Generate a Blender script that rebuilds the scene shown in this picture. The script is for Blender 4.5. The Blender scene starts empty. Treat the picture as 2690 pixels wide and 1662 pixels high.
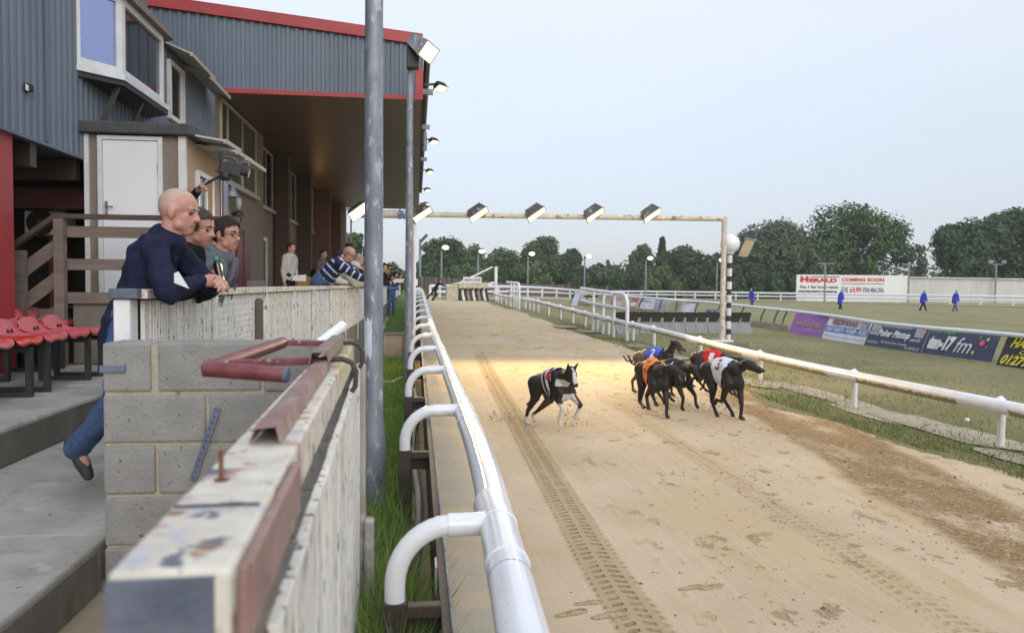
import bpy, bmesh, math, random
from mathutils import Vector, Matrix, Euler
from mathutils.bvhtree import BVHTree
random.seed(7)
SC = bpy.context.scene
COL = SC.collection
R = math.radians
# ------------------------------------------------------------------ camera
F_PX, PW, PH = 2050.0, 2690, 1662
YAW, PITCH, ROLL, EYE = R(7.0356), R(2.3127), R(0.5), 1.8
CAM = Vector((0, 0, EYE))
fw = Vector((math.sin(YAW)*math.cos(PITCH), math.cos(YAW)*math.cos(PITCH), -math.sin(PITCH)))
hr = Vector((math.cos(YAW), -math.sin(YAW), 0)); u0 = hr.cross(fw)
cr = hr*math.cos(ROLL) + u0*math.sin(ROLL); cu = u0*math.cos(ROLL) - hr*math.sin(ROLL)
cd = bpy.data.cameras.new('camera'); co = bpy.data.objects.new('camera', cd); COL.objects.link(co)
m = Matrix((cr, cu, -fw)).transposed().to_4x4(); m.translation = CAM; co.matrix_world = m
cd.sensor_width = 36; cd.lens = F_PX/PW*36; cd.clip_start = .05; cd.clip_end = 4000
cd.dof.use_dof = True; cd.dof.focus_distance = 10.0; cd.dof.aperture_fstop = 4.0
SC.camera = co
# ------------------------------------------------------------------ world: overcast evening sky
SC.view_settings.view_transform = 'Standard'; SC.view_settings.look = 'None'
SC.view_settings.exposure = 0; SC.view_settings.gamma = 1
SUN_EL, SUN_AZ = R(26), R(165)
w = bpy.data.worlds.new('World'); SC.world = w; w.use_nodes = True
nt = w.node_tree; nt.nodes.clear()
def wn(t, **k):
    n = nt.nodes.new(t)
    for a, b in k.items(): setattr(n, a, b)
    return n
wo = wn('ShaderNodeOutputWorld'); bg = wn('ShaderNodeBackground'); bg2 = wn('ShaderNodeBackground'); add = wn('ShaderNodeAddShader')
sky = wn('ShaderNodeTexSky', sky_type='NISHITA', sun_disc=False, sun_elevation=SUN_EL, sun_rotation=SUN_AZ)
sky.air_density = 1.0; sky.dust_density = 1.5; sky.ozone_density = 2.0
bg.inputs['Strength'].default_value = .05
nt.links.new(sky.outputs[0], bg.inputs['Color'])
tc = wn('ShaderNodeTexCoord'); sp = wn('ShaderNodeSeparateXYZ'); nt.links.new(tc.outputs['Generated'], sp.inputs[0])
rp = wn('ShaderNodeValToRGB'); e = rp.color_ramp.elements
e[0].position = 0; e[0].color = (.50, .505, .56, 1)
e[1].position = 1; e[1].color = (.97, 1.02, 1.14, 1)
for p, c in ((.08, (.50, .52, .585)), (.2, (.61, .635, .69)), (.38, (.73, .765, .825)), (.6, (.84, .90, 1.0))):
    q = e.new(p); q.color = c + (1,)
nt.links.new(sp.outputs[2], rp.inputs[0])
cn = wn('ShaderNodeTexNoise'); cn.inputs['Scale'].default_value = 2.2; cn.inputs['Detail'].default_value = 5
cm = wn('ShaderNodeMapping'); cm.inputs['Scale'].default_value = (1, 1, 3.5)
nt.links.new(tc.outputs['Generated'], cm.inputs[0]); nt.links.new(cm.outputs[0], cn.inputs[0])
mr = wn('ShaderNodeMapRange'); mr.inputs[1].default_value = .3; mr.inputs[2].default_value = .7; mr.inputs[3].default_value = .975; mr.inputs[4].default_value = 1.025
nt.links.new(cn.outputs[0], mr.inputs[0])
vm = wn('ShaderNodeVectorMath', operation='SCALE'); nt.links.new(rp.outputs[0], vm.inputs[0]); nt.links.new(mr.outputs[0], vm.inputs['Scale'])
nt.links.new(vm.outputs[0], bg2.inputs['Color']); bg2.inputs['Strength'].default_value = 1.08
nt.links.new(bg.outputs[0], add.inputs[0]); nt.links.new(bg2.outputs[0], add.inputs[1]); nt.links.new(add.outputs[0], wo.inputs[0])
sd = bpy.data.lights.new('sun', 'SUN'); so = bpy.data.objects.new('sun', sd); COL.objects.link(so)
sd.energy = 1.3; sd.angle = R(40); sd.color = (1, .95, .88)
so.rotation_euler = (R(90)-SUN_EL, 0, -SUN_AZ+R(180))
# ------------------------------------------------------------------ helpers
def ray(px, py): return fw + cr*((px-PW/2)/F_PX) - cu*((py-PH/2)/F_PX)
def at(px, py, X=None, Y=None, Z=None):
    d = ray(px, py)
    t = X/d.x if X is not None else Y/d.y if Y is not None else (Z-EYE)/d.z
    return CAM + d*t
def sm(a, b, x):
    t = max(0., min(1., (x-a)/(b-a))); return t*t*(3-2*t)
def rise(x, y): return .65*sm(12, 42, y)*(1-sm(8, 26, x))
def gat(px, py):
    z = 0.
    for i in range(30):
        p = at(px, py, Z=z); z = .5*z + .5*rise(p.x, p.y)
    return p
def tag(o, label=None, cat=None, group=None, kind=None):
    if label: o['label'] = label
    if cat: o['category'] = cat
    if group: o['group'] = group
    if kind: o['kind'] = kind
    return o
def thing(name, label, cat, loc=(0, 0, 0), group=None, rz=0):
    o = bpy.data.objects.new(name, None); COL.objects.link(o); o.empty_display_size = .1
    o.location = loc; o.rotation_euler = (0, 0, rz)
    return tag(o, label, cat, group)
def copy_tree(o, parent=None):
    c = o.copy(); COL.objects.link(c)
    if parent is not None: c.parent = parent
    for ch in list(o.children): copy_tree(ch, c)
    return c
def wloc(o):
    l = Vector((0, 0, 0))
    while o is not None: l += Vector(o.location); o = o.parent
    return l
class MB:
    def __init__(s): s.v = []; s.f = []; s.mi = []; s.m = 0
    def _add(s, vs, fs):
        b = len(s.v); s.v += [Vector(p) for p in vs]
        for f in fs: s.f.append([b+i for i in f]); s.mi.append(s.m)
        return s
    def quad(s, *p): return s._add(p, [list(range(len(p)))])
    def box(s, x0, x1, y0, y1, z0, z1):
        vs = [(x, y, z) for x in (x0, x1) for y in (y0, y1) for z in (z0, z1)]
        return s._add(vs, [(0, 1, 3, 2), (4, 6, 7, 5), (0, 4, 5, 1), (2, 3, 7, 6), (0, 2, 6, 4), (1, 5, 7, 3)])
    def beam(s, p0, p1, wd, ht, up=(0, 0, 1)):
        p0, p1 = Vector(p0), Vector(p1); d = (p1-p0).normalized(); up = Vector(up)
        a = d.cross(up)
        if a.length < 1e-4: a = d.cross(Vector((1, 0, 0)))
        a.normalize(); b = a.cross(d)
        vs = [p + a*(i*wd/2) + b*(j*ht/2) for p in (p0, p1) for i in (-1, 1) for j in (-1, 1)]
        return s._add(vs, [(0, 2, 3, 1), (4, 5, 7, 6), (0, 1, 5, 4), (2, 6, 7, 3), (0, 4, 6, 2), (1, 3, 7, 5)])
    def tube(s, pts, r, n=10, caps=True):
        pts = [Vector(p) for p in pts]; k = len(pts)
        rs = r if isinstance(r, (list, tuple)) else [r]*k
        ref = None; vs = []
        for i, p in enumerate(pts):
            d = (pts[min(i+1, k-1)] - pts[max(i-1, 0)]).normalized()
            if ref is None:
                ref = d.orthogonal().normalized()
            ref = (ref - d*ref.dot(d))
            if ref.length < 1e-5: ref = d.orthogonal()
            ref.normalize(); b = d.cross(ref)
            for j in range(n):
                a = 2*math.pi*j/n; vs.append(p + (ref*math.cos(a) + b*math.sin(a))*rs[i])
        fs = [(i*n+j, i*n+(j+1) % n, (i+1)*n+(j+1) % n, (i+1)*n+j) for i in range(k-1) for j in range(n)]
        if caps: fs += [list(range(n-1, -1, -1)), list(range((k-1)*n, k*n))]
        return s._add(vs, fs)
    def lathe(s, prof, c=(0, 0, 0), n=16):
        c = Vector(c); vs = [c + Vector((r*math.cos(2*math.pi*j/n), r*math.sin(2*math.pi*j/n), z)) for r, z in prof for j in range(n)]
        k = len(prof)
        fs = [(i*n+j, i*n+(j+1) % n, (i+1)*n+(j+1) % n, (i+1)*n+j) for i in range(k-1) for j in range(n)]
        fs += [list(range(n-1, -1, -1)), list(range((k-1)*n, k*n))]
        return s._add(vs, fs)
    def ell(s, c, rad, n=12, m=8, rot=None):
        c = Vector(c); vs = []; fs = []
        for i in range(1, m):
            t = math.pi*i/m
            for j in range(n):
                a = 2*math.pi*j/n; p = Vector((rad[0]*math.sin(t)*math.cos(a), rad[1]*math.sin(t)*math.sin(a), rad[2]*math.cos(t)))
                if rot is not None: p = rot @ p
                vs.append(c+p)
        tp = Vector((0, 0, rad[2])); 
        if rot is not None: tp = rot @ tp
        vs += [c+tp, c-tp]; T = len(vs)-2
        for i in range(m-2):
            for j in range(n): fs.append((i*n+j, (i+1)*n+j, (i+1)*n+(j+1) % n, i*n+(j+1) % n))
        for j in range(n): fs += [(T, j, (j+1) % n), (T+1, (m-2)*n+(j+1) % n, (m-2)*n+j)]
        return s._add(vs, fs)
    def prism(s, poly, ext):
        ext = Vector(ext); n = len(poly); vs = [Vector(p) for p in poly] + [Vector(p)+ext for p in poly]
        fs = [list(range(n-1, -1, -1)), list(range(n, 2*n))] + [(i, (i+1) % n, n+(i+1) % n, n+i) for i in range(n)]
        return s._add(vs, fs)
    def corr(s, o, u, L, zb, zt, nrm, pitch=.17, dep=.03, rib=.35):
        # trapezoid ribbed sheet: origin o, along u for L, zb/zt functions of distance
        o, u, nrm = Vector(o), Vector(u).normalized(), Vector(nrm); ts = []
        k = int(L/pitch)+1
        for i in range(k):
            b = i*pitch
            for q, h in ((0, 0), (.5-rib/2-.1, 0), (.5-rib/2, 1), (.5+rib/2, 1), (.5+rib/2+.1, 0)):
                t = b+q*pitch
                if t < L: ts.append((t, h))
        ts.append((L, 0)); vs = []
        for t, h in ts:
            p = o+u*t+nrm*(h*dep)
            vs += [Vector((p.x, p.y, zb(t))), Vector((p.x, p.y, zt(t)))]
        return s._add(vs, [(2*i, 2*i+2, 2*i+3, 2*i+1) for i in range(len(ts)-1)])
    def build(s, name, mats, parent=None, smooth=None, bev=0, seg=1, local=False):
        me = bpy.data.meshes.new(name); off = Vector((0, 0, 0)) if (parent is None or local) else wloc(parent)
        me.from_pydata([p-off for p in s.v], [], s.f)
        if not isinstance(mats, (list, tuple)): mats = [mats]
        for q in mats: me.materials.append(q)
        if len(mats) > 1: me.polygons.foreach_set('material_index', s.mi)
        bm = bmesh.new(); bm.from_mesh(me); bmesh.ops.recalc_face_normals(bm, faces=bm.faces); bm.to_mesh(me); bm.free()
        if smooth:
            me.shade_smooth(); me.set_sharp_from_angle(angle=R(smooth))
        o = bpy.data.objects.new(name, me); COL.objects.link(o)
        if parent is not None: o.parent = parent
        if bev:
            b = o.modifiers.new('bevel', 'BEVEL'); b.width = bev; b.segments = seg; b.limit_method = 'ANGLE'
        return o
def arc(c, a, b, t0, t1, n=8): # points c + a cos + b sin
    c, a, b = Vector(c), Vector(a), Vector(b)
    return [c + a*math.cos(t0+(t1-t0)*i/n) + b*math.sin(t0+(t1-t0)*i/n) for i in range(n+1)]
# ------------------------------------------------------------------ node expression helper
class S:
    T = None
    def __init__(s, k): s.k = k
    def op(s, o, b=None, c=None):
        n = S.T.nodes.new('ShaderNodeMath'); n.operation = o
        for i, x in enumerate((s, b, c)):
            if x is None: continue
            if isinstance(x, S): S.T.links.new(x.k, n.inputs[i])
            else: n.inputs[i].default_value = x
        return S(n.outputs[0])
    def __add__(s, b): return s.op('ADD', b)
    def __sub__(s, b): return s.op('SUBTRACT', b)
    def __mul__(s, b): return s.op('MULTIPLY', b)
    def __truediv__(s, b): return s.op('DIVIDE', b)
    def abs(s): return s.op('ABSOLUTE')
    def sin(s): return s.op('SINE')
    def mn(s, b): return s.op('MINIMUM', b)
    def mx(s, b): return s.op('MAXIMUM', b)
    def step(s, a, b):
        n = S.T.nodes.new('ShaderNodeMapRange'); n.interpolation_type = 'SMOOTHSTEP'
        S.T.links.new(s.k, n.inputs[0]); n.inputs[1].default_value = a; n.inputs[2].default_value = b
        return S(n.outputs[0])
    def inv(s): return (s*-1.0)+1.0
def mixc(a, b, f):
    n = S.T.nodes.new('ShaderNodeMix'); n.data_type = 'RGBA'
    for i, x in ((6, a), (7, b), (0, f)):
        if isinstance(x, S): S.T.links.new(x.k, n.inputs[i])
        elif i == 0: n.inputs[0].default_value = x
        else: n.inputs[i].default_value = tuple(x)+(1,)
    return S(n.outputs[2])
def noise(v, scale, detail=4, rough=.55, st=None, w=None):
    if st is not None:
        q = S.T.nodes.new('ShaderNodeMapping'); q.inputs['Scale'].default_value = st; S.T.links.new(v.k, q.inputs[0]); v = S(q.outputs[0])
    n = S.T.nodes.new('ShaderNodeTexNoise'); n.inputs['Scale'].default_value = scale; n.inputs['Detail'].default_value = detail; n.inputs['Roughness'].default_value = rough
    S.T.links.new(v.k, n.inputs['Vector']); return S(n.outputs[0])
def newmat(name):
    q = bpy.data.materials.new(name); q.use_nodes = True; S.T = q.node_tree
    return q, q.node_tree.nodes['Principled BSDF']
def coords(kind='Object'):
    if kind == 'World':
        n = S.T.nodes.new('ShaderNodeNewGeometry'); return S(n.outputs['Position'])
    n = S.T.nodes.new('ShaderNodeTexCoord'); return S(n.outputs[kind])
def xyz(v):
    n = S.T.nodes.new('ShaderNodeSeparateXYZ'); S.T.links.new(v.k, n.inputs[0]); return S(n.outputs[0]), S(n.outputs[1]), S(n.outputs[2])
def bumpto(p, hgt, strength, dist=.01):
    n = S.T.nodes.new('ShaderNodeBump'); n.inputs['Strength'].default_value = strength; n.inputs['Distance'].default_value = dist
    S.T.links.new(hgt.k, n.inputs['Height']); S.T.links.new(n.outputs[0], p.inputs['Normal'])
def island():
    n = S.T.nodes.new('ShaderNodeNewGeometry'); return S(n.outputs['Random Per Island'])
def M(name, c1, c2=None, sc=6, rough=.6, metal=0, bump=0, bsc=30, st=None, co='Object', patches=(), spec=.5, isl=0, dist=.01, sheen=0, detail=5):
    q, p = newmat(name); v = coords(co)
    c2 = c2 or tuple(x*.82 for x in c1)
    col = mixc(c1, c2, noise(v, sc, detail, .6, st).step(.3, .7))
    for pc, ps, thr, soft, pst in patches:
        col = mixc(col, pc, noise(v, ps, 5, .62, pst).step(thr, thr+soft))
    if isl:
        k_ = S.T.nodes.new('ShaderNodeVectorMath'); k_.operation = 'SCALE'; S.T.links.new(col.k, k_.inputs[0]); S.T.links.new(((island()*-isl)+1.0).k, k_.inputs['Scale']); col = S(k_.outputs[0])
    S.T.links.new(col.k, p.inputs['Base Color'])
    p.inputs['Roughness'].default_value = rough; p.inputs['Metallic'].default_value = metal; p.inputs['Specular IOR Level'].default_value = spec
    if sheen: p.inputs['Sheen Weight'].default_value = sheen
    if bump: bumpto(p, noise(v, bsc, 4, .6, st), bump, dist)
    return q
def MEmit(name, c, s, base=(.8, .8, .8)):
    q, p = newmat(name); p.inputs['Base Color'].default_value = base+(1,)
    p.inputs['Emission Color'].default_value = c+(1,); p.inputs['Emission Strength'].default_value = s; return q
def MGlass(name, c=(.03, .04, .06), rough=.03):
    q, p = newmat(name); p.inputs['Base Color'].default_value = c+(1,); p.inputs['Roughness'].default_value = rough; p.inputs['Specular IOR Level'].default_value = .8
    return q
# ------------------------------------------------------------------ materials
m_sandy = M('sandy_ground', (.40, .32, .20), (.30, .23, .13), 3, .95, bump=.4, bsc=25, co='World')
m_white = M('white_plastic', (.74, .76, .81), (.68, .70, .75), 5, .16, patches=(((.42, .37, .27), 11, .615, .2, (1, .35, 1)), ((.5, .48, .42), 40, .66, .06, None),))
m_whitepaint = M('white_paint', (.74, .74, .74), (.62, .62, .62), 4, .5, bump=.1, patches=(((.3, .27, .22), 9, .68, .08, None),))
m_flaky = M('flaky_white_paint', (.76, .74, .68), (.66, .64, .59), 5, .7, bump=.5, bsc=26, st=(6, 6, .8), co='World', dist=.006, isl=.14,
            patches=(((.065, .065, .075), 14, .575, .05, (3.2, 3.2, .9)), ((.33, .31, .27), 7, .60, .1, (3, 3, .3)), ((.42, .34, .2), 2.2, .66, .14, None)))
m_flakytop = M('flaky_beam_paint', (.66, .62, .53), (.50, .46, .39), 9, .65, bump=.4, bsc=40, co='World', dist=.004,
               patches=(((.42, .44, .48), 9, .57, .08, None), ((.38, .20, .20), 8, .56, .10, None), ((.27, .15, .07), 15, .575, .08, (1, 1, 1)), ((.13, .14, .17), 12, .61, .05, None)))
m_beamend = M('weathered_blue_grey_paint', (.075, .088, .125), (.15, .165, .21), 9, .7, bump=.4, bsc=50, co='World', patches=(((.46, .40, .31), 7, .64, .05, (1, 1, .6)),))
m_pinkmetal = M('faded_red_metal', (.31, .19, .175), (.20, .115, .10), 10, .6, bump=.2, bsc=60, co='World', patches=(((.36, .33, .30), 9, .56, .1, None), ((.12, .07, .05), 13, .66, .06, None)))
m_rustplate = M('rusty_plate', (.23, .18, .155), (.15, .11, .09), 12, .7, bump=.3, bsc=60, co='World', patches=(((.34, .18, .06), 11, .6, .08, None), ((.32, .30, .27), 8, .62, .08, None)))
m_lichen = M('lichen_beam', (.58, .53, .43), (.46, .42, .34), 8, .8, co='World', patches=(((.46, .29, .03), 14, .52, .06, None), ((.2, .17, .13), 20, .62, .05, None)))
m_redpipe = M('dark_red_pipe', (.125, .02, .026), (.19, .055, .058), 12, .42, bump=.12, bsc=60, co='World', patches=(((.33, .27, .25), 15, .64, .08, None), ((.07, .04, .03), 8, .66, .06, None)))
m_galv = M('galvanised_steel', (.27, .29, .335), (.15, .165, .20), 7, .55, .3, bump=.05, bsc=30, st=(1, 1, .3), patches=(((.40, .43, .48), 14, .55, .1, (1, 1, .45)), ((.12, .13, .16), 9, .58, .12, (1, 1, .4)), ((.30, .27, .24), 25, .63, .06, None)))
m_darksteel = M('dark_brown_steel', (.055, .04, .036), (.035, .026, .023), 10, .55, bump=.1, bsc=60, patches=(((.13, .07, .04), 8, .68, .08, None),))
m_black = M('black_metal', (.02, .02, .022), (.03, .03, .03), 8, .5)
m_darkgrey = M('dark_grey_metal', (.07, .07, .075), (.05, .05, .055), 8, .5)
m_concrete = M('concrete', (.36, .35, .325), (.27, .26, .235), 2.2, .9, bump=.3, bsc=45, co='World', dist=.006, patches=(((.19, .18, .15), 1.4, .5, .25, None), ((.26, .235, .19), 4.5, .52, .16, None), ((.47, .46, .44), 3.2, .58, .12, None), ((.09, .09, .08), 26, .64, .05, None), ((.12, .115, .10), 9, .66, .03, (1, 6, 1))))
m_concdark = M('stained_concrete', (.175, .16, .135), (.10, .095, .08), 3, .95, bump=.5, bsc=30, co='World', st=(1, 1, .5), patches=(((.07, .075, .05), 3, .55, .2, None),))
m_concbrown = M('brown_concrete', (.34, .28, .19), (.26, .21, .14), 3, .9, bump=.3, bsc=45, co='World', dist=.006)
m_block = M('concrete_block', (.31, .30, .285), (.25, .24, .225), 8, .95, bump=.9, bsc=70, co='World', dist=.008, isl=.14, patches=(((.10, .097, .09), 55, .63, .05, None), ((.30, .28, .25), 4, .62, .1, None)))
m_mortar = M('sandy_mortar', (.43, .38, .28), (.34, .30, .22), 14, .95, bump=.6, bsc=60, co='World', patches=(((.2, .18, .15), 9, .62, .06, None),))
m_clad = M('blue_grey_cladding', (.125, .158, .205), (.10, .125, .165), 1.5, .5, bump=.05, co='World', st=(1, 1, .25), patches=(((.16, .19, .235), 3, .6, .2, (1, 1, .15)), ((.09, .10, .11), 6, .66, .12, (2, 2, .1))))
m_redfascia = M('red_fascia', (.36, .03, .035), (.29, .028, .03), 2, .45, co='World', patches=(((.2, .03, .03), 5, .64, .1, None),))
m_redcol = M('dark_red_column', (.13, .01, .014), (.10, .008, .011), 3, .45, co='World')
m_soffit = M('brown_timber_soffit', (.115, .078, .045), (.09, .06, .035), 2.5, .38, bump=.2, bsc=8, co='World', st=(.4, 8, 1))
m_brown = M('dark_brown_paint', (.055, .033, .024), (.04, .025, .02), 4, .5, co='World')
m_pebble = M('pebbledash', (.30, .245, .205), (.20, .165, .14), 120, .95, bump=1, bsc=150, co='World', dist=.01, detail=2)
m_peach = M('peach_render', (.50, .37, .29), (.41, .31, .25), 60, .9, bump=.7, bsc=90, co='World', dist=.006)
m_wallrender = M('brown_render', (.235, .185, .125), (.17, .13, .09), 40, .92, bump=.5, bsc=60, co='World', dist=.006, patches=(((.13, .10, .07), 1.2, .6, .2, None),))
m_felt = M('roof_felt', (.055, .055, .06), (.08, .08, .08), 8, .9, bump=.3, co='World')
m_doorpaint = M('grey_white_door', (.74, .76, .80), (.68, .70, .74), 2, .5, co='World')
m_upvc = M('white_frame', (.66, .67, .69), (.56, .57, .58), 6, .45, co='World', patches=(((.16, .16, .13), 16, .68, .06, None),))
m_creamframe = M('cream_frame', (.40, .37, .31), (.32, .30, .25), 6, .6, co='World')
m_glass = MGlass('window_glass'); m_darkglass = MGlass('dark_glass', (.012, .012, .012), .06)
m_hood = M('awning_pane', (.42, .42, .40), (.32, .32, .3), 5, .4, co='World')
m_wood = M('weathered_wood', (.20, .16, .135), (.135, .11, .095), 3, .8, bump=.3, bsc=20, co='World', st=(.5, 4, 4))
m_darkwood = M('dark_wood', (.09, .065, .05), (.06, .045, .035), 4, .8, bump=.2, co='World')
m_boardfence = M('brown_board_fence', (.14, .105, .08), (.09, .07, .055), 3, .9, bump=.2, co='World', st=(3, 3, .4))
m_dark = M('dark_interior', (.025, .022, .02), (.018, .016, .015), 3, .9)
m_seatred = M('red_seat_plastic', (.55, .028, .02), (.45, .022, .02), 4, .35, patches=(((.56, .10, .08), 6, .6, .15, None),))
m_seatpink = M('faded_pink_seat_plastic', (.50, .12, .14), (.48, .05, .055), 5, .45, patches=(((.58, .29, .33), 4, .54, .2, None),))
m_lamp = MEmit('lit_lamp_lens', (1, .82, .42), 3.2)
m_lampgreen = MEmit('lit_lamp_far', (1, .86, .45), 2.8)
m_bulb = MEmit('lit_bulb', (1, .62, .2), 12)
m_globe = M('white_globe', (.80, .80, .82), (.76, .76, .78), 2, .2)
m_rustbar = M('rusty_white_pipe', (.60, .55, .47), (.50, .44, .36), 6, .6, co='World', patches=(((.20, .115, .05), 9, .55, .12, (1, 1, 1)), ((.66, .63, .58), 7, .55, .1, None)))
# ================================================================== SETTING
def text_geo(body, thick=0.0, shear=0.0, space=1.0):
    cu_ = bpy.data.curves.new('t', 'FONT'); cu_.body = body; cu_.offset = thick; cu_.shear = shear; cu_.space_character = space
    cu_.resolution_u = 3
    o = bpy.data.objects.new('t', cu_); COL.objects.link(o)
    me = bpy.data.meshes.new_from_object(o.evaluated_get(bpy.context.evaluated_depsgraph_get()))
    vs = [v.co.copy() for v in me.vertices]; fs = [list(p.vertices) for p in me.polygons]
    bpy.data.objects.remove(o); bpy.data.curves.remove(cu_); bpy.data.meshes.remove(me)
    return vs, fs
def mb_text(mb, body, o, ux, uy, w, h, thick=.02, shear=0., off=.004, mapf=None):
    # fit the text in the w x h rectangle at o along ux, uy
    vs, fs = text_geo(body, thick, shear)
    x0 = min(v.x for v in vs); x1 = max(v.x for v in vs); y0 = min(v.y for v in vs); y1 = max(v.y for v in vs)
    ux, uy, o = Vector(ux).normalized(), Vector(uy).normalized(), Vector(o); n = ux.cross(uy)
    mb._add([o + ux*((v.x-x0)/(x1-x0)*w) + uy*((v.y-y0)/(y1-y0)*h) + n*off for v in vs], fs)
# ---- grass and sand materials
m_grass, p = newmat('short_grass'); v = coords('World'); X, Y, Z = xyz(v)
g = mixc((.245, .23, .11), (.325, .29, .155), noise(v, .35, 5).step(.35, .65))
g = mixc(g, (.33, .275, .15), noise(v, 1.3, 6, .7).step(.5, .75))
g = mixc(g, (.085, .125, .045), noise(v, 9, 5, .7).step(.48, .72))
g = mixc(g, (.32, .28, .18), noise(v, 28, 3, .7).step(.60, .74))
near = mixc((.085, .16, .03), (.13, .20, .045), noise(v, 7, 4).step(.4, .65))
g = mixc(g, near, (X*-1).step(-1.0, -.4))
S.T.links.new(g.k, p.inputs['Base Color']); p.inputs['Roughness'].default_value = .95; p.inputs['Specular IOR Level'].default_value = .2
bumpto(p, noise(v, 22, 6, .75), 1.0, .06)
m_sand, p = newmat('track_sand'); v = coords('World'); X, Y, Z = xyz(v)
n1 = noise(v, .55, 5); nf = noise(v, 90, 3, .6); ns = noise(v, 5, 6, .65, (1, .45, 1))
c = mixc((.56, .452, .322), (.48, .378, .25), n1.step(.35, .65))
c = mixc(c, (.47, .345, .185), noise(v, 2.2, 5, .6, (1, .25, 1)).step(.5, .72)*.8)
lines = noise(v, 1.0, 4, .6, (22, .5, 1)).step(.52, .66); c = mixc(c, (.60, .50, .36), lines*.35); c = mixc(c, (.52, .40, .21), noise(v, .9, 4, .6, (1, .3, 1)).step(.5, .68)*.6)
c = mixc(c, (.38, .36, .31), ((X-.75)*-1).step(-.1, .45)*noise(v, 2.5, 4, .6, (.6, .8, 1)).step(.38, .6)*.8)
def band(cx, wd, amp=.0):
    d = (X-cx + (noise(v, .7, 2)-.5)*amp).abs(); return d, (d/(wd/2)).step(.75, 1.15).inv()
def treads(cx, wd, per, dark, c, cond):
    d, mk = band(cx, wd); mk = mk*cond
    s = ((Y*(2*math.pi/per)) + (d*(26.0)) + noise(v, 4, 3)*3.0).sin()
    lug = s.step(-.1, .55)*(noise(v, 7, 4).step(.32, .55)); gap = (d/(wd/2)).step(.10, .2)
    edge = (((d-(wd*.36)).abs())/.025).step(.5, 1.3)
    pat = lug*gap*edge*mk
    c = mixc(c, tuple(x*1.15 for x in dark), mk*.55)
    return mixc(c, dark, pat*.85), pat
yl = (Y*-1.0)
x1 = ((Y-5.0)*.026).mx(0.0)+1.19
c, t1 = treads(x1, .30, .085, (.265, .185, .09), c, Y.step(22, 15))
c, t2 = treads(((Y*.02)+2.80), .26, .085, (.40, .30, .17), c, Y.step(14, 9))
d3, k3 = band((Y*.17)+3.45, 1.15, .5)
churn = noise(v, 16, 6, .72).step(.40, .60)
k3 = k3*Y.step(17, 11)*(noise(v, 1.6, 5, .65, (1, .4, 1)).step(.30, .52))
c = mixc(c, (.42, .275, .125), k3*.75); c = mixc(c, (.27, .165, .07), k3*churn*.6)
s3 = ((Y*48.0)+(X*30)+noise(v, 6, 3)*6).sin().step(.2, .8)*k3*noise(v, 2.0, 3).step(.45, .6)
c = mixc(c, (.25, .15, .065), s3*.5)
d4, k4 = band((Y*.155)+4.75, .09, .05); k4 = k4*Y.step(10, 8)*noise(v, 3, 3).step(.35, .5)
c = mixc(c, (.28, .15, .062), k4*.8)
reg = noise(v, .8, 4, .6).step(.45, .62)*(X.step(.6, 2.5))
spk = noise(v, 13, 5, .7, (1, .6, 1)).step(.60, .67)*reg
c = mixc(c, (.22, .14, .065), spk*.8)
paw = noise(v, 3.2, 6, .72, (1, .75, 1)).step(.585, .65)*X.step(1.0, 2.2)
c = mixc(c, (.27, .185, .095), paw*.7)
c = mixc(c, (.42, .31, .18), nf.step(.45, .7)*.35)
S.T.links.new(c.k, p.inputs['Base Color']); p.inputs['Roughness'].default_value = .95; p.inputs['Specular IOR Level'].default_value = .2
hh = ns*.5 + noise(v, 60, 4, .7)*.25 - t1*1.0 - t2*.6 - spk*.3 + (churn*k3)*.7 - paw*.5 - s3*.5
bumpto(p, hh, .8, .03)
# ---- ground sheet
def fr(a, b, n): return [a+(b-a)*i/n for i in range(n+1)]
XS = sorted(set([-900, -300, -100, -40, -20, -12]+fr(-8, 28, 36)+fr(30, 100, 14)+[120, 160, 240, 400, 900]))
YS = sorted(set([-60, -20, -8]+fr(-4, 66, 70)+fr(70, 140, 14)+[160, 200, 300, 500, 900, 2500]))
mb = MB(); vs = [(x, y, rise(x, y)) for x in XS for y in YS]; n = len(YS)
mb._add(vs, [(i*n+j, (i+1)*n+j, (i+1)*n+j+1, i*n+j+1) for i in range(len(XS)-1) for j in range(n-1)])
tag(mb.build('ground', m_grass, smooth=60), kind='structure')
RAIL = [(-1, 6.7), (4, 6.58), (11, 6.42), (17.5, 6.5), (20.8, 6.45), (24, 6.1), (27, 5.92), (31, 5.65), (35, 5.47), (38.5, 5.2), (42, 5.02), (48, 5.2), (55, 5.5), (60, 6.2)]
def lerp(tab, y):
    for (a, va), (b, vb) in zip(tab, tab[1:]):
        if y <= b: return va+(vb-va)*(max(y, a)-a)/(b-a)
    return tab[-1][1]
def railx(y): return (lerp(RAIL, y-1)+lerp(RAIL, y)*2+lerp(RAIL, y+1))/4
mb = MB(); rows = []
ys = sorted(set(fr(-4, 20, 240)+[y for y in YS if 20 < y < 62])); rr = random.Random(3)
for y in ys:
    xr = railx(y) - (.95 if y < 9 else .95-.25*sm(9, 20, y)) + rr.uniform(-.05, .05) + .12*math.sin(y*2.1) + .1*math.sin(y*.9+1)
    rows.append([(.12+(xr-.12)*k/8, y, rise(1, y)+.004) for k in range(9)])
mb._add([p for r_ in rows for p in r_], [(i*9+k, i*9+k+1, i*9+10+k, i*9+9+k) for i in range(len(rows)-1) for k in range(8)])
tag(mb.build('track', m_sand, smooth=60), kind='structure')
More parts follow.
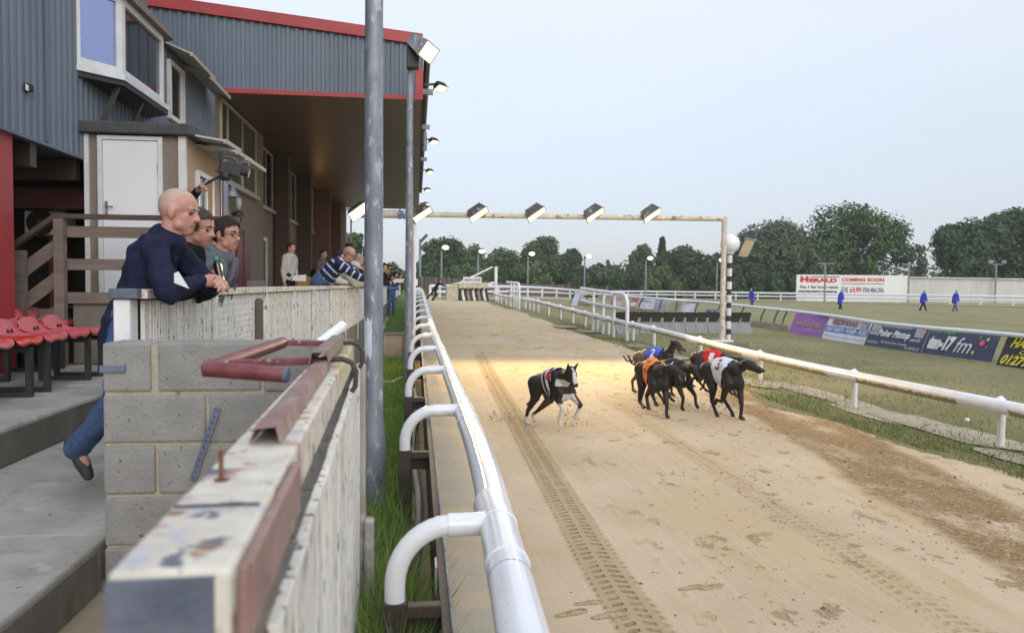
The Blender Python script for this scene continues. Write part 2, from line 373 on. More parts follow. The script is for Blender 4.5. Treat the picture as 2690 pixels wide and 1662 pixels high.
# far bend of the track
FAR = [(1.1, 61), (5.7, 66), (13, 80), (24, 104), (33, 112), (42, 106), (50, 96), (57, 87), (64, 77), (72, 66)]
FARZ = [rise(x, y) for x, y in FAR]
mb = MB()
inn = [(x + (4.5 if i < 3 else -1 if i < 6 else -4), y - (5 if i < 3 else 7 if i < 6 else 5)) for i, (x, y) in enumerate(FAR)]
for i in range(len(FAR)-1):
    q = [inn[i], inn[i+1], FAR[i+1], FAR[i]]
    for a in range(4): pass
    mb.quad(*[(x, y, rise(x, y)+.05) for x, y in q])
tag(mb.build('track_bend', m_sandy), kind='structure')
# sandy strip under the hare board, path by the fence
mb = MB()
for y0, y1 in zip(ys, ys[1:]): mb.quad((-.02, y0, rise(0, y0)+.009), (.125, y0, rise(0, y0)+.009), (.125, y1, rise(0, y1)+.009), (-.02, y1, rise(0, y1)+.009))
tag(mb.build('bare_soil', m_sandy), kind='structure')
F1 = [(4.28, -1.44), (9, -1.41), (13, -1.33), (20, -1.22), (40, -1.20), (62, -1.20)]
def f1x(y): return lerp(F1, y)
mb = MB()
yy = [y for y in YS if 3.5 < y < 63]
for y0, y1 in zip(yy, yy[1:]):
    a = [(f1x(y)+.05, y) for y in (y0, y1)]; b_ = [(-1.0 - .35*sm(18, 55, y) + .05*math.sin(y*1.7), y) for y in (y0, y1)]
    mb.quad(*[(x, y, rise(0, y)+.012) for x, y in (a[0], b_[0], b_[1], a[1])])
tag(mb.build('path', m_concrete), kind='structure')
# terrace, steps and lower floor
XA, XB = -1.385, -2.52
mb = MB(); mb.box(-40, -1.356, 3.72, 6, -.3, .65); mb.box(-40, -1.50, 6.0001, 75, -.3, .65); mb.box(-40, XA, -6, 3.7199, -.3, .65)
tag(mb.build('lower_terrace', m_concrete, bev=.015, seg=2), kind='structure')
mb = MB(); mb.box(-40, XB, -6, 75, .64, .89); tag(mb.build('upper_terrace', m_concrete, bev=.02, seg=2), kind='structure')
mb = MB()
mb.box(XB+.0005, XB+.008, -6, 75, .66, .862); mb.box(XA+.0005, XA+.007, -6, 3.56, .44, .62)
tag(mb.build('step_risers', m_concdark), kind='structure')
mb = MB(); mb.box(XA+.001, -.33, -6, 3.7195, -.3, .43); tag(mb.build('lower_floor', m_concbrown), kind='structure')
# ================================================================== BLOCK WALL
wall = thing('block_wall', 'low grey concrete block wall with sandy mortar joints in front of the white fence', 'wall', (-.8, 3.6, .43))
mb = MB(); mb.box(-1.345, -.30, 3.585, 3.78, .3, 1.522); mb.build('mortar', m_mortar, wall)
mb = MB(); rr = random.Random(5); z = 1.53; row = 0
while z > .4:
    h_ = .213; x = -1.352; first = [.20, .43, .215, .43, .215, .44][row % 6]
    k = 0
    while x < -.30:
        wd = first if k == 0 else .44
        x1_ = min(x+wd, -.29); dy = rr.uniform(-.004, .004)
        if x1_-x > .03: mb.box(x, x1_, 3.572+dy, 3.80+dy, z-h_+rr.uniform(-.003, .003), z+rr.uniform(-.004, .003))
        x = x1_+(.028 if row == 0 and k == 0 else .014); k += 1
    z -= .2255; row += 1
mb.build('blocks', m_block, wall, bev=.01, seg=2)
t = MB().box(-1.36, -1.255, 3.562, 3.57, 1.405, 1.435); mtl = M('blue_grey_strap', (.16, .19, .27), (.12, .14, .2), 20, .5, .3)
tag(t.build('metal_strip', mtl), 'short blue grey metal strip fixed to the top left block', 'metal strip')
mb = MB(); a, b_ = Vector(at(572, 1070, Y=3.56)), Vector(at(506, 1262, Y=3.56)); d = b_-a
mb.beam(a, b_, .028, .004, (0, 1, 0)); mb.m = 1
for i in range(12):
    c_ = a+d*((i+.5)/12); mb.tube([c_+Vector((0, -.0035, 0)), c_+Vector((0, -.0045, 0))], .004, 8)
tag(mb.build('perforated_strap', [mtl, m_black]), 'slanting blue grey perforated metal strap hanging on the block wall', 'metal strap')
# ================================================================== NEAR FENCE (the one the photographer stands behind)
nf_ = thing('board_fence', 'flaking white board fence with a thick paint-stained top beam in the near foreground', 'fence', (-.24, 2.2, 0))
A0, A1 = Vector((-.172, .77, 0)), Vector((-.277, 3.60, 0)); fd = (A1-A0).normalized(); fn = Vector((fd.y, -fd.x, 0)) # fn to the track
def fp(t, s, z): q = A0+fd*t+fn*s; return Vector((q.x, q.y, z))
Lf = (A1-A0).length
mb = MB()
def fbox(mb, t0, t1, s0, s1, z0, z1, dz=0): # along fence; dz tilts
    vs = [fp(t, s, z+(dz if t == t1 else 0)) for t in (t0, t1) for s in (s0, s1) for z in (z0, z1)]
    mb._add(vs, [(0, 1, 3, 2), (4, 6, 7, 5), (0, 4, 5, 1), (2, 3, 7, 6), (0, 2, 6, 4), (1, 5, 7, 3)])
fbox(mb, .004, .30, -.118, -.004, 1.432, 1.524); fbox(mb, .304, 1.82, -.118, -.006, 1.430, 1.522); mb.build('beam', m_flakytop, nf_, bev=.006, seg=2)
mb = MB(); fbox(mb, 1.822, Lf-.05, -.116, -.004, 1.428, 1.522); mb.build('lichen_beam', m_lichen, nf_, bev=.006)
mb = MB(); fbox(mb, -.006, .001, -.117, -.018, .9, 1.518); fbox(mb, .002, .1, -.116, -.02, .1, 1.43); mb.build('end_post', m_beamend, nf_)
mb = MB(); fbox(mb, -.008, .09, -.0175, -.004, .6, 1.519); mb.build('corner_batten', m_flakytop, nf_)
mb = MB(); t = .10; rr = random.Random(9)
while t < Lf-.02:
    w_ = rr.choice([.145, .15, .16]); o_ = rr.uniform(0, .004)
    fbox(mb, t, min(t+w_, Lf), .010+o_, .026+o_, .12, 1.425+rr.uniform(-.004, .004)); t += w_+.003
mb.build('boards', m_flaky, nf_, bev=.002)
mb = MB(); fbox(mb, Lf+.005, Lf+.1, .0, .05, -.05, 1.43); fbox(mb, Lf-.03, Lf+.05, .045, .09, -.05, .72); mb.build('corner_post', m_concrete, nf_, bev=.01)
mb = MB(); fbox(mb, .03, .045, -.004, .006, 1.40, 1.515); fbox(mb, .045, .5, -.0035, .009, 1.436, 1.516); mb.build('edge_plate', m_pinkmetal, nf_, bev=.002)
mb = MB() # folded steel cover
prof = [(-.088, 1.527), (-.080, 1.552), (-.042, 1.556), (-.034, 1.527)]
vs = [fp(t, s, z) for t in (.60, 1.80) for s, z in prof]; mb._add(vs, [(0, 1, 5, 4), (1, 2, 6, 5), (2, 3, 7, 6)])
mb.build('steel_cover', m_pinkmetal, nf_).modifiers.new('solid', 'SOLIDIFY').thickness = .003
mb = MB()
prof = [(-.098, 1.535), (-.090, 1.572), (-.040, 1.574), (-.034, 1.540)]
vs = [fp(t, s, z+(.012 if t < 2 else 0)) for t in (1.74, Lf-.1) for s, z in prof]; mb._add(vs, [(0, 1, 5, 4), (1, 2, 6, 5), (2, 3, 7, 6)])
mb.build('rusty_cover', m_rustplate, nf_).modifiers.new('solid', 'SOLIDIFY').thickness = .004
m_rust = M('rust', (.20, .075, .03), (.09, .04, .025), 30, .8, co='World')
mb = MB(); q = fp(.36, -.085, 1.52); mb.tube([q, q+Vector((0, 0, .045))], .0035, 8); mb.lathe([(.010, 0), (.010, .004)], q, 8); mb.build('bolt', m_rust, nf_)
mb = MB(); fbox(mb, .22, .226, -.112, -.012, 1.5235, 1.5265); mb.build('strap_line', m_black, nf_)
# red pipe frame hung over the near fence
pf = thing('pipe_frame', 'dark red tubular hand rail frame hooked over the near white fence', 'rail frame', (-.6, 2.9, 1.5))
mb = MB(); P0 = at(548, 968, Y=2.45); P1 = at(742, 900, Y=3.3); P2 = at(748, 984, Y=2.42)
mb.tube([P0, P1], .024, 14); mb.tube([P0+Vector((-.012, .0, 0)), P2], .0245, 14); mb.build('pipe', m_redpipe, pf, smooth=40)
mb = MB(); dd = (P2-P0).normalized(); mb.tube([P2-dd*.001, P2+dd*.012], [.025, .023], 14); mb.build('end_cap', m_beamend, pf, smooth=40)
mb = MB(); Q1 = fp(2.62-.77+.75, -.05, 1.545); Q0 = fp(1.86, -.05, 1.545)
mb.beam(P1, Q1, .03, .022); mb.build('cross_bar', m_redpipe, pf, bev=.003); mb = MB(); mb.beam(P0+(P1-P0)*.16, Q0, .03, .022); mb.build('cross_bar', m_redpipe, pf, bev=.003)
for tt in (1.86, 2.60):
    mb = MB(); pts = [fp(tt, -.05, 1.548), fp(tt, 0.0, 1.55), fp(tt, .03, 1.538), fp(tt, .045, 1.51), fp(tt, .042, 1.46), fp(tt, .03, 1.44)]
    mb.tube(pts, .009, 8); mb.build('hook', m_darksteel, pf, smooth=50)
# loose post + pipe ends by the corner
mb = MB(); q = at(680, 800, Y=4.3); mb.tube([(q.x, q.y, .65), (q.x, q.y, q.z+.02), (q.x, q.y, q.z+.035)], [.022, .022, .012], 12)
tag(mb.build('bollard', m_darkwood, smooth=40), 'thin dark brown round-topped post behind the block wall', 'post')
mb = MB(); a = at(835, 905, Y=3.75); b_ = at(900, 855, Y=3.95); mb.tube([a, b_], .026, 14); mb.m = 1; mb.tube([a-(b_-a)*.002, a-(b_-a)*.006], .016, 12)
tag(mb.build('plastic_pipe', [m_white, m_darkgrey], smooth=40), 'short loose white plastic pipe lying on the block wall corner', 'pipe')
mb = MB(); a = at(862, 895, Y=3.95); b_ = at(896, 848, Y=4.1); mb.beam(a, b_, .05, .02)
tag(mb.build('batten', m_creamframe), 'short cream timber batten leaning behind the loose white pipe', 'batten')
# ================================================================== LONG WHITE FENCE ALONG THE TERRACE
lf = thing('terrace_fence', 'long flaking white board fence with wire mesh at its near end, spectators leaning on it', 'fence', (-1.6, 5, .65))
mb = MB(); rr = random.Random(2); y = 4.36
while y < 61.5:
    w_ = rr.choice([.13, .14, .15])*(1 if y < 30 else 2); o_ = rr.uniform(-.006, .006); x0 = f1x(y)+o_; x1_ = f1x(y+w_)+o_
    zb = max(.69, 1.8-.667*abs(x0), rise(0, y)+.25)+rr.uniform(-.01, .01); zt = 1.70
    if 34.5 < y < 36 : zb = .9
    mb._add([(x0-.01, y, zb), (x0+.012, y, zb), (x1_-.01, y+w_-.008, zb), (x1_+.012, y+w_-.008, zb), (x0-.01, y, zt), (x0+.012, y, zt), (x1_-.01, y+w_-.008, zt), (x1_+.012, y+w_-.008, zt)],
            [(0, 1, 3, 2), (4, 6, 7, 5), (0, 4, 5, 1), (2, 3, 7, 6), (0, 2, 6, 4), (1, 5, 7, 3)])
    y += w_
mb.build('boards', m_flaky, lf)
mb = MB(); st = [4.28, 5.6, 7.4, 9.2, 12, 15, 20, 26, 33, 40, 50, 62]
for a, b_ in zip(st, st[1:]): mb.beam((f1x(a)-.01, a, 1.735), (f1x(b_)-.01, b_-.006, 1.735), .115, .05)
mb.build('top_rail', m_flakytop, lf, bev=.004)
for a in [5.7, 7.5, 9.1, 10.6, 12.4, 14.5, 17, 20, 24, 28, 33, 38, 44, 52]:
    MB().box(f1x(a)+.014, f1x(a)+.045, a-.03, a+.03, max(.6, rise(0, a)+.1), 1.708).build('batten', m_flaky, lf)
mb = MB(); mb.box(-1.547, -1.464, 4.235, 4.355, .64, 1.708); mb.build('end_post', m_whitepaint, lf, bev=.006)
mb = MB(); mb.box(-1.562, -1.42, 4.215, 4.279, 1.712, 1.764); mb.build('beam_end', m_beamend, lf, bev=.004)
mb = MB()
for a, b_ in zip([4.34]+yy[1:], yy[1:]):
    z0, z1 = [max(.685, 1.795-.667*abs(f1x(q)), rise(0, q)+.245) for q in (a, b_)]
    mb._add([(f1x(q)+s, q, z) for q, zt in ((a, z0), (b_, z1)) for s in (-.1, .03) for z in (-.1, zt)], [(0, 1, 3, 2), (4, 6, 7, 5), (2, 3, 7, 6), (1, 5, 7, 3)])
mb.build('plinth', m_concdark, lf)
mb = MB(); x = f1x(5)+.028; r_ = .0022
for i in range(99): mb.tube([(x, 4.37+i*.048, .9), (x, 4.37+i*.048, 1.70)], r_, 4, False)
for i in range(17): mb.tube([(x+.002, 4.36, .92+i*.048), (x+.002, 9.1, .92+i*.048)], r_, 4, False)
mb.build('wire_mesh', m_whitepaint, lf)
# ================================================================== LAMP POLES BY THE FENCE
def pole(name, loc, h_, r0, r1, label, flz=(.95, 1.2), paint=False):
    t = thing(name, label, 'pole', loc)
    x, y, z = loc
    mb = MB(); mb.lathe([(r0*1.32, -.2), (r0*1.32, flz[0]), (r0*1.02, flz[1]), (r0, flz[1]+.02), (r1, h_)], loc, 28); mb.build('shaft', m_galv, t, smooth=35)
    mb = MB(); mb.lathe([(r0*1.045, flz[1]-.01), (r0*1.045, flz[1]+.012)], loc, 28); mb.build('weld_ring', m_galv, t, smooth=35)
    return t
p1 = pole('lamp_post', (-.335, 6.33, 0), 9.2, .077, .060, 'thick galvanised grey pole rising past the top of the picture beside the near fence', (.50, .70))
mb = MB() # white paint daub
a0 = R(205)
vs = [(-.335+.0782*math.cos(a0+i*.17), 6.33+.0782*math.sin(a0+i*.17), z+(.03*math.sin(i*2.3))) for i in range(7) for z in (1.22, 1.52)]
mb._add(vs, [(2*i, 2*i+2, 2*i+3, 2*i+1) for i in range(6)]); mb.build('paint_daub', M('pale_paint', (.62, .68, .76), (.5, .55, .63), 12, .6, co='World'), p1)
p2 = pole('floodlight_pole', (-.124, 14.5, 0), 5.85, .075, .058, 'slimmer grey pole carrying a floodlight at roof height', (.72, .9))
def flood(t, c, aim, wd=.42, ht=.26, dp=.22, lens=None, power=0, size=60, body=None, sx=None):
    # a floodlight head at c facing aim: body, lens, and its lamp
    c, aim = Vector(c), Vector(aim).normalized(); sx = (Vector(sx) if sx else aim.cross(Vector((0, 0, 1)))).normalized(); sx = (sx-aim*sx.dot(aim)).normalized(); up = sx.cross(aim)
    def q(a, b, d): return c + sx*a*wd/2 + up*b*ht/2 + aim*d
    mb = MB(); vs = [q(a, b, 0) for a in (-1, 1) for b in (-1, 1)] + [q(a*.72, b*.6, -dp) for a in (-1, 1) for b in (-1, 1)]
    mb._add(vs, [(0, 2, 6, 4), (1, 5, 7, 3), (0, 4, 5, 1), (2, 3, 7, 6), (4, 6, 7, 5)])
    for k in range(7):
        f = -.75+.25*k; mb.beam(q(f, 1, -.03), q(f*.72, .64, -dp+.01), .008, .03, up); 
    o = mb.build('body', body or m_lampbody, t, bev=.006)
    mb = MB(); mb._add([q(a*.94, b*.92, .004) for a, b in ((-1, -1), (1, -1), (1, 1), (-1, 1))], [(0, 1, 2, 3)]); mb.build('lens', lens or m_lamp, t)
    mb = MB()
    for a0, a1, b0, b1 in ((-1.03, 1.03, -1.05, -.93), (-1.03, 1.03, .93, 1.05), (-1.03, -.95, -.93, .93), (.95, 1.03, -.93, .93)):
        mb._add([q(a, b, d) for a in (a0, a1) for b in (b0, b1) for d in (-.012, .012)], [(0, 1, 3, 2), (4, 6, 7, 5), (0, 4, 5, 1), (2, 3, 7, 6), (0, 2, 6, 4), (1, 5, 7, 3)])
    mb.build('rim', m_lamprim, t)
    if power:
        l = bpy.data.lights.new('spot', 'SPOT'); l.energy = power; l.color = (1, .72, .34); l.spot_size = R(size); l.spot_blend = .7; l.shadow_soft_size = .12
        lo = bpy.data.objects.new('spot', l); COL.objects.link(lo); lo.parent = t; lo.location = c+aim*.05-wloc(t)
        lo.rotation_euler = aim.to_track_quat('-Z', 'Y').to_euler()
m_lampbody = M('weathered_lamp_housing', (.11, .10, .09), (.06, .055, .05), 8, .6, co='World', patches=(((.42, .40, .37), 6, .57, .08, None),))
m_lamprim = M('lamp_rim', (.35, .30, .22), (.25, .2, .15), 12, .5, co='World')
flood(p2, at(1126, 138, Y=14.3), (.78, -.30, -.62), .62, .30, .36, power=250, size=80, body=m_galv)
mb = MB(); q = at(1086, 150, Y=14.4); mb.box(q.x-.12, q.x+.1, q.y-.1, q.y+.1, q.z-.22, q.z+.2); mb.build('gear_box', m_black, p2, bev=.02)
mb = MB(); mb.tube([(-.124, 14.5, 5.8), (-.1, 14.45, 6.0), at(1115, 150, Y=14.35)], .03, 8); mb.build('bracket', m_darkgrey, p2)
# ================================================================== FINISH GANTRY
gz = rise(7.7, 19)
ga = thing('light_gantry', 'rusty white pipe gantry of floodlights spanning the track at the finish line', 'gantry', (3, 19, 0))
bl, brr = at(925, 561, Y=19), at(1905, 575, Y=19)
mb = MB(); mb.tube([at(1062, 563, Y=19), brr], .064, 14); mb.build('cross_pipe', m_rustbar, ga, smooth=40)
mb = MB(); mb.tube([bl, at(1066, 563, Y=19)], .098, 14); mb.build('pipe_sleeve', m_rustbar, ga, smooth=40)
mb = MB(); mb.tube([brr+Vector((-.02, 0, .05)), (brr.x-.02, 19, gz+.36)], .068, 14); mb.build('right_post', m_rustbar, ga, smooth=40)
mb = MB(); mb.tube([at(1089, 572, Y=19), (at(1089, 600, Y=19).x, 19, .1)], .040, 12); mb.build('left_post', m_whitepaint, ga, smooth=40)
mb = MB(); mb.box(brr.x-.25, brr.x+.22, 18.85, 19.15, gz+.32, gz+.36); mb.build('foot_plate', m_whitepaint, ga)
mb = MB(); mb.box(brr.x-.2, brr.x+.62, 18.8, 19.3, gz-.1, gz+.318); mb.build('base_block', m_wood, ga, bev=.02)
mb = MB(); q = at(1056, 563, Y=18.9); rr = random.Random(1)
for i in range(5): mb.tube([q+Vector((rr.uniform(-.1, .1), -.09, rr.uniform(-.13, .13))) for k in range(4)], .014, 6)
mb.build('rope', M('blue_rope', (.10, .2, .42), None, 5, .8), ga)
for i, (px, py) in enumerate(((937, 555), (1104, 562), (1252, 562), (1404, 562), (1558, 563), (1708, 564))):
    c_ = at(px+6, py+2, Y=18.82); tx = (c_.x*.9+.3)
    aim = Vector((.46, -.50, -.66)) if i else Vector((.40, -.80, -.45))
    fl = thing('floodlight', ['lit floodlight at the left end of the gantry beside the thick grey pole', 'lit floodlight on the gantry just right of the slim grey pole',
        'third lit floodlight along the gantry over the left of the sand', 'lit floodlight on the gantry over the middle of the sand', 'second last lit floodlight along the gantry pipe', 'lit floodlight nearest the gantry corner and the white globe'][i], 'floodlight', tuple(c_), 'floodlights on the finish gantry')
    flood(fl, c_, aim, .50, .22 if i else .26, .25, sx=(.82, 0, .57))
    mb = MB(); mb.tube([c_+Vector((-.05, .0, .0)), c_+Vector((-.1, .16, -.06))], .02, 8); mb.build('bracket', m_rust, fl)
    l = bpy.data.lights.new('spot', 'SPOT'); l.energy = [330, 520, 700, 760, 760, 760][i]; l.color = (1, .70, .32); l.spot_size = R([100, 86, 106, 90, 98, 84][i]); l.spot_blend = 1.0; l.shadow_soft_size = .3
    lo = bpy.data.objects.new('spot', l); COL.objects.link(lo); lo.parent = fl; lo.location = aim*.30
    d = Vector((c_.x+.7, [13.6, 14.9, 12.9, 14.4, 13.2, 15.0][i], 0))-c_; lo.rotation_euler = d.to_track_quat('-Z', 'Y').to_euler()
# winning post
wp_ = at(1918, 640, Y=19.6); wz = rise(wp_.x, 19.6)
wt = thing('winning_post', 'black and white striped winning post topped by a white globe', 'post', (wp_.x, 19.6, wz))
mb = MB(); mb.ell((wp_.x, 19.6, wp_.z), (.25, .25, .25), 28, 18); mb.build('globe', m_globe, wt, smooth=60)
zt = wp_.z-.24; mb = MB(); k = 0; z = zt
while z > wz-.1:
    L_ = .06 if k == 0 else (.20 if k % 2 else .145); mb.m = 0 if k % 2 == 0 else 1
    mb.lathe([(.058+(.006 if k % 2 else 0), z-L_), (.058+(.006 if k % 2 else 0), z)], (wp_.x, 19.6, 0), 16); z -= L_; k += 1
mb.build('striped_pole', [m_black, m_whitepaint], wt, smooth=40)
mb = MB(); mb.lathe([(.10, zt-.03), (.12, zt+.02), (.05, zt+.05)], (wp_.x, 19.6, 0), 16); mb.build('collar', m_white, wt, smooth=40)
mb = MB(); a = Vector((wp_.x+.25, 19.65, wp_.z-.32)); mb.prism([a, a+Vector((.25, 0, -.02)), a+Vector((.45, 0, .40)), a+Vector((.2, 0, .44))], (0, .04, 0)); mb.build('reflector_panel', M('tan_panel', (.40, .33, .2), None, 5, .6), wt)
mb = MB(); mb.tube([a+Vector((.18, .0, .46)), a+Vector((.5, 0, .42))], .025, 8); mb.build('panel_bar', m_galv, wt)
# ================================================================== OUTER RAIL WITH SWAN NECKS + HARE BOARD
hb = thing('hare_board', 'long dark brown board with a steel hare wire along the left edge of the track', 'hare rail', (.12, 6, 0))
ysr = fr(-.5, 20, 41)+fr(21, 58, 37)
mb = MB()
for a, b_ in zip(ysr, ysr[1:]):
    mb._add([(x, q, z+rise(0, q)) for q in (a, b_) for x in (.10, .128) for z in (-.1, .56)], [(2, 3, 7, 6), (0, 4, 5, 1), (1, 5, 7, 3)])
mb.build('board', m_darksteel, hb)
mb = MB(); mb.tube([(.138, q, .565+rise(0, q)) for q in ysr], .006, 6); mb.build('wire', m_galv, hb)
mb = MB(); mb.m = 0
for a, b_ in zip(ysr, ysr[1:]): mb.beam((.134, a, .548+rise(0, a)), (.134, b_, .548+rise(0, b_)), .012, .02)
for i in range(60): mb.ell((.143, .6+i*.21, .54), (.004, .004, .004), 6, 4)
mb.build('edge_strip', m_black, hb)
mb = MB(); mb.box(.09, .099, 3.42, 3.55, .42, .55); mb.build('white_tag', m_whitepaint, hb)
orl = thing('outer_rail', 'white plastic running rail on swan neck brackets along the left side of the sand', 'running rail', (.33, 6, 0))
def rx(y): return .355 - .035*max(0, 4-y) - .05*sm(4, 30, y) - .10*sm(30, 56, y)
def rz(y): return .87 + rise(0, y)
mb = MB(); pts = [(rx(y), y, rz(y)) for y in [.9]+fr(1.5, 30, 40)+fr(31, 54, 20)]
mb.tube(pts, .072, 24); mb.build('rail_pipe', m_white, orl, smooth=40)
brk = [2.95+2.72*i for i in range(19)]
for y in brk:
    for dy in (-.42, .0): mb = MB(); mb.tube([(rx(y+dy), y+dy-.012, rz(y+dy)), (rx(y+dy), y+dy+(.012 if dy else .30), rz(y+dy))], .0755 if not dy else .0765, 24); mb.build('rail_sleeve', m_white, orl, smooth=40)
for y in brk[:7]: mb = MB(); mb.tube([(rx(y-.55), y-.553, rz(y-.55)), (rx(y-.55), y-.55, rz(y-.55))], .0728, 20); mb.build('rail_joint', m_black, orl, smooth=40)
NB = 36
for i, y in enumerate(brk):
    z0 = rise(0, y); bx = -.075; tip = (rx(y)-.05, y, rz(y)+.015)
    pts = [(bx, y, z0+.60), (bx, y, z0+.66)] + arc((bx+.215, y, z0+.66), (-.215, 0, 0), (0, 0, .225), 0, math.pi/2, 9)[1:] + [tip]
    mb = MB(); mb.tube(pts, .040, 14); mb.build('swan_neck', m_white, orl, smooth=40)
    mb = MB(); mb.tube([(bx+.20, y, z0+.884), (tip[0], y, tip[2])], .0445, 14); mb.build('neck_sleeve', m_white, orl, smooth=40)
    mb = MB(); mb.tube([(bx, y, z0+.55), (bx, y, z0+.61)], .036, 12); mb.build('pipe_stub', m_galv, orl, smooth=40)
    mb = MB(); mb.box(bx-.045, bx+.045, y-.04, y+.04, z0-.1, z0+.60); mb.beam((bx+.046, y-.015, z0+.565), (.099, y-.015, z0+.565), .05, .05); mb.beam((bx+.046, y+.03, z0+.50), (.099, y+.03, z0+.50), .02, .1)
    mb.build('rail_stand', m_darksteel, orl, bev=.004)
# grey drain hose lying behind the board
mb = MB(); rr = random.Random(4); pts = [(-.0+.03*math.sin(y*1.3), y, .06+.02*math.sin(y*2.2)) for y in fr(2, 13, 40)]; mb.tube(pts, .03, 8)
tag(mb.build('drain_hose', M('grey_hose', (.30, .30, .30), (.22, .22, .21), 10, .6), smooth=50), 'grey corrugated hose lying on the soil behind the hare board', 'hose')
mb = MB(); mb.tube([at(905, 1010, Z=.06), at(940, 1004, Z=.05), at(990, 1000, Z=.05), at(1030, 1002, Z=.05), at(1056, 990, Z=.05)], .014, 6)
tag(mb.build('cable', m_whitepaint, smooth=50), 'thin pale cable lying across the grass by the slim pole', 'cable')
mb = MB(); q = gat(1030, 942); mb.box(q.x-.21, q.x+.26, q.y, q.y+.4, 0, .62)
bx_ = thing('concrete_box', 'square brown concrete block standing in the grass behind the slim pole', 'block', tuple(q))
mb.build('box_body', m_concbrown, bx_, bev=.02); mb = MB(); mb.box(q.x-.23, q.x+.29, q.y-.02, q.y+.42, .622, .66); mb.build('lid', m_wood, bx_)
mb = MB(); mb.beam((q.x+.262, q.y-.03, .0), (q.x+.262, q.y-.03, .62), .05, .03, (0, 1, 0)); mb.build('wooden_batten', m_rustplate, bx_)
# ================================================================== INNER RAIL
irl = thing('inner_rail', 'long white plastic running rail on short posts between the sand and the infield', 'running rail', (6.4, 12, 0))
def iz(y): return .49 + rise(railx(y), y)
mb = MB(); pts = [(railx(y), y, iz(y)) for y in fr(-1, 55, 90)]; mb.tube(pts, .082, 20)
m_brownrail, p = newmat('brown_under_rail'); v = coords('World'); q, p_y, q2 = xyz(v)
nn = S.T.nodes.new('ShaderNodeNewGeometry'); nx, ny, nz = xyz(S(nn.outputs['Normal']))
c = mixc((.74, .74, .76), (.66, .65, .64), noise(v, 4, 4).step(.3, .7))
low_tint = ((nz*-1.0)+(noise(v, 12, 5, .7)-.5)*1.6).step(-.05, .35)  # browner towards the downward-facing side, edge broken up by noise
c = mixc(c, (.30, .235, .13), low_tint); S.T.links.new(c.k, p.inputs['Base Color']); p.inputs['Roughness'].default_value = .35
mb.build('rail_pipe', m_brownrail, irl, smooth=40)
py_ = [5.0, 8.04, 10.92, 14.2, 17.47, 20.84, 22.41, 24.56, 25.78, 27.26, 28.92, 30.8, 33.0, 35.2, 36.2, 37.0, 38.0, 39.6, 41, 42.7, 45, 48.8, 52, 55]
mb2 = MB()
for y in py_:
    mb = MB(); x = railx(y)+.10; mb.tube([(x, y, rise(x, y)-.1), (x, y, iz(y)-.08)], .042 if y < 20 else .048, 12); mb.build('rail_post', m_whitepaint, irl, smooth=40)
    pts = [(railx(y)+.02, y, iz(y)+.03), (railx(y)+.09, y, iz(y)+.065), (x+.03, y, iz(y)+.03), (x+.03, y, iz(y)-.12)]
    mb = MB(); mb.tube(pts, .045, 10)
    mb.tube([(railx(y-.3), y-.3, iz(y)), (railx(y+.5), y+.5, iz(y))], .0845, 18); mb.build('bracket_collar', m_white, irl, smooth=40)
# high railing panels standing over the inner rail
def high_rail(name, label, pxs, py_t, hgt, mid):
    base = [gat(*q) for q in pxs]
    t = thing(name, label, 'railing', tuple(base[0]))
    last = base[-1]; d = (base[0]-base[-1]).normalized()
    rr_ = .05
    for b_ in base[:-1]:
        mb = MB(); mb.tube([b_-Vector((0, 0, .1)), b_+Vector((0, 0, hgt-.08)), b_+Vector((-.10, 0, hgt-.01))], rr_, 10); mb.build('upright', m_white, t, smooth=40)
    b_ = last; top = hgt
    pts = [b_-Vector((0, 0, .1)), b_+Vector((0, 0, top-.35))] + [b_+Vector((0, 0, top-.35))+Vector((0, 0, .33))*math.sin(a)+d*(.45*(1-math.cos(a))) for a in fr(.2, math.pi/2, 6)]
    pts += [base[0]+Vector((-.05, 0, top-.02)), base[0]+d*1.3+Vector((-.05, 0, top-.01))]
    mb = MB(); mb.tube(pts, .058, 12); mb.build('top_rail', m_white, t, smooth=40)
    mb = MB(); mb.tube([last+Vector((0, 0, mid)), base[0]+Vector((-.05, 0, mid)), base[0]+d*1.2+Vector((-.05, 0, mid+.03))], .05, 10); mb.build('middle_rail', m_white, t, smooth=40)
high_rail('railing', 'tall white tubular railing with a curved end in front of the hurdles', [(1558, 868), (1584, 876), (1612, 885), (1647, 895)], 0, 1.38, .92)
high_rail('railing', 'small distant white tubular railing with a curved end near the starting traps', [(1342, 806), (1350, 808), (1357, 811), (1364, 813)], 0, 1.3, .8)
# pale slabs along the verge
mb = MB(); rr = random.Random(12)
for px, py, w_, l_ in ((2290, 1085, .30, 1.1), (2470, 1128, .34, 1.5), (2560, 1150, .3, .9), (2240, 1060, .25, .7), (2130, 1030, .3, 1.0), (1960, 1000, .3, 1.1), (1760, 935, .35, 1.2), (1700, 917, .3, .9), (1660, 905, .35, 1.2), (1540, 868, .4, 1.2), (1480, 857, .4, 1), (2680, 1210, .2, .6), (2060, 1012, .2, .7)):
    q = gat(px, py); pts = []
    for k in range(14):
        a = 2*math.pi*k/14; f = rr.uniform(.8, 1.1); pts.append((q.x+w_*f*math.copysign(abs(math.cos(a))**.6, math.cos(a)), q.y+l_*f*math.copysign(abs(math.sin(a))**.6, math.sin(a)), q.z+.010+.0015*(px % 7)))
    mb.quad(*pts)
m_slab = M('sandy_slab', (.40, .35, .27), (.30, .27, .21), 5, .95, bump=.4, bsc=30, co='World', patches=(((.16, .17, .09), 6, .6, .12, None),))
tag(mb.build('slabs', m_slab), kind='structure')
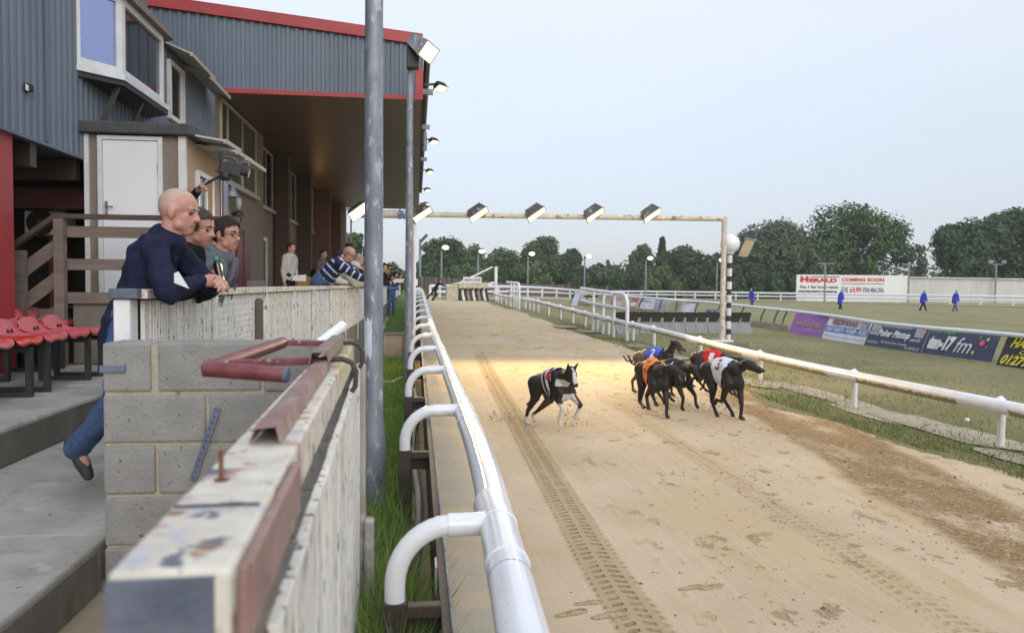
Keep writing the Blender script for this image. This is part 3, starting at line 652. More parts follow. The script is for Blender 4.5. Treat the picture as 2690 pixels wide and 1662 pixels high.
# ================================================================== FAR RAIL, FENCES, HERALD BOARD
fz = [rise(x, y) for x, y in FAR]
fr_ = thing('far_rail', 'white two-bar running rail curving round the far bend of the track', 'running rail', (FAR[0][0], FAR[0][1], fz[0]))
def polyl(tab, k=8):
    out = []
    for i in range(len(tab)-1):
        p0 = Vector(tab[max(i-1, 0)]); p1_ = Vector(tab[i]); p2_ = Vector(tab[i+1]); p3 = Vector(tab[min(i+2, len(tab)-1)])
        for j in range(k):
            t = j/k; out.append(.5*((2*p1_)+(p2_-p0)*t+(2*p0-5*p1_+4*p2_-p3)*t*t+(3*p1_-p0-3*p2_+p3)*t**3))
    return out+[Vector(tab[-1])]
pl = polyl([(x, y, z) for (x, y), z in zip(FAR, fz)])
for z_, r_ in ((1.0, .13), (.55, .11)):
    mb = MB(); mb.tube([q+Vector((0, 0, z_)) for q in pl], r_, 8); mb.build('rail_bar', m_white, fr_, smooth=50)
for q in pl[::2]:
    mb = MB(); mb.tube([q-Vector((0, 0, .1)), q+Vector((0, 0, 1.0))], .1, 6); mb.build('rail_post', m_whitepaint, fr_, smooth=50)
bf = thing('board_fence', 'long brown slatted board fence behind the starting traps', 'fence', (2, 85, .5))
pts = [at(1100, 760, Y=78), at(1200, 760, Y=84), at(1320, 760, Y=94), at(1450, 760, Y=108), at(1565, 760, Y=122)]
tops = [726, 731, 742, 744, 748]
mb = MB(); mc = MB(); rr = random.Random(6)
for i in range(4):
    a, b_ = pts[i], pts[i+1]; za = at(1100, tops[i], Y=a.y).z; zb = at(1100, tops[i+1], Y=b_.y).z; n = 14
    for k in range(n):
        f0, f1_ = k/n, (k+1)/n; q0, q1 = a.lerp(b_, f0), a.lerp(b_, f1_); zt = za+(zb-za)*(k//4*4/n); o_ = rr.uniform(-.04, .04)
        mb._add([(q0.x, q0.y+o_, 0), (q1.x-.04, q1.y+o_, 0), (q1.x-.04, q1.y+o_, zt), (q0.x, q0.y+o_, zt), (q0.x, q0.y+o_+.06, 0), (q1.x-.04, q1.y+o_+.06, 0), (q1.x-.04, q1.y+o_+.06, zt), (q0.x, q0.y+o_+.06, zt)], [(0, 1, 2, 3), (4, 7, 6, 5), (3, 2, 6, 7), (0, 3, 7, 4), (1, 5, 6, 2)])
        if rr.random() < .45: mc.box(q0.x-.07, q0.x+.07, q0.y-.12, q0.y-.02, 0, zt+.04)
mb.build('boards', m_boardfence, bf); mc.build('pale_posts', m_wood, bf)
# advertising wall
aw = at(2092, 790, Y=98); bw_ = at(2386, 790, Y=96); cw = at(2760, 790, Y=90)
def face(a, b_, z0, z1, th=.25):
    mb = MB(); d = (Vector((b_.x, b_.y, 0))-Vector((a.x, a.y, 0))).normalized(); n = Vector((d.y, -d.x, 0))
    mb._add([Vector((q.x, q.y, z))+n*s for q in (a, b_) for s in (0, -th) for z in (z0, z1)], [(0, 1, 3, 2), (4, 6, 7, 5), (0, 4, 5, 1), (2, 3, 7, 6), (0, 2, 6, 4), (1, 5, 7, 3)])
    return mb, d, n
m_board = M('white_advert_board', (.72, .72, .70), (.64, .64, .62), .6, .6, co='World', st=(1, 1, .2)); m_board2 = M('grimy_white_wall', (.62, .61, .58), (.52, .51, .48), 1.2, .8, co='World', st=(1, 1, .15), patches=(((.34, .33, .29), 1.5, .62, .15, (1, 1, .12)),))
TR = M('red_lettering', (.55, .03, .03), None, 3, .6); TN = M('navy_lettering', (.06, .08, .22), None, 3, .6); TK = M('black_lettering', (.03, .03, .035), None, 3, .6); TW = M('white_lettering', (.78, .78, .8), None, 3, .6)
ad = thing('advert_hoarding', 'large white newspaper hoarding with red headline lettering beyond the far rail', 'hoarding', (aw.x, aw.y, 0))
zt = at(2092, 721, Y=98).z; mb, d, n = face(aw, bw_, 0, zt); mb.build('panel', m_board, ad)
Lw = (bw_-aw).length; A = Vector((aw.x, aw.y, 0))
mb = MB()
def T(body, u0, u1, z0, z1, mi, thick=.03, sh=0): mb.m = mi; mb_text(mb, body, A+d*(Lw*u0)+Vector((0, 0, z0))+n*.02, d, (0, 0, 1), Lw*(u1-u0), z1-z0, thick, sh)
q = zt-1.0; H = lambda y: at(2092, y, Y=98).z
mb.m = 0; T('H', .03, .105, H(741), H(725), 0, .09); T('ERALD', .11, .36, H(741), H(730), 0, .07)
mb.m = 2; mb._add([A+d*(Lw*u)+Vector((0, 0, z))+n*.02 for u, z in ((.12, H(727.6)), (.38, H(727.6)), (.38, H(725.4)), (.12, H(725.4)))], [(0, 1, 2, 3)])
T('No.1 for local news', .03, .37, H(757), H(749), 2); T('COMING SOON', .40, .78, H(738), H(728.5), 0, .05)
mb.m = 1; mb._add([A+d*(Lw*u)+Vector((0, 0, z))+n*.02 for u, z in ((.40, H(744.6)), (.78, H(744.6)), (.78, H(743)), (.40, H(743)))], [(0, 1, 2, 3)])
T('THE', .40, .46, H(767), H(753), 1, .02); T('£4.99', .475, .575, H(767), H(753), 0, .03); T('STEAK MEAL DEAL', .59, .78, H(766), H(754), 1, .02)
mb.m = 2; mb._add([A+d*(Lw*u)+Vector((0, 0, z))+n*.02 for u, z in ((.015, 1.0), (.36, 1.0), (.36, H(763)), (.015, H(763)))], [(0, 1, 2, 3)])
mb.m = 3; mb_text(mb, 'harlowherald24.co.uk', A+d*(Lw*.025)+Vector((0, 0, H(772)))+n*.05, d, (0, 0, 1), Lw*.32, H(765)-H(772), .02)
mb.build('lettering', [TR, TN, TK, TW], ad)
bl_ = thing('boundary_wall', 'long plain white boundary wall right of the newspaper hoarding', 'wall', (bw_.x, bw_.y, 0))
mb, d, n = face(bw_+Vector((.3, .4, 0)), cw, 0, at(2500, 731, Y=94).z); mb.build('wall_panels', m_board2, bl_)
mb = MB(); mb.beam(Vector((bw_.x+.3, bw_.y+.2, at(2390, 728, Y=96).z)), Vector((cw.x, cw.y-.2, at(2390, 731, Y=93).z)), .25, .12); mb.build('coping', m_whitepaint, bl_)
# far light poles
def far_light(px, py, Y_, label, name='light_pole'):
    q = at(px, py, Y=Y_); g_ = rise(q.x, q.y); t = thing(name, label, 'light pole', (q.x, q.y, g_), 'floodlight poles round the far bend')
    mb = MB(); mb.tube([(q.x, q.y, g_-.2), (q.x, q.y, q.z)], [.13, .1], 8); mb.build('pole', m_galv, t, smooth=50)
    mb = MB(); d = Vector((.5, -.7, 0)); mb.beam(q, q+d*.3+Vector((0, 0, .25)), .25, .25); mb.build('lamp_head', m_darkgrey, t)
    mb = MB(); mb.ell(q+Vector((.45, -.6, .25)), (.42, .3, .26), 10, 8); mb.build('lit_lens', m_lampgreen, t, smooth=60)
for px, py, Y_, s in ((1160, 656, 95, 'leftmost lit light pole behind the brown fence'), (1256, 666, 100, 'lit light pole behind the starting traps and their long arm'), (1387, 672, 105, 'lit light pole behind the white post of the traps arm'), (1536, 678, 108, 'lit light pole behind the tall white railing'), (1697, 683, 110, 'lit light pole in front of the pointed conifer'), (1884, 688, 112, 'lit light pole just left of the gantry corner post')):
    far_light(px, py, Y_, s)
q = at(1104, 628, Y=80); t = thing('twin_light_pole', 'tall unlit pole with two small angled lamp heads left of the trees', 'light pole', (q.x, q.y, .6))
mb = MB(); mb.tube([(q.x, q.y, .4), q], .13, 8); mb.build('pole', m_galv, t, smooth=50)
for dz in (0, -.75):
    mb = MB(); c_ = q+Vector((.45, -.1, dz)); mb.beam(c_+Vector((-.4, 0, -.25)), c_+Vector((.25, 0, .45)), .22, .3); mb.build('lamp_head', m_darkgrey, t)
for px, py, Y_, s, hd in ((2617, 694, 92, 'T-shaped unlit light pole in front of the plain white wall at right', 1), (2168, 692, 88, 'T-shaped pole in front of the newspaper hoarding', 0), (2388, 694, 90, 'thin T-shaped pole between hoarding and plain white wall', 0)):
    q = at(px, py, Y=Y_); t = thing('cross_arm_pole', s, 'light pole', (q.x, q.y, 0))
    mb = MB(); mb.tube([(q.x, q.y, -.2), q], .10, 8); mb.build('pole', m_galv, t, smooth=50)
    mb = MB(); mb.beam(q+Vector((-1.0, 0, 0)), q+Vector((1.1, 0, 0)), .1, .1); mb.beam(q+Vector((-.45, 0, -.03)), q+Vector((0, 0, -.5)), .06, .06); mb.build('cross_arm', m_galv, t)
    if hd:
        for dx in (-.85, 1.0):
            mb = MB(); mb.box(q.x+dx-.28, q.x+dx+.28, q.y-.25, q.y+.1, q.z+.1, q.z+.5); mb.build('lamp_head', m_galv, t, bev=.05)
# small goal-like white frame on the infield
# ================================================================== STARTING TRAPS
tz = rise(3, 55); s_ = thing('starting_traps', 'black and white striped greyhound starting traps on the sand with a lifting arm', 'starting traps', (3.5, 55.5, tz))
x0, x1_ = 2.15, 5.05; Y0 = 55.2
m_trapw = M('dirty_cream_panel', (.52, .49, .38), (.40, .36, .26), 3, .7, co='World', patches=(((.24, .17, .09), 2.5, .6, .15, (1, 1, .5)),))
mb = MB(); mb.box(x0, x0+.82, Y0-.1, Y0+1.4, tz, tz+.80); mb.prism([(x0, Y0-.1, tz+.8), (x0+.82, Y0-.1, tz+.8), (x0+.82, Y0-.1, tz+1.28), (x0+.45, Y0-.1, tz+1.22), (x0+.1, Y0-.1, tz+1.0)], (0, 1.5, 0)); mb.build('end_box', m_trapw, s_, bev=.02)
mb = MB(); w_ = (x1_-x0-.84)/11
for i in range(11):
    mb.m = 1 if i in (1, 5, 9) else 2 if i in (3, 7) else 0
    a = x0+.84+i*w_
    pr_ = [(a, Y0+.5*(1-math.cos(k*.3)), tz+.02+.72*math.cos(math.pi/2-k*.3)/math.cos(math.pi/2-1.5)) for k in range(6)]
    pr_ = [(a+.12*(1-k/5)**2, Y0-.25+.25*(k/5)**.5, tz+.03+.8*k/5) for k in range(6)]
    vs = [q2 for q1 in pr_ for q2 in (q1, (q1[0]+w_*.97, q1[1], q1[2]))]
    mb._add([(x+.10*0, y, z) for x, y, z in vs], [(2*k, 2*k+1, 2*k+3, 2*k+2) for k in range(5)])
o = mb.build('striped_shutters', [m_black, m_whitepaint, m_concbrown], s_, smooth=50); o.modifiers.new('solid', 'SOLIDIFY').thickness = .04
mb = MB(); mb.box(x0+.84, x1_, Y0+.08, Y0+1.4, tz+.05, tz+.84); mb.build('trap_body', m_dark, s_)
mb = MB()
for i in range(6):
    a = x0+.84+i*(x1_-x0-.84)/6; mb.prism([(a, Y0-.3, tz+.86), (a+.34, Y0-.3, tz+.94), (a+.34, Y0-.3, tz+1.22), (a, Y0-.3, tz+1.22)], (0, 1.6, 0))
mb.build('lids', m_trapw, s_)
mb = MB(); mb.box(x0+.6, x1_+.5, Y0-.34, Y0-.31, tz+1.22, tz+1.27); mb.build('top_bar', m_whitepaint, s_)
mb = MB(); mb.box(3.3, 4.6, Y0-.2, Y0-.15, tz+1.3, tz+1.68); mb.build('sign', m_board, s_)
mb = MB(); mb_text(mb, 'HARLOW STADIUM', (3.38, Y0-.203, tz+1.38), (1, 0, 0), (0, 0, 1), 1.14, .2, .03); mb.build('lettering', M('dull_red_lettering', (.22, .05, .07), None, 3, .6), s_)
mb = MB(); q0 = at(1165, 760, Y=55.5); q1 = at(1294, 701, Y=57); mb.beam(at(1205, 744, Y=55.6), q1, .1, .1); mb.beam(at(1178, 757, Y=55.4), at(1226, 741, Y=55.6), .25, .2); mb.build('lifting_arm', m_whitepaint, s_)
mb = MB(); a = at(1283, 760, Y=56.5); b_ = at(1297, 742, Y=57); mb.beam(at(1268, 757, Y=56), at(1295, 741, Y=57), .1, .1); mb.beam(at(1280, 752, Y=56), at(1297, 743, Y=57), .07, .07); mb.build('stay', m_whitepaint, s_)
q = at(1303, 700, Y=57); t = tag(MB().box(q.x-.11, q.x+.11, 56.9, 57.1, .5, q.z).build('white_post', m_whitepaint, bev=.05), 'tall square white post at the end of the traps lifting arm', 'post')
q = at(1091, 740, Y=70); tag(MB().box(q.x-.18, q.x+.22, 70, 70.15, q.z-.35, q.z+.25).build('notice_board', m_board), 'small white notice beside the slim grey pole', 'notice')
# ================================================================== INFIELD BANNERS
CV = [(1497, 798), (1671, 822), (1819, 836), (1990, 860), (2070, 872), (2172, 891), (2276, 914), (2408, 934), (2600, 958), (2760, 985)]
cv = polyl([tuple(gat(*q)) for q in CV], 12)
mlk = thing('infield_rail', 'curving white pipe rail on slanted brackets across the infield behind the banners', 'rail', tuple(cv[20]))
def back(q, i): # infield side normal
    d = (cv[min(i+1, len(cv)-1)]-cv[max(i-1, 0)]).normalized(); n = Vector((-d.y, d.x, 0)); return n if n.x > 0 else -n
BH, BB = .69, .32
tops = [q+back(q, i)*BB+Vector((0, 0, BH+.03)) for i, q in enumerate(cv)]
mb = MB(); mb.tube(tops, .055, 10); mb.build('rail_pipe', m_white, mlk, smooth=40)
IB = 48
for i in range(0, IB, 4):
    mb = MB(); mb.tube([cv[i]+back(cv[i], i)*.05, cv[i]+back(cv[i], i)*.18+Vector((0, 0, .45)), tops[i]], .035, 8); mb.build('bracket', m_darkgrey, mlk, smooth=40)
mb = MB()
for i in range(IB):
    a, b_ = cv[i], cv[i+1]; n0, n1 = back(a, i), back(b_, i+1); U = Vector((0, 0, .24)); D_ = Vector((0, 0, -.1))
    mb._add([a+D_, a+U, a+n0*.1+U, b_+D_, b_+U, b_+n1*.1+U], [(0, 3, 4, 1), (1, 4, 5, 2)])
mb.build('kerb_board', m_slab, mlk)
def banner(p0, p1, col, label, texts, lean=BB, hgt=BH, shear=.35, extra=None, name='banner', zb=0.0):
    # p0,p1 pixel bases left and right; the top edge lies on the rail behind
    a, b_ = gat(*p0), gat(*p1); d = (b_-a); d.z = 0; L = d.length; d.normalize(); n = Vector((-d.y, d.x, 0))
    if n.y < 0: n = -n
    a = a-n*.02+Vector((0, 0, zb)); up = (n*(lean-.01)+Vector((0, 0, hgt))); hl = up.length; u = up.normalized()
    t = thing(name, label, 'banner', tuple(a))
    mb = MB(); fn_ = d.cross(u)
    k = 10; vs = []; rr = random.Random(int(p0[0]))
    for i in range(k+1):
        q = a+d*(L*i/k)+Vector((0, 0, rise(a.x, a.y+(b_.y-a.y)*i/k)-rise(a.x, a.y)))
        q.z = a.z+(b_.z+zb-a.z)*i/k
        for j in range(3): vs.append(q+up*(j/2)+fn_*(.008*math.sin(i*1.3+j)))
    mb._add(vs, [(i*3+j, i*3+3+j, i*3+4+j, i*3+1+j) for i in range(k) for j in range(2)])
    mb.build('sheet', col, t, smooth=60)
    mats = []; mb = MB(); sl = (b_.z+zb-a.z)/L; dx = (d+Vector((0, 0, sl))).normalized()
    for body, u0, u1, v0, v1, mt, th in texts:
        if mt not in mats: mats.append(mt)
        mb.m = mats.index(mt)
        if body is None: mb._add([a+dx*(L*p)+u*(hl*q)+fn_*.012 for p, q in ((u0, v0), (u1, v0), (u1, v1), (u0, v1))], [(0, 1, 2, 3)])
        elif body == 'disc':
            c_ = a+dx*(L*u0)+u*(hl*v0); mb._add([c_+(dx*math.cos(g)+u*math.sin(g))*u1+fn_*(.014+.001*v1) for g in fr(0, 6.283, 16)[:-1]], [list(range(16))])
        elif body == 'ring':
            c_ = a+dx*(L*u0)+u*(hl*v0); vs = [c_+(dx*math.cos(g)*1.3+u*math.sin(g)*.85)*(u1+w_)+fn_*.013 for g in fr(0, 6.283, 28) for w_ in (0, .012)]; mb._add(vs, [(2*i, 2*i+2, 2*i+3, 2*i+1) for i in range(28)])
        else: mb_text(mb, body, a+dx*(L*u0)+u*(hl*v0), dx, u, L*(u1-u0), hl*(v1-v0), th, shear, .016)
    if mats: mb.build('lettering', mats, t)
    return t
c3 = lambda n, *c: M(n, c, tuple(x*.85 for x in c), 3, .55, co='World')
b_purple = c3('purple_sheet', .28, .10, .36); b_white = c3('white_sheet', .70, .71, .76); b_navy = c3('navy_sheet', .045, .055, .11); b_black = c3('black_sheet', .018, .018, .02)
b_yel = c3('yellow_lettering', .75, .62, .03); b_green = c3('green_lettering', .12, .45, .10); b_pink = c3('pink_spot', .72, .10, .22); b_lav = c3('lavender_lettering', .55, .42, .62); b_gold = c3('gold_lettering', .50, .36, .14); b_blue = c3('blue_sheet', .08, .14, .50); b_maroon = c3('maroon_lettering', .28, .07, .09); b_lime = c3('lime_spot', .42, .62, .12); b_grey = c3('grey_picture', .36, .40, .46); b_skin = c3('skin_picture', .45, .30, .24); b_tan = c3('tan_sheet', .50, .45, .25); b_greyblue = c3('grey_blue_sheet', .34, .36, .45); b_pale = c3('pale_blue_sheet', .55, .62, .76); b_red = c3('red_sheet', .42, .06, .07)
banner((2072, 873), (2158, 887), b_purple, 'purple banner with a pale oval line and gold lettering on the infield rail', [('PARTY NIGHTS HERE', .12, .88, .42, .60, b_gold, .02), ('ring', .50, .22, .50, 0, b_lav, 0), ('www.harlowstadium.co.uk', .45, .95, .22, .32, b_lav, 0)])
banner((2160, 888), (2270, 906), b_white, 'white and blue striped poker and darts banner between purple and navy banners', [('HARLOW HOUNDS', .10, .72, .66, .92, b_maroon, .03), ('POKER', .76, .97, .80, .95, b_maroon, .02), ('CLUB', .78, .97, .64, .78, b_maroon, .02), (None, .0, 1, .34, .60, b_blue, 0), ('PLAY DARTS - POKER - POOL', .03, .98, .37, .56, TW, .03), ('Internet terminals. Enquire at reception', .04, .96, .08, .24, b_lav, .0)])
banner((2272, 906), (2420, 927), b_navy, 'navy poker website banner with grey pictures in its upper corners', [(None, .02, .20, .60, .98, b_grey, 0), ('disc', .14, .10, .80, 1, b_skin, 0), (None, .80, .95, .55, .95, b_grey, 0), ('disc', .92, .10, .78, 1, b_skin, 0), ('www.', .02, .17, .46, .58, TW, .02), ('Poker Pitstop', .17, .74, .36, .72, TW, .04), ('.co.uk', .75, .93, .38, .52, TW, .02), ('"For all your private poker parties"', .22, .74, .80, .91, TW, 0), ('The Poker Event Company', .28, .74, .14, .28, TW, .0), ('Tel. 07855 966 337', .03, .24, .12, .22, TW, 0), ('Tel. 07855 966 337', .72, .96, .05, .15, TW, 0)])
banner((2422, 927), (2606, 951), b_navy, 'large navy radio banner with pink and green spots', [('101.7FM - ONLINE', .03, .40, .80, .96, b_green, .02), ('ten-17', .05, .44, .18, .72, TW, .07), ('fm', .45, .68, .18, .72, TW, .0), ('disc', .80, .075, .60, 1, b_pink, 0), ('disc', .86, .045, .74, 2, b_lime, 0), ('disc', .72, .05, .24, 1, b_lime, 0), ('disc', .86, .026, .95, 1, b_pink, 0), ('disc', .755, .02, .80, 1, b_lime, 0), ('disc', .87, .03, .48, 3, b_pink, 0)])
banner((2618, 958), (2800, 985), b_black, 'black banner with yellow lettering and phone number cut by the right picture edge', [('HARLOW TAXIS', .10, 1.2, .62, .94, b_yel, .05), ('Call And Collect', .28, 1.1, .42, .56, b_yel, .02), ('01279 444 400', .05, 1.05, .05, .38, b_yel, .04)])
# far row of leaning boards
banner((1672, 822), (1711, 825), b_white, 'white advert board with red lines, behind the hurdle brushes', [('FOR BETTING', .10, .92, .72, .90, b_lav, .02), ('CALL US', .10, .9, .45, .62, b_greyblue, 0), ('TONIGHT', .05, .95, .12, .26, b_pale, .03)])
banner((1713, 825), (1744, 828), b_greyblue, 'grey blue advert board leaning beside the white one', [('RACING', .2, .8, .55, .75, b_lav, 0), (None, .2, .7, .15, .3, b_white, 0)])
banner((1746, 828), (1780, 832), b_tan, 'dull yellow advert board in the infield row', [('SPORTS BAR', .12, .9, .62, .85, b_grey, 0), ('NIGHTLY', .2, .9, .35, .5, b_grey, 0), (None, .05, .95, .05, .25, b_yel, 0)])
banner((1784, 832), (1822, 836), b_pale, 'pale blue and white advert board in the infield row', [(None, .15, .95, .1, .9, b_white, 0), ('Greyhounds', .2, .9, .66, .8, b_pale, 0), ('WEDNESDAY', .2, .9, .44, .56, b_pale, 0), ('SATURDAY', .2, .9, .2, .32, b_pale, 0)])
banner((1850, 840), (1882, 846), b_greyblue, 'dark crumpled advert sheet at the right end of the infield row', [(None, .1, .5, .2, .8, b_navy, 0), (None, .6, .9, .3, .9, b_blue, 0)], lean=.1, hgt=.5)
banner((1651, 810), (1668, 812), b_red, 'small red advert board left of the infield row', [(None, .1, .9, .2, .5, b_white, 0)])
banner((1500, 802), (1516, 803), b_pale, 'small pale blue advert board far left on the infield rail', [(None, .2, .8, .3, .7, b_white, 0)])
banner((1600, 806), (1630, 808), c3('pink_sheet', .55, .40, .42), 'faded pink advert board behind the tall white railing', [('LUCKY TRAP', .1, .9, .5, .8, b_red, 0)])
# ================================================================== HURDLES
hA, hB = gat(1622, 877), gat(1980, 876)
m_brush = M('black_brush', (.022, .02, .017), (.05, .045, .035), 30, .95); m_hgrey = M('grey_hurdle_board', (.30, .29, .30), (.235, .23, .24), 5, .8, co='World', isl=.15)
hd_ = (hB-hA); hn = 6
for i in range(hn):
    a = hA+hd_*(i/hn); b_ = hA+hd_*((i+.96)/hn); d = (b_-a).normalized(); n = Vector((-d.y, d.x, 0)); L = (b_-a).length
    t = thing('hurdle', 'grey hurdle with black brush top, ' + ['at the left end of the row', 'second from the left', 'third from the left', 'third from the right', 'second from the right', 'at the right end of the row'][i], 'hurdle', tuple(a), 'hurdles stored in a row on the infield')
    mb = MB(); k = 7
    for j in range(k):
        p = a+d*(L*j/k); q = a+d*(L*(j+.94)/k)
        mb._add([w_+n*s+Vector((0, 0, z)) for w_ in (p, q) for s, z in ((0, -.02), (.2, .40), (.03, -.02), (.23, .40))], [(0, 4, 5, 1), (2, 3, 7, 6), (0, 1, 3, 2), (4, 6, 7, 5), (1, 5, 7, 3)])
    mb.build('board', m_hgrey, t)
    rr = random.Random(i)
    for j in range(2):
        mb = MB()
        for c_ in range(420):
            f = (j+rr.uniform(.04, .90))/2; p = a+d*(L*f)+n*rr.uniform(.18, .26)+Vector((0, 0, .38)); h_ = rr.uniform(.24, .33); v2 = Vector((rr.uniform(-.03, .03), 0, 0))+d*rr.uniform(.01, .10)+n*rr.uniform(.0, .08)
            sd_ = d*.012; mb._add([p-sd_, p+sd_, p+v2+Vector((0, 0, h_))+sd_*.7, p+v2+Vector((0, 0, h_))-sd_*.7], [(0, 1, 2, 3)])
        mb.build('brush', m_brush, t)
    mb = MB()
    for f in (0.0, .5, .985):
        p = a+d*(L*f); mb.beam(p+n*.17+Vector((0, 0, .35)), p+n*.2+d*.05+Vector((0, 0, .52)), .03, .03)
    mb.build('stake', m_creamframe, t)
# ================================================================== GRANDSTAND
gs = thing('grandstand', 'grandstand with blue grey corrugated cladding, red trim and deep brown canopy', 'grandstand', (-6, 20, .89))
Xw, Yg, Zs = -3.97, 16.2, 5.6
# front upper storey, corrugated, facing the track
mb = MB(); mb.corr((Xw, 3.5, 0), (0, 1, 0), 7.8, lambda t: 3.27, lambda t: 9.0, (1, 0, 0), .145, .022); mb.corr((Xw, 11.3, 0), (0, 1, 0), 4.9, lambda t: 3.2, lambda t: 5.52, (1, 0, 0), .145, .022); mb.build('side_cladding', m_clad, gs)
mb = MB(); mb.box(-12, Xw-.06, 3.5, 11.29, 3.26, 9.0); mb.box(-12, Xw-.06, 11.291, Yg-.02, 3.19, 5.50); mb.build('upper_storey', m_darkgrey, gs)
mb = MB(); mb.box(Xw-.05, Xw+.03, 9.02, 9.05, 3.3, 9); mb.box(Xw-.05, Xw+.035, 3.4, 11.3, 3.245, 3.27); mb.build('sheet_joint', m_clad, gs)
mb = MB(); q = at(74, 231, X=Xw+.03); mb.box(q.x-.02, q.x+.03, q.y-.05, q.y+.05, q.z-.035, q.z+.035); mb.build('vent_hole', m_dark, gs)
mb = MB(); q = at(71, 231, X=Xw+.06); mb.box(q.x, q.x+.008, q.y-.035, q.y+.02, q.z-.03, q.z+.03); mb.build('vent_flap', m_upvc, gs)
mb = MB(); mb.box(-12, Xw+.05, 11.2, Yg-.03, 5.52, 5.58); mb.build('flat_roof', m_felt, gs)
# gable end of the canopy
sl = .097; zr = lambda x: 6.70-sl*(x-.1)
mb = MB(); mb.corr((-9, Yg, 0), (1, 0, 0), 9.1, lambda t: (5.5 if t < 5.0 else Zs+.0), lambda t: zr(-9+t)-.02, (0, -1, 0), .172, .028); mb.build('gable_cladding', m_clad, gs)
mb = MB(); mb.prism([(-9, Yg-.09, zr(-9)-.06), (.12, Yg-.09, zr(.12)-.06), (.12, Yg-.09, zr(.12)+.16), (-9, Yg-.09, zr(-9)+.16)], (0, .10, 0)); mb.build('red_fascia', m_redfascia, gs)
mb = MB(); mb.box(-4.0, .02, Yg-.06, Yg+.03, Zs-.06, Zs+.025); mb.box(-.02, .13, Yg-.055, Yg+.05, Zs-.05, 6.2); mb.build('red_trim', m_redfascia, gs)
mb = MB(); mb.prism([(-9, Yg+.02, zr(-9)+.10), (.14, Yg+.02, zr(.14)+.10), (.14, Yg+.02, zr(.14)+.02), (-9, Yg+.02, zr(-9)+.02)], (0, 24.2, 0)); mb.build('roof', m_felt, gs)
mb = MB(); k = 60
for i in range(60): mb.box(-4.3, .10, Yg+.04+i*.4, Yg+.04+i*.4+.392, Zs, Zs+.03)
mb.build('soffit', m_soffit, gs)
mb = MB(); mb.box(.10, .13, Yg+.06, 40.3, Zs-.02, 6.68); mb.build('side_fascia', m_brown, gs)
mb = MB(); mb.tube([(.22, Yg+.02, 6.60), (.22, 40.3, 6.5)], .075, 10); mb.build('gutter', m_brown, gs, smooth=40)
MB().tube([(.20, 19.6, 5.55), (.20, 19.6, 5.1)], .06, 10).build('downpipe', m_galv, gs, smooth=40)
for y in (17.6, 21.5, 27): MB().box(.13, .36, y, y+.06, 6.0, 6.12).build('gutter_bracket', m_galv, gs)
# walls
mb = MB(); mb.box(-9, Xw, Yg+.03, 21.2, .6, Zs); mb.box(-9, -4.25, 21.2, 41, .6, Zs); mb.box(-4.3, Xw+.01, 11.7, Yg, .6, 3.2); mb.build('rendered_wall', m_wallrender, gs)
m_brickw, p = newmat('dark_brick'); v = coords('World')
bt = S.T.nodes.new('ShaderNodeTexBrick'); mp = S.T.nodes.new('ShaderNodeMapping'); mp.inputs['Rotation'].default_value = (R(90), 0, 0)
S.T.links.new(v.k, mp.inputs[0]); S.T.links.new(mp.outputs[0], bt.inputs['Vector'])
for k_, c in (('Color1', (.10, .05, .032)), ('Color2', (.065, .035, .025)), ('Mortar', (.12, .10, .08))): bt.inputs[k_].default_value = c+(1,)
bt.inputs['Scale'].default_value = 1; bt.inputs['Brick Width'].default_value = .225; bt.inputs['Row Height'].default_value = .075; bt.inputs['Mortar Size'].default_value = .008
S.T.links.new(bt.outputs[0], p.inputs['Base Color']); p.inputs['Roughness'].default_value = .9
for y0, y1, x in ((24.15, 24.5, -3.80), (28.6, 29.0, -3.72), (33.1, 33.5, -3.55), (37.9, 40.4, -3.55)):
    mb = MB(); mb.box(-4.2, x, y0, y1, .7, Zs-.003); mb.build('brick_pier', m_brickw, gs)
def window(par, x, y0, y1, z0, z1, mull=(), fw_=.06, fr_m=None, sill=True, glass=None, name='window'):
    fr_m = fr_m or m_creamframe; mb = MB()
    mb.box(x-.03, x+.045, y0, y0+fw_, z0+fw_, z1-fw_); mb.box(x-.03, x+.045, y1-fw_, y1, z0+fw_, z1-fw_); mb.box(x-.03, x+.046, y0, y1, z0, z0+fw_); mb.box(x-.03, x+.046, y0, y1, z1-fw_, z1)
    for a in mull: mb.box(x-.03, x+.04, a-fw_*.4, a+fw_*.4, z0+fw_, z1-fw_)
    o = mb.build(name, fr_m, par)
    mb = MB(); mb.quad((x+.012, y0, z0), (x+.012, y1, z0), (x+.012, y1, z1), (x+.012, y0, z1)); mb.build('pane', glass or m_darkglass, o)
    if sill: mb = MB(); mb.box(x-.02, x+.12, y0-.06, y1+.06, z0-.08, z0-.001); mb.build('sill', fr_m, o)
window(gs, Xw, 16.6, 20.1, 3.91, 5.56, (17.2, 18.6), .07)
window(gs, -4.25, 21.95, 23.95, 3.91, 5.56, (22.9,))
window(gs, -4.25, 26.6, 28.4, 3.91, 5.56, (27.5,)); window(gs, -4.25, 31.4, 33.0, 3.91, 5.56, ()); window(gs, -4.25, 36.2, 37.7, 3.91, 5.5, ())
window(gs, -4.25, 21.9, 23.0, .9, 3.07, (), .09, m_upvc, False, name='glazed_door'); window(gs, -4.25, 26.4, 28.0, .9, 3.1, (27.2,), .09, m_creamframe, False, name='glazed_door'); window(gs, -4.25, 31.2, 32.6, .9, 3.1, (), .09, m_creamframe, False, name='glazed_door')
mb = MB(); mb.box(Xw, Xw+.05, 17.9, 19.3, .9, 3.0); mb.box(Xw+.05, Xw+.07, 18.55, 18.62, .9, 3.0); mb.build('red_door', m_redcol, gs)
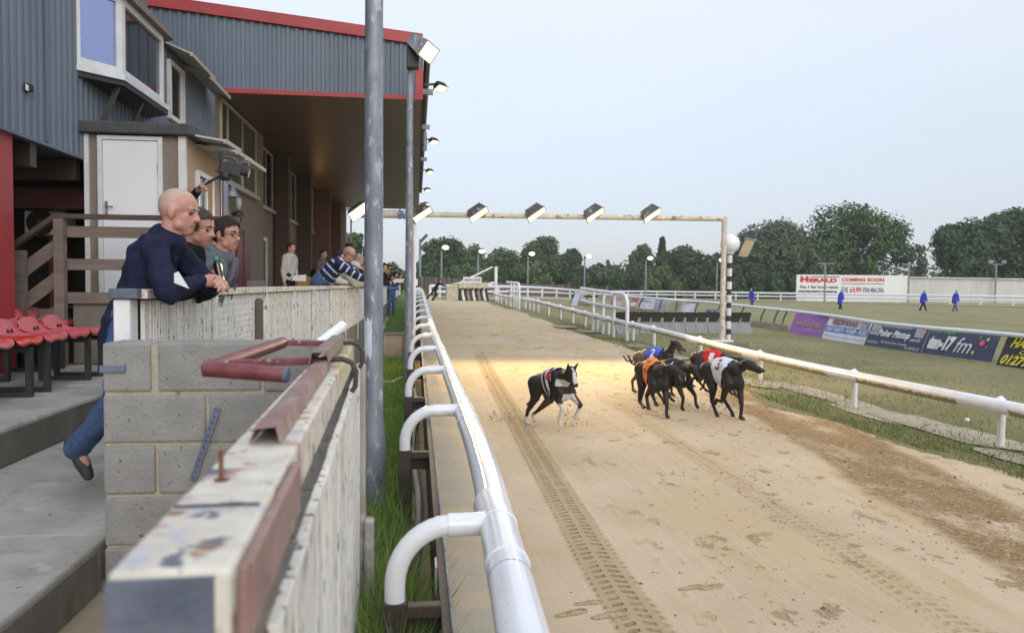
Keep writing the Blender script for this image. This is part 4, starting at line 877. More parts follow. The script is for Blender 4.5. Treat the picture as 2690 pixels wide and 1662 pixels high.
mb = MB(); mb.box(Xw+.02, Xw+.06, 18.9, 21.0, .9, 1.85); mb.build('notice_panel', M('speckled_panel', (.40, .39, .40), (.15, .14, .14), 60, .7, co='World', detail=1), gs)
# end screen of glazing
sc = MB(); sc.box(-4.24, -3.25, 40.45, 40.6, .7, 3.85); sc.build('end_panel', m_darkwood, gs)
q = MB()
for x in (-4.2, -3.86, -3.55, -3.28): q.box(x-.04, x+.04, 40.46, 40.54, 3.855, 5.55)
q.box(-4.24, -3.24, 40.44, 40.56, 5.551, 5.6); q.build('end_window', m_upvc, gs)
# bay window
bz0, bz1 = 4.34, 5.30; Wa = (Xw-.02, 9.80); Wb = (-3.63, 10.29); Wc = (-3.63, 11.86); Wd = (Xw, 12.15)
mb = MB(); ov = .07
mb.prism([(Xw-.1, 9.66, bz0-.07), (-3.56, 10.22, bz0-.07), (-3.55, 11.95, bz0-.07), (Xw-.1, 12.35, bz0-.07)], (0, 0, .07)); bay = mb.build('bay_window', m_upvc, gs)
mb = MB(); mb.prism([(Xw-.1, 9.6, bz1+.0), (-3.52, 10.18, bz1), (-3.50, 12.0, bz1), (Xw-.1, 12.4, bz1)], (0, 0, .09)); mb.build('bay_roof', m_wood, bay)
mb = MB(); mb.prism([(Xw-.1, 9.70, bz0-.13), (-3.58, 10.25, bz0-.13), (-3.57, 11.93, bz0-.13), (Xw-.1, 12.33, bz0-.13)], (0, 0, .058)); mb.build('bay_shade_plate', m_black, bay)  # added dark plate, its colour stands in for shade below the bay
mb = MB(); mb.prism([(Xw-.1, 9.72, bz0-.45), (Xw-.02, 9.8, bz0-.45), (Xw-.02, 12.2, bz0-.45), (Xw-.1, 12.3, bz0-.45)], (0, 0, .37))
for y in (10.35, 11.2): mb.beam((Xw, y+.02, bz0-.75), (-3.68, y, bz0-.1), .05, .05)
mb.build('bay_brackets', m_darkgrey, bay)
mb = MB()
def face_frame(mb, a, b_, fw_=.075):
    a, b_ = Vector((a[0], a[1], 0)), Vector((b_[0], b_[1], 0)); d = (b_-a).normalized(); L = (b_-a).length
    for t0, t1 in ((0, fw_), (L-fw_, L)): mb.beam(a+d*((t0+t1)/2)+Vector((0, 0, bz0)), a+d*((t0+t1)/2)+Vector((0, 0, bz1)), fw_, .06, d.cross(Vector((0, 0, 1))))
    for z in (bz0+.045, bz1-.04): mb.beam(a+d*fw_+Vector((0, 0, z)), b_-d*fw_+Vector((0, 0, z)), .055, .085)
face_frame(mb, Wa, Wb); face_frame(mb, Wb, Wc); face_frame(mb, Wc, Wd); mb.build('bay_frame', m_upvc, bay)
m_skyglass, p = newmat('sky_reflecting_glass'); p.inputs['Base Color'].default_value = (.30, .34, .55, 1); p.inputs['Metallic'].default_value = .75; p.inputs['Roughness'].default_value = .06
mb = MB(); mb.quad((Wa[0], Wa[1], bz0), (Wb[0], Wb[1], bz0), (Wb[0], Wb[1], bz1), (Wa[0], Wa[1], bz1)); mb.build('pane', m_skyglass, bay)
mb = MB(); mb.quad((Wb[0]-.01, Wb[1], bz0), (Wc[0]-.01, Wc[1], bz0), (Wc[0]-.01, Wc[1], bz1), (Wb[0]-.01, Wb[1], bz1)); mb.quad((Wc[0], Wc[1], bz0), (Wd[0], Wd[1], bz0), (Wd[0], Wd[1], bz1), (Wc[0], Wc[1], bz1)); mb.build('pane', MGlass('bay_glass', (.02, .025, .035), .03), bay)
window(gs, Xw+.02, 13.2, 14.0, 4.42, 5.36, (13.85,), .07, m_upvc, False)
for y0, y1, dz in ((12.95, 14.35, 0), (14.1, 15.5, -.07)):
    mb = MB(); mb.prism([(Xw, y0, 5.56+dz), (Xw+.44, y0+.02, 5.38+dz), (Xw+.44, y1, 5.36+dz), (Xw, y1, 5.56+dz)], (0, 0, .03)); h_ = mb.build('awning_pane', m_hood, gs)
    mb = MB(); mb.beam((Xw+.45, y0, 5.38+dz), (Xw+.45, y1+.02, 5.365+dz), .04, .06); mb.build('awning_edge', m_creamframe, h_)
mb = MB(); q = at(360, 12, Y=11.2); mb.box(q.x-.1, q.x+.12, 11.1, 11.25, 5.4, 6.4); mb.build('wall_end', m_concdark, gs)
# recess below the upper storey
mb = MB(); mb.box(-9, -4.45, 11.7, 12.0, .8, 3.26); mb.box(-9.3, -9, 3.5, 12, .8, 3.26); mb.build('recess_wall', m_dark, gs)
mb = MB()
for y in (8.8, 9.9, 11.0): mb.box(-9, -4.02, y, y+.14, 3.0, 3.25)
mb.build('ceiling_joist', m_brown, gs)
mb = MB(); mb.box(-9, -4.0, 10.6, 10.85, 2.72, 2.98); mb.build('red_beam', M('brown_red_beam', (.10, .02, .02), None, 3, .5), gs)
mb = MB(); mb.box(-4.42, -4.03, 8.00, 8.36, .89, 3.26); mb.build('red_column', m_redcol, gs, bev=.005)
mb = MB(); mb.box(-4.029, -4.01, 7.99, 8.42, .89, 3.26); mb.build('column_edge', m_redfascia, gs)
mb = MB(); mb.box(-4.9, -4.7, 11.2, 11.4, .89, 3.2); mb.build('red_column', m_redcol, gs)
# lights on the gutter
for i, (y, s) in enumerate(((16.55, 'nearest gutter floodlight below the roof corner'), (22.8, 'second gutter floodlight down the canopy edge'), (28.9, 'third gutter floodlight down the canopy edge'), (34.5, 'fourth small gutter floodlight down the canopy edge'), (40.6, 'farthest gutter floodlight above the gantry pipe'))):
    c_ = Vector((.50, y, 5.88)); t = thing('gutter_light', s, 'floodlight', tuple(c_), 'floodlights along the canopy gutter')
    flood(t, c_, (.35, -.30, -.89), .30, .19, .13, m_lampgreen if i else m_lamp, body=m_black)
    mb = MB(); mb.beam((.16, y, 5.95), c_+Vector((-.04, 0, .09)), .05, .04); mb.build('arm', m_black, t)
# lamps under the canopy
for px, py, Y_, r_, s, e_ in ((814, 640, 31, .10, 'yellow lit bulb under a bracket by the dark brick piers', 20), (851, 643, 34, .11, 'bright warm bulb above the man in the grey jacket', 45), (811, 604, 31, .06, 'small yellow lamp above the other wall bulbs', 8)):
    q = at(px, py, Y=Y_); t = thing('wall_lamp', s, 'lamp', tuple(q)); mb = MB(); mb.ell(q, (r_, r_, r_*.8), 12, 8); mb.build('bulb', m_bulb, t, smooth=60)
    mb = MB(); mb.tube([q+Vector((-.1, 0, .02)), q+Vector((-1.0, .1, .18))], .025, 6); mb.build('bracket', m_creamframe, t)
    l = bpy.data.lights.new('bulb_light', 'POINT'); l.energy = e_; l.color = (1, .55, .2); l.shadow_soft_size = .1; lo = bpy.data.objects.new('bulb_light', l); COL.objects.link(lo); lo.parent = t; lo.location = (.1, -.35, -.05)
# warm glow source: lit lamp fixed under the soffit
# ================================================================== HUT
hut = thing('commentary_hut', 'small pebbledashed hut with a pale door and flat felt roof under the bay window', 'hut', (-3.4, 10.5, 1.6))
mb = MB(); mb.box(-3.93, -2.80, 9.97, 11.68, .89, 3.56); mb.build('walls', m_pebble, hut)
mb = MB(); mb.box(-2.799, -2.785, 10.0, 11.66, 1.2, 3.56); mb.build('side_render', m_peach, hut)
mb = MB(); mb.box(-4.02, -2.68, 9.86, 11.75, 3.565, 3.70); mb.build('flat_roof', m_felt, hut, bev=.01)
for q in ((-3.94, -3.885, 9.94, 9.968), (-2.86, -2.775, 9.94, 9.995), (-2.784, -2.77, 11.60, 11.68)): MB().box(*q, .9, 3.56).build('corner_board', m_upvc, hut)
dx0, dx1, dz0, dz1 = at(256, 352, Y=9.95).x, at(427, 352, Y=9.95).x, 1.60, 3.545
mb = MB(); mb.box(dx0, dx0+.055, 9.925, 9.969, dz0, dz1); mb.box(dx1-.055, dx1, 9.925, 9.969, dz0, dz1); mb.box(dx0+.0551, dx1-.0551, 9.926, 9.969, dz1-.05, dz1); dr = mb.build('door', m_upvc, hut, bev=.004)
mb = MB(); mb.box(dx0+.06, dx1-.06, 9.945, 9.968, dz0, dz1-.055); mb.build('door_leaf', m_doorpaint, dr)
q = at(279, 548, Y=9.94); mb = MB(); mb.box(q.x-.018, q.x+.018, 9.935, 9.9449, q.z-.09, q.z+.09); mb.tube([(q.x, 9.94, q.z+.03), (q.x, 9.90, q.z+.03), (q.x+.09, 9.895, q.z+.02)], .009, 8); mb.build('handle', m_galv, dr)
mb = MB()
for zz in (2.2, 3.1): mb.box(dx1-.062, dx1-.05, 9.935, 9.944, zz, zz+.12)
mb.build('hinge', m_black, dr)
wn_ = (10.38, 11.15, 2.45, 3.22)
window(hut, -2.785, wn_[0], wn_[1], wn_[2], wn_[3], (10.80,), .06, m_upvc, True)
mb = MB(); mb.box(-2.78, -2.76, 10.86, 11.08, 2.52, 3.15); mb.build('wooden_screen', M('orange_wood', (.34, .19, .08), (.26, .14, .06), 4, .6, co='World', st=(1, 1, 4)), hut)
for y0, y1, z_, xo in ((10.0, 10.55, 3.57, -2.34), (10.35, 11.0, 3.50, -2.28), (10.75, 11.75, 3.48, -2.24)):
    mb = MB(); mb.prism([(-2.78, y0, z_+.02), (xo, y0+.05, z_-.04), (xo, y1+.3, z_-.02), (-2.78, y1, z_+.02)], (0, 0, .025)); h_ = mb.build('awning_pane', m_hood, hut)
    mb = MB(); mb.beam((xo, y0+.05, z_-.035), (xo, y1+.32, z_-.015), .04, .05); mb.build('awning_edge', m_creamframe, h_)
mb = MB(); mb.tube([(-2.76, 11.55, 3.3), (-2.74, 11.5, 2.6), (-2.72, 11.4, 2.0), (-2.76, 11.3, 1.6)], .008, 5); mb.build('hanging_cable', m_black, hut)
# ================================================================== LANDING + STAIRS
ld = thing('landing', 'weathered timber landing railing and steps in front of the hut door', 'staircase', (-3.3, 9.2, .89))
lx0 = at(160, 600, Y=8.9).x; lx1 = -1.98
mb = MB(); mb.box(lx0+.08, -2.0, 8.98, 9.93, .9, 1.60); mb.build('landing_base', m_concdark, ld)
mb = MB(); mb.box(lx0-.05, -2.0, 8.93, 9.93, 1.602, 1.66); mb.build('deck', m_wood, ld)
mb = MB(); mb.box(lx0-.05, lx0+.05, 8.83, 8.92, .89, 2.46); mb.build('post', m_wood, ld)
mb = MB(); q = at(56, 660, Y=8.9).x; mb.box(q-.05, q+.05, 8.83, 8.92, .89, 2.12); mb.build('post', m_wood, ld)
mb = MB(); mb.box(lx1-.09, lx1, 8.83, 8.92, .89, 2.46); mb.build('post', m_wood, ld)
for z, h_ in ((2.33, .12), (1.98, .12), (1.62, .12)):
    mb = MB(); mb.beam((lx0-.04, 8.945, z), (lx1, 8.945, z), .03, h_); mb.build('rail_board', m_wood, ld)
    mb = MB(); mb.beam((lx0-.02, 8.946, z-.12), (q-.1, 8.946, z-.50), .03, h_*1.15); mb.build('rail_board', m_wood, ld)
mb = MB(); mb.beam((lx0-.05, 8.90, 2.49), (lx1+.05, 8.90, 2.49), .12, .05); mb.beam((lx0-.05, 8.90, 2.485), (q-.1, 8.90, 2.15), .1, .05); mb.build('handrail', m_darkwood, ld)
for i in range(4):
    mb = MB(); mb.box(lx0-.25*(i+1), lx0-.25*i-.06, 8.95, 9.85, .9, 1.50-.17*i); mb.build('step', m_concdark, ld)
mb = MB(); mb.box(-3.05, -2.9, 8.96, 8.975, 1.0, 1.6); mb.build('panel_gap', m_dark, ld)
ac = thing('air_conditioner', 'pale air conditioning unit with a dark round fan in the shadowy recess', 'air conditioner', (-4.9, 11.2, 2.1))
mb = MB(); q0, q1 = at(62, 552, Y=11), at(172, 618, Y=11); mb.box(q0.x, q1.x, 11.0, 11.35, q1.z, q0.z); mb.build('casing', m_upvc, ac, bev=.02)
mb = MB(); c_ = ((q0.x*.6+q1.x*.4), 0, (q0.z+q1.z)/2); mb.tube([(c_[0], 11.0, c_[2]), (c_[0], 10.98, c_[2])], .17, 20); mb.m = 1; mb.tube([(c_[0], 10.979, c_[2]), (c_[0], 10.97, c_[2])], .04, 10); mb.build('fan', [m_dark, m_darkgrey], ac)
# ================================================================== SEATS
def seat_proto(matl):
    t = thing('stadium_seat', 'x', 'seat', (0, 0, 0), 'red plastic seats on the terrace')
    # bucket facing +X: grid of section points
    n = 9; prof = [(.24, -.045), (.235, .0), (.20, .012), (.10, -.012), (-.02, -.018), (-.11, .0), (-.165, .055), (-.195, .12), (-.20, .145), (-.215, .14), (-.21, .08)]
    vs = []
    for x, z in prof:
        for j in range(n):
            f = -1+2*j/(n-1); back_ = max(0, (-x-.08)/.13)
            wv = .215*(1-.18*back_*min(1, abs(f)))
            zz = z + .03*abs(f)**3*(1 if x < .2 else .2) - .045*max(0, back_)*abs(f)**2.5*1.6 + (.012*math.cos(f*6.28)*(1 if x > .18 else 0))
            vs.append((x, f*wv, zz))
    k = len(prof); mb = MB(); mb._add(vs, [(i*n+j, i*n+j+1, i*n+n+j+1, i*n+n+j) for i in range(k-1) for j in range(n-1)])
    o = mb.build('seat_shell', matl, t, smooth=70, local=True); s2 = o.modifiers.new('solid', 'SOLIDIFY'); s2.thickness = .008; o.modifiers.new('sub', 'SUBSURF').levels = 1; o.modifiers['sub'].render_levels = 1
    mb = MB()
    for y in (-.03, .03): mb.ell((-.130, y, .035), (.012, .011, .02), 8, 6)
    mb.build('bolt_holes', m_dark, t, local=True)
    return t
pr, pp = seat_proto(m_seatred), seat_proto(m_seatpink)
lab1 = ['faded pink seat, front row, at the left picture edge', 'pale pink front-row seat second from the left edge', 'bright orange-red front-row seat between two pink ones', 'front-row seat with faded pink back and red lip', 'faded front-row seat near the fence end, red underneath', 'front-row seat partly hidden by the white fence post']
lab2 = ['back-row faded seat beside the red column', 'second back-row seat right of the red column', 'third back-row seat, faded pink, below the timber rails', 'fourth back-row seat in front of the landing post', 'orange-red back-row seat before the landing base', 'pink back-row seat nearest the leaning man']
used = set()
def put(proto, x, y, z, lab):
    o = proto if proto not in used else copy_tree(proto); used.add(proto)
    o.location = (x, y, z); o['label'] = lab; return o
for i, y in enumerate((5.55, 6.0, 6.45, 6.9, 7.35, 7.8)): put(pr if i == 2 else pp, -3.2, y, 1.345, lab1[i])
for i, y in enumerate((7.1, 7.55, 8.0, 8.45, 8.78, 9.1)): put(pr if i == 4 else pp, -3.85-(.1 if i > 3 else 0), y, 1.37, lab2[i])
for x, ys_, lab in ((-3.2, (5.4, 6.5, 7.6), 'black steel bench frame carrying the front row of seats'), (-3.85, (7.2, 8.3), 'black steel bench frame carrying the back row of seats')):
    t = thing('seat_frame', lab, 'bench frame', (x, ys_[0], .89))
    mb = MB(); mb.box(x-.12, x-.07, ys_[0]-.3, ys_[-1]+.5, 1.285, 1.325); mb.box(x+.07, x+.12, ys_[0]-.3, ys_[-1]+.5, 1.285, 1.325); mb.build('bearer', m_black, t)
    for y in ys_:
        for dy in (0, .3):
            mb = MB(); a = .2
            for dx in (-a, a): mb.box(x+dx-.022, x+dx+.022, y+dy-.022, y+dy+.022, .89, 1.2839)
            mb.box(x-a+.023, x+a-.023, y+dy-.02, y+dy+.02, 1.24, 1.2838); mb.box(x-a+.023, x+a-.023, y+dy-.02, y+dy+.02, .892, .93); mb.build('leg_frame', m_black, t)
# ================================================================== TV CAMERA
tv = thing('tv_camera', 'black broadcast video camera on a grey pole outside the hut window', 'video camera', (-2.1, 9.2, .89))
q = at(592, 600, Y=9.2); mb = MB(); mb.tube([(q.x, 9.2, .9), (q.x, 9.2, at(592, 476, Y=9.2).z)], .033, 12); mb.build('pole', m_galv, tv, smooth=40)
mb = MB(); mb.beam((q.x, 9.2, at(560, 573, Y=9.2).z), (-2.78, 10.0, at(560, 573, Y=9.2).z), .045, .045); mb.build('stay_bar', m_black, tv)
ctop = at(592, 470, Y=9.2); mb = MB(); mb.ell(ctop+Vector((0, 0, .03)), (.07, .07, .06), 12, 8); mb.box(ctop.x-.1, ctop.x+.12, 9.15, 9.25, ctop.z+.07, ctop.z+.1); mb.build('pan_head', m_black, tv, smooth=50)
def L(a, b_): return at(a, b_, Y=9.2)
mb = MB(); a, b_ = L(578, 436), L(636, 450); mb.beam(a, b_, .11, .17); mb.build('camera_body', m_black, tv, bev=.02, seg=2)
mb = MB(); mb.tube([L(628, 449), L(640, 452), L(654, 455)], [.04, .05, .055], 16); mb.m = 1; mb.tube([L(654.2, 455), L(655, 455.2)], .04, 16); mb.build('camera_lens', [m_black, m_darkgrey], tv, smooth=40)
mb = MB(); mb.beam(L(582, 397), L(586, 425), .09, .06); mb.build('viewfinder', m_black, tv, bev=.01)
mb = MB(); mb.tube([L(590, 412), L(610, 415), L(625, 427), L(630, 435)], .014, 8); mb.tube([L(634, 428), L(654, 431)], .025, 10); mb.build('top_handle', m_darkgrey, tv, smooth=40)
mb = MB(); mb.box(L(590, 430).x, L(600, 430).x, 9.14, 9.143, L(590, 426).z, L(590, 422).z); mb.build('name_plate', m_galv, tv)
mb = MB(); mb.tube([L(580, 462), L(545, 480)], .014, 8); mb.build('pan_bar', m_black, tv)
lt = thing('wall_lantern', 'clear glass lantern on a black bracket on the brown wall', 'lantern', tuple(at(626, 540, X=-3.9)))
q = at(626, 540, X=-3.85); mb = MB(); mb.ell(q+Vector((0, 0, .06)), (.07, .07, .17), 12, 8); mb.build('glass_globe', m_hood, lt, smooth=60)
mb = MB(); mb.lathe([(.12, -.22), (.12, -.16), (.05, -.12)], q, 12); mb.beam(q+Vector((-.1, 0, -.2)), q+Vector((0, 0, -.2)), .05, .05); mb.ell(q+Vector((.02, 0, -.3)), (.06, .06, .06), 8, 6); mb.build('bracket', m_black, lt)
q = at(610, 505, X=-3.85); mb = MB(); mb.lathe([(.16, -.1), (.06, .1), (.03, .16)], q, 14); tag(mb.build('speaker_horn', m_galv, smooth=40), 'grey horn speaker on the wall behind the camera pole', 'speaker')
q = at(795, 735, Y=24); mb = MB(); mb.box(q.x-.3, q.x+.25, 24, 24.3, .89, q.z+.1); tag(mb.build('yellow_crate', M('yellow_plastic', (.6, .36, .03), None, 4, .5), bev=.02), 'yellow box standing near the man in the white jacket', 'box')
# ================================================================== FIGURES
from mathutils import noise as mnoise
def rcone(mb, p0, p1, r0, r1, n=12):
    p0, p1 = Vector(p0), Vector(p1); d = p1-p0
    if d.length < 1e-4: mb.ell(p0, (r0, r0, r0), n, 8); return
    d.normalize(); pts = []; rs = []
    for k in range(5): a = math.pi/2*(1-k/4.2); pts.append(p0-d*(r0*math.sin(a))); rs.append(max(r0*math.cos(a), r0*.05))
    for k in range(5): a = math.pi/2*((k+.2)/4.2); pts.append(p1+d*(r1*math.sin(a))); rs.append(max(r1*math.cos(a), r1*.05))
    mb.tube(pts, rs, n)
def sculpt(prims, name, mats, parent, voxel=.012, smooth=4, grow=0., fac=.5, pick=None, cut=None, solid=0, wr=0):
    mb = MB()
    for q in prims:
        if q[0] == 'c': rcone(mb, q[1], q[2], q[3]+grow, q[4]+grow)
        else: mb.ell(q[1], tuple(a+grow for a in q[2]), 16, 12, q[3] if len(q) > 3 else None)
    o = mb.build('tmp', mats, None)
    r_ = o.modifiers.new('r', 'REMESH'); r_.mode = 'VOXEL'; r_.voxel_size = voxel
    if smooth: s = o.modifiers.new('s', 'SMOOTH'); s.iterations = smooth; s.factor = fac
    me = bpy.data.meshes.new_from_object(o.evaluated_get(bpy.context.evaluated_depsgraph_get()))
    old = o.data; bpy.data.objects.remove(o); bpy.data.meshes.remove(old)
    me.name = name; me.materials.clear()
    if not isinstance(mats, (list, tuple)): mats = [mats]
    for q in mats: me.materials.append(q)
    if wr and voxel < .024:
        nrm = [v.normal.copy() for v in me.vertices]; cos = [v.co.copy() for v in me.vertices]; new = []
        for q, vn in zip(cos, nrm):
            f1_ = 1-2*abs(mnoise.noise(Vector((q.x*9, q.y*9, q.z*6.5)))); f2_ = mnoise.noise(Vector((q.x*22, q.y*22, q.z*15))); new += list(q+vn*(wr*(f1_*1.1-.5+f2_*.5)))
        me.vertices.foreach_set('co', new)
    if cut:
        bm = bmesh.new(); bm.from_mesh(me); bmesh.ops.delete(bm, geom=[f for f in bm.faces if not cut(f.calc_center_median())], context='FACES'); bm.to_mesh(me); bm.free()
    if pick and len(me.polygons): me.polygons.foreach_set('material_index', [pick(p.center) for p in me.polygons])
    me.shade_smooth(); o = bpy.data.objects.new(name, me); COL.objects.link(o); o.parent = parent
    if solid: s = o.modifiers.new('solid', 'SOLIDIFY'); s.thickness = solid; s.offset = 1
    return o
def ik(a, b, l1, l2, hint):
    a, b, hint = Vector(a), Vector(b), Vector(hint); d = b-a; L = min(d.length, (l1+l2)*.995); b = a+d.normalized()*L; dn = d.normalized()
    x = (l1*l1-l2*l2+L*L)/(2*L); h_ = math.sqrt(max(0, l1*l1-x*x)); n = (hint-dn*hint.dot(dn)); n.normalize()
    return a+dn*x+n*h_, b
m_skin = M('skin', (.46, .25, .18), (.40, .20, .145), 14, .5, bump=.1, bsc=60); m_skinpink = M('ruddy_skin', (.50, .255, .20), (.43, .20, .155), 9, .5, bump=.1, bsc=60); m_lip = M('lips', (.34, .13, .11), None, 9, .5)
m_eye = M('dark_eyes', (.03, .025, .02), None, 9, .2)
H_dark = M('dark_hair', (.016, .013, .012), (.03, .025, .022), 60, .7, spec=.2, st=(3, 3, 1), bump=.5, bsc=120); H_brown = M('brown_hair', (.04, .03, .024), (.07, .053, .042), 70, .7, spec=.2, bump=.5, bsc=120); H_grey = M('grey_stubble_hair', (.42, .29, .23), (.47, .34, .27), 40, .6); H_fair = M('cropped_grey_hair', (.20, .18, .16), (.3, .27, .24), 60, .7); H_white = M('white_hair', (.6, .57, .52), None, 50, .7)
def cloth(n, c, c2=None, b=.5, sc=14, r=.85): return M(n, c, c2, sc, r, bump=b, bsc=140, spec=.15, dist=.006)
C_navy = cloth('navy_fleece', (.012, .014, .036), (.02, .022, .05)); C_denim = cloth('denim', (.045, .075, .16), (.07, .11, .21), sc=40); C_black = cloth('black_cloth', (.014, .014, .017)); C_robe = cloth('grey_blue_robe', (.095, .108, .135), (.125, .14, .17), sc=8); C_collar = cloth('lighter_collar', (.14, .155, .18)); C_white = cloth('cream_jacket', (.50, .48, .44)); C_grey = cloth('grey_jacket', (.12, .115, .11)); C_beige = cloth('beige_jacket', (.36, .32, .25)); C_blue = cloth('bright_blue_top', (.05, .16, .42)); C_coat = cloth('royal_blue_coat', (.035, .045, .40), (.05, .06, .5)); C_stripe = cloth('white_stripe', (.55, .58, .64)); C_dkblue = cloth('dark_blue_jumper', (.014, .02, .062), (.02, .027, .08)); m_shoe = M('dark_trainer', (.03, .028, .026), (.05, .045, .04), 20, .7); m_shoew = M('trainer_stripe', (.5, .49, .45), None, 8, .7)
def hand_prims(w, d, n, curl=.6, s=1.):
    # wrist w, finger direction d, palm normal n (the side the fingers close to)
    d = Vector(d).normalized(); n = Vector(n); n = (n-d*n.dot(d)).normalized(); sd = d.cross(n); w = Vector(w); pr = []
    pr.append(('c', w, w+d*.03*s, .024*s, .026*s))
    for k, f in enumerate((-1.5, -.5, .5, 1.5)):
        b = w+d*(.085-.004*abs(f-.3))*s+sd*f*.0205*s; pr.append(('c', w+d*.02*s+sd*f*.012*s, b, .018*s, .0125*s))
        L = (.066, .078, .074, .058)[k]*s; a = 0.25+curl*.5; p = b; r_ = .0098*s
        for i, q in enumerate((.45, .32, .23)):
            dv = d*math.cos(a)+n*math.sin(a)+sd*f*.05; e_ = p+dv*(L*q/.62); pr.append(('c', p, e_, r_, r_*.92)); p = e_; r_ *= .92; a += curl*.85
    b = w+d*.028*s+sd*.024*s; e_ = b+(d*.75+sd*.55+n*.35).normalized()*.038*s; pr.append(('c', b, e_, .0145*s, .012*s)); pr.append(('c', e_, e_+(d*.9+n*.5).normalized()*.032*s, .0118*s, .0095*s))
    return pr
def person(label, loc, rz, P, group=None):
    V = P.get('voxel', .02); H = P.get('H', 1.76)/1.76; t = thing('person', label, 'person', loc, group, rz)
    g = lambda k, d=None: P.get(k, d)
    lean = R(g('lean', 4)); hip = Vector(g('hip', (0, 0, .93*H))); tw = R(g('twist', 0)); fat = g('fat', 1.)
    up = Vector((math.sin(lean), 0, math.cos(lean))); fwd = Vector((math.cos(lean), 0, -math.sin(lean))); sd = Vector((0, 1, 0))
    if tw: sd = Vector((-math.sin(tw), math.cos(tw), 0))
    stoop = g('stoop', .03)
    chest = hip+up*.30*H+fwd*.0; nb = hip+up*.50*H+fwd*stoop; hd = R(g('hpitch', 0)); hy = R(g('hyaw', 0))
    nk = (up*.5+Vector((.25 if lean > .3 else .12, 0, .9))).normalized(); hc = nb+nk*.165*H
    sh = {s: hip+up*.455*H+fwd*stoop*.6+sd*(s*.175*H*fat) for s in (1, -1)}; hj = {s: hip+Vector((0, s*.09*H, 0)) for s in (1, -1)}
    body = []; top = []; leg = []; shoes = []; handsp = []
    # torso
    tor = [('c', hip+up*.02, hip+up*.16*H, .125*H*fat, .120*H*fat), ('e', hip+sd*.05+up*.0, (.12*H, .13*H, .12*H)), ('e', hip-sd*.05, (.12*H, .13*H, .12*H)), ('c', hip+up*.14*H+sd*.06*H, chest+up*.10*H+sd*.085*H, .105*H*fat, .105*H*fat), ('c', hip+up*.14*H-sd*.06*H, chest+up*.10*H-sd*.085*H, .105*H*fat, .105*H*fat), ('c', chest+up*.1*H, nb-up*.03*H, .11*H, .075*H), ('c', sh[1]-sd*.02, nb+up*.015*H, .058*H, .05*H), ('c', sh[-1]+sd*.02, nb+up*.015*H, .058*H, .05*H)]
    if g('belly'): tor.append(('e', hip+up*.14*H+fwd*.05, (.13*H*g('belly'), .15*H*g('belly'), .14*H)))
    body += [(q[0], q[1], q[2], q[3]*.88, q[4]*.88) if q[0] == 'c' else (q[0], q[1], tuple(a*.82 for a in q[2])) for q in tor]; top += tor
    if g('hem'): top += [('c', hip+sd*.05+up*.06, hip+sd*.06-up*.08*H, .122*H*fat, .122*H*fat), ('c', hip-sd*.05+up*.06, hip-sd*.06-up*.08*H, .122*H*fat, .122*H*fat)]
    arms = {}
    for s in (1, -1):
        hn = g('hand_l' if s == 1 else 'hand_r'); 
        if hn is None: hn = hip+Vector((.06, s*.25*H, -.10*H)); hint = (-.6, s*.4, 0)
        else: hn = Vector(hn); hint = g('ehint_l' if s == 1 else 'ehint_r', (-.5, s*.6, -.6))
        el, wr = ik(sh[s], hn, .295*H, .26*H, hint); arms[s] = (el, wr)
        body += [('c', sh[s], el, .048*H, .038*H), ('c', el, wr, .036*H, .026*H)]
        top += [('c', sh[s], el, .060*H, .052*H), ('c', el, el+(wr-el)*.93, .051*H, .040*H)]
        dv = g('hdir_l' if s == 1 else 'hdir_r', None) or (wr-el); nn = g('hnrm_l' if s == 1 else 'hnrm_r', (0, -s, -.2))
        body += hand_prims(wr, dv, nn, g('curl', .6), H)
    for s in (1, -1):
        ft = Vector(g('foot_l' if s == 1 else 'foot_r', (0, s*.1*H, .08*H))); kn, an = ik(hj[s], ft, .43*H, .42*H, g('khint', (1, s*.1, 0)))
        body += [('c', hj[s], kn, .075*H, .05*H), ('c', kn, an, .048*H, .034*H)]
        leg += [('c', hj[s]+Vector((0, 0, .03)), kn, .092*H*min(fat, 1.1), .066*H), ('c', kn, an-(kn-an).normalized()*.03, .064*H, .060*H)]
        fdv = Vector(g('fdir_l' if s == 1 else 'fdir_r', (1, s*.15, -.12))).normalized(); bk = (an-kn).normalized()
        shoes += [('c', an+bk*.035*H-fdv*.05*H, an+bk*.045*H+fdv*.09*H, .036*H, .040*H), ('c', an+bk*.045*H+fdv*.09*H, an+bk*.052*H+fdv*.155*H, .039*H, .028*H), ('c', an-bk*.06*H, an+bk*.03, .047*H, .044*H)]
        body += [('c', an, an+fdv*.1+bk*.03, .03, .028)]
    hr_ = (.108 if g('hem') else .122)*H*fat
    leg += [('c', hip+up*.06*H+sd*.06, hip+sd*.06-up*.02, hr_, hr_), ('c', hip+up*.06*H-sd*.06, hip-sd*.06-up*.02, hr_, hr_)]
    # head
    Rm = Matrix.Rotation(hy, 3, 'Z') @ Matrix.Rotation(hd, 3, 'Y'); k = H*g('hs', 1.0)
    hp = lambda x, y, z: hc+Rm @ Vector((x, y, z))*k
    he = lambda c, r_: ('e', hp(*c), tuple(a*k for a in r_), Rm)
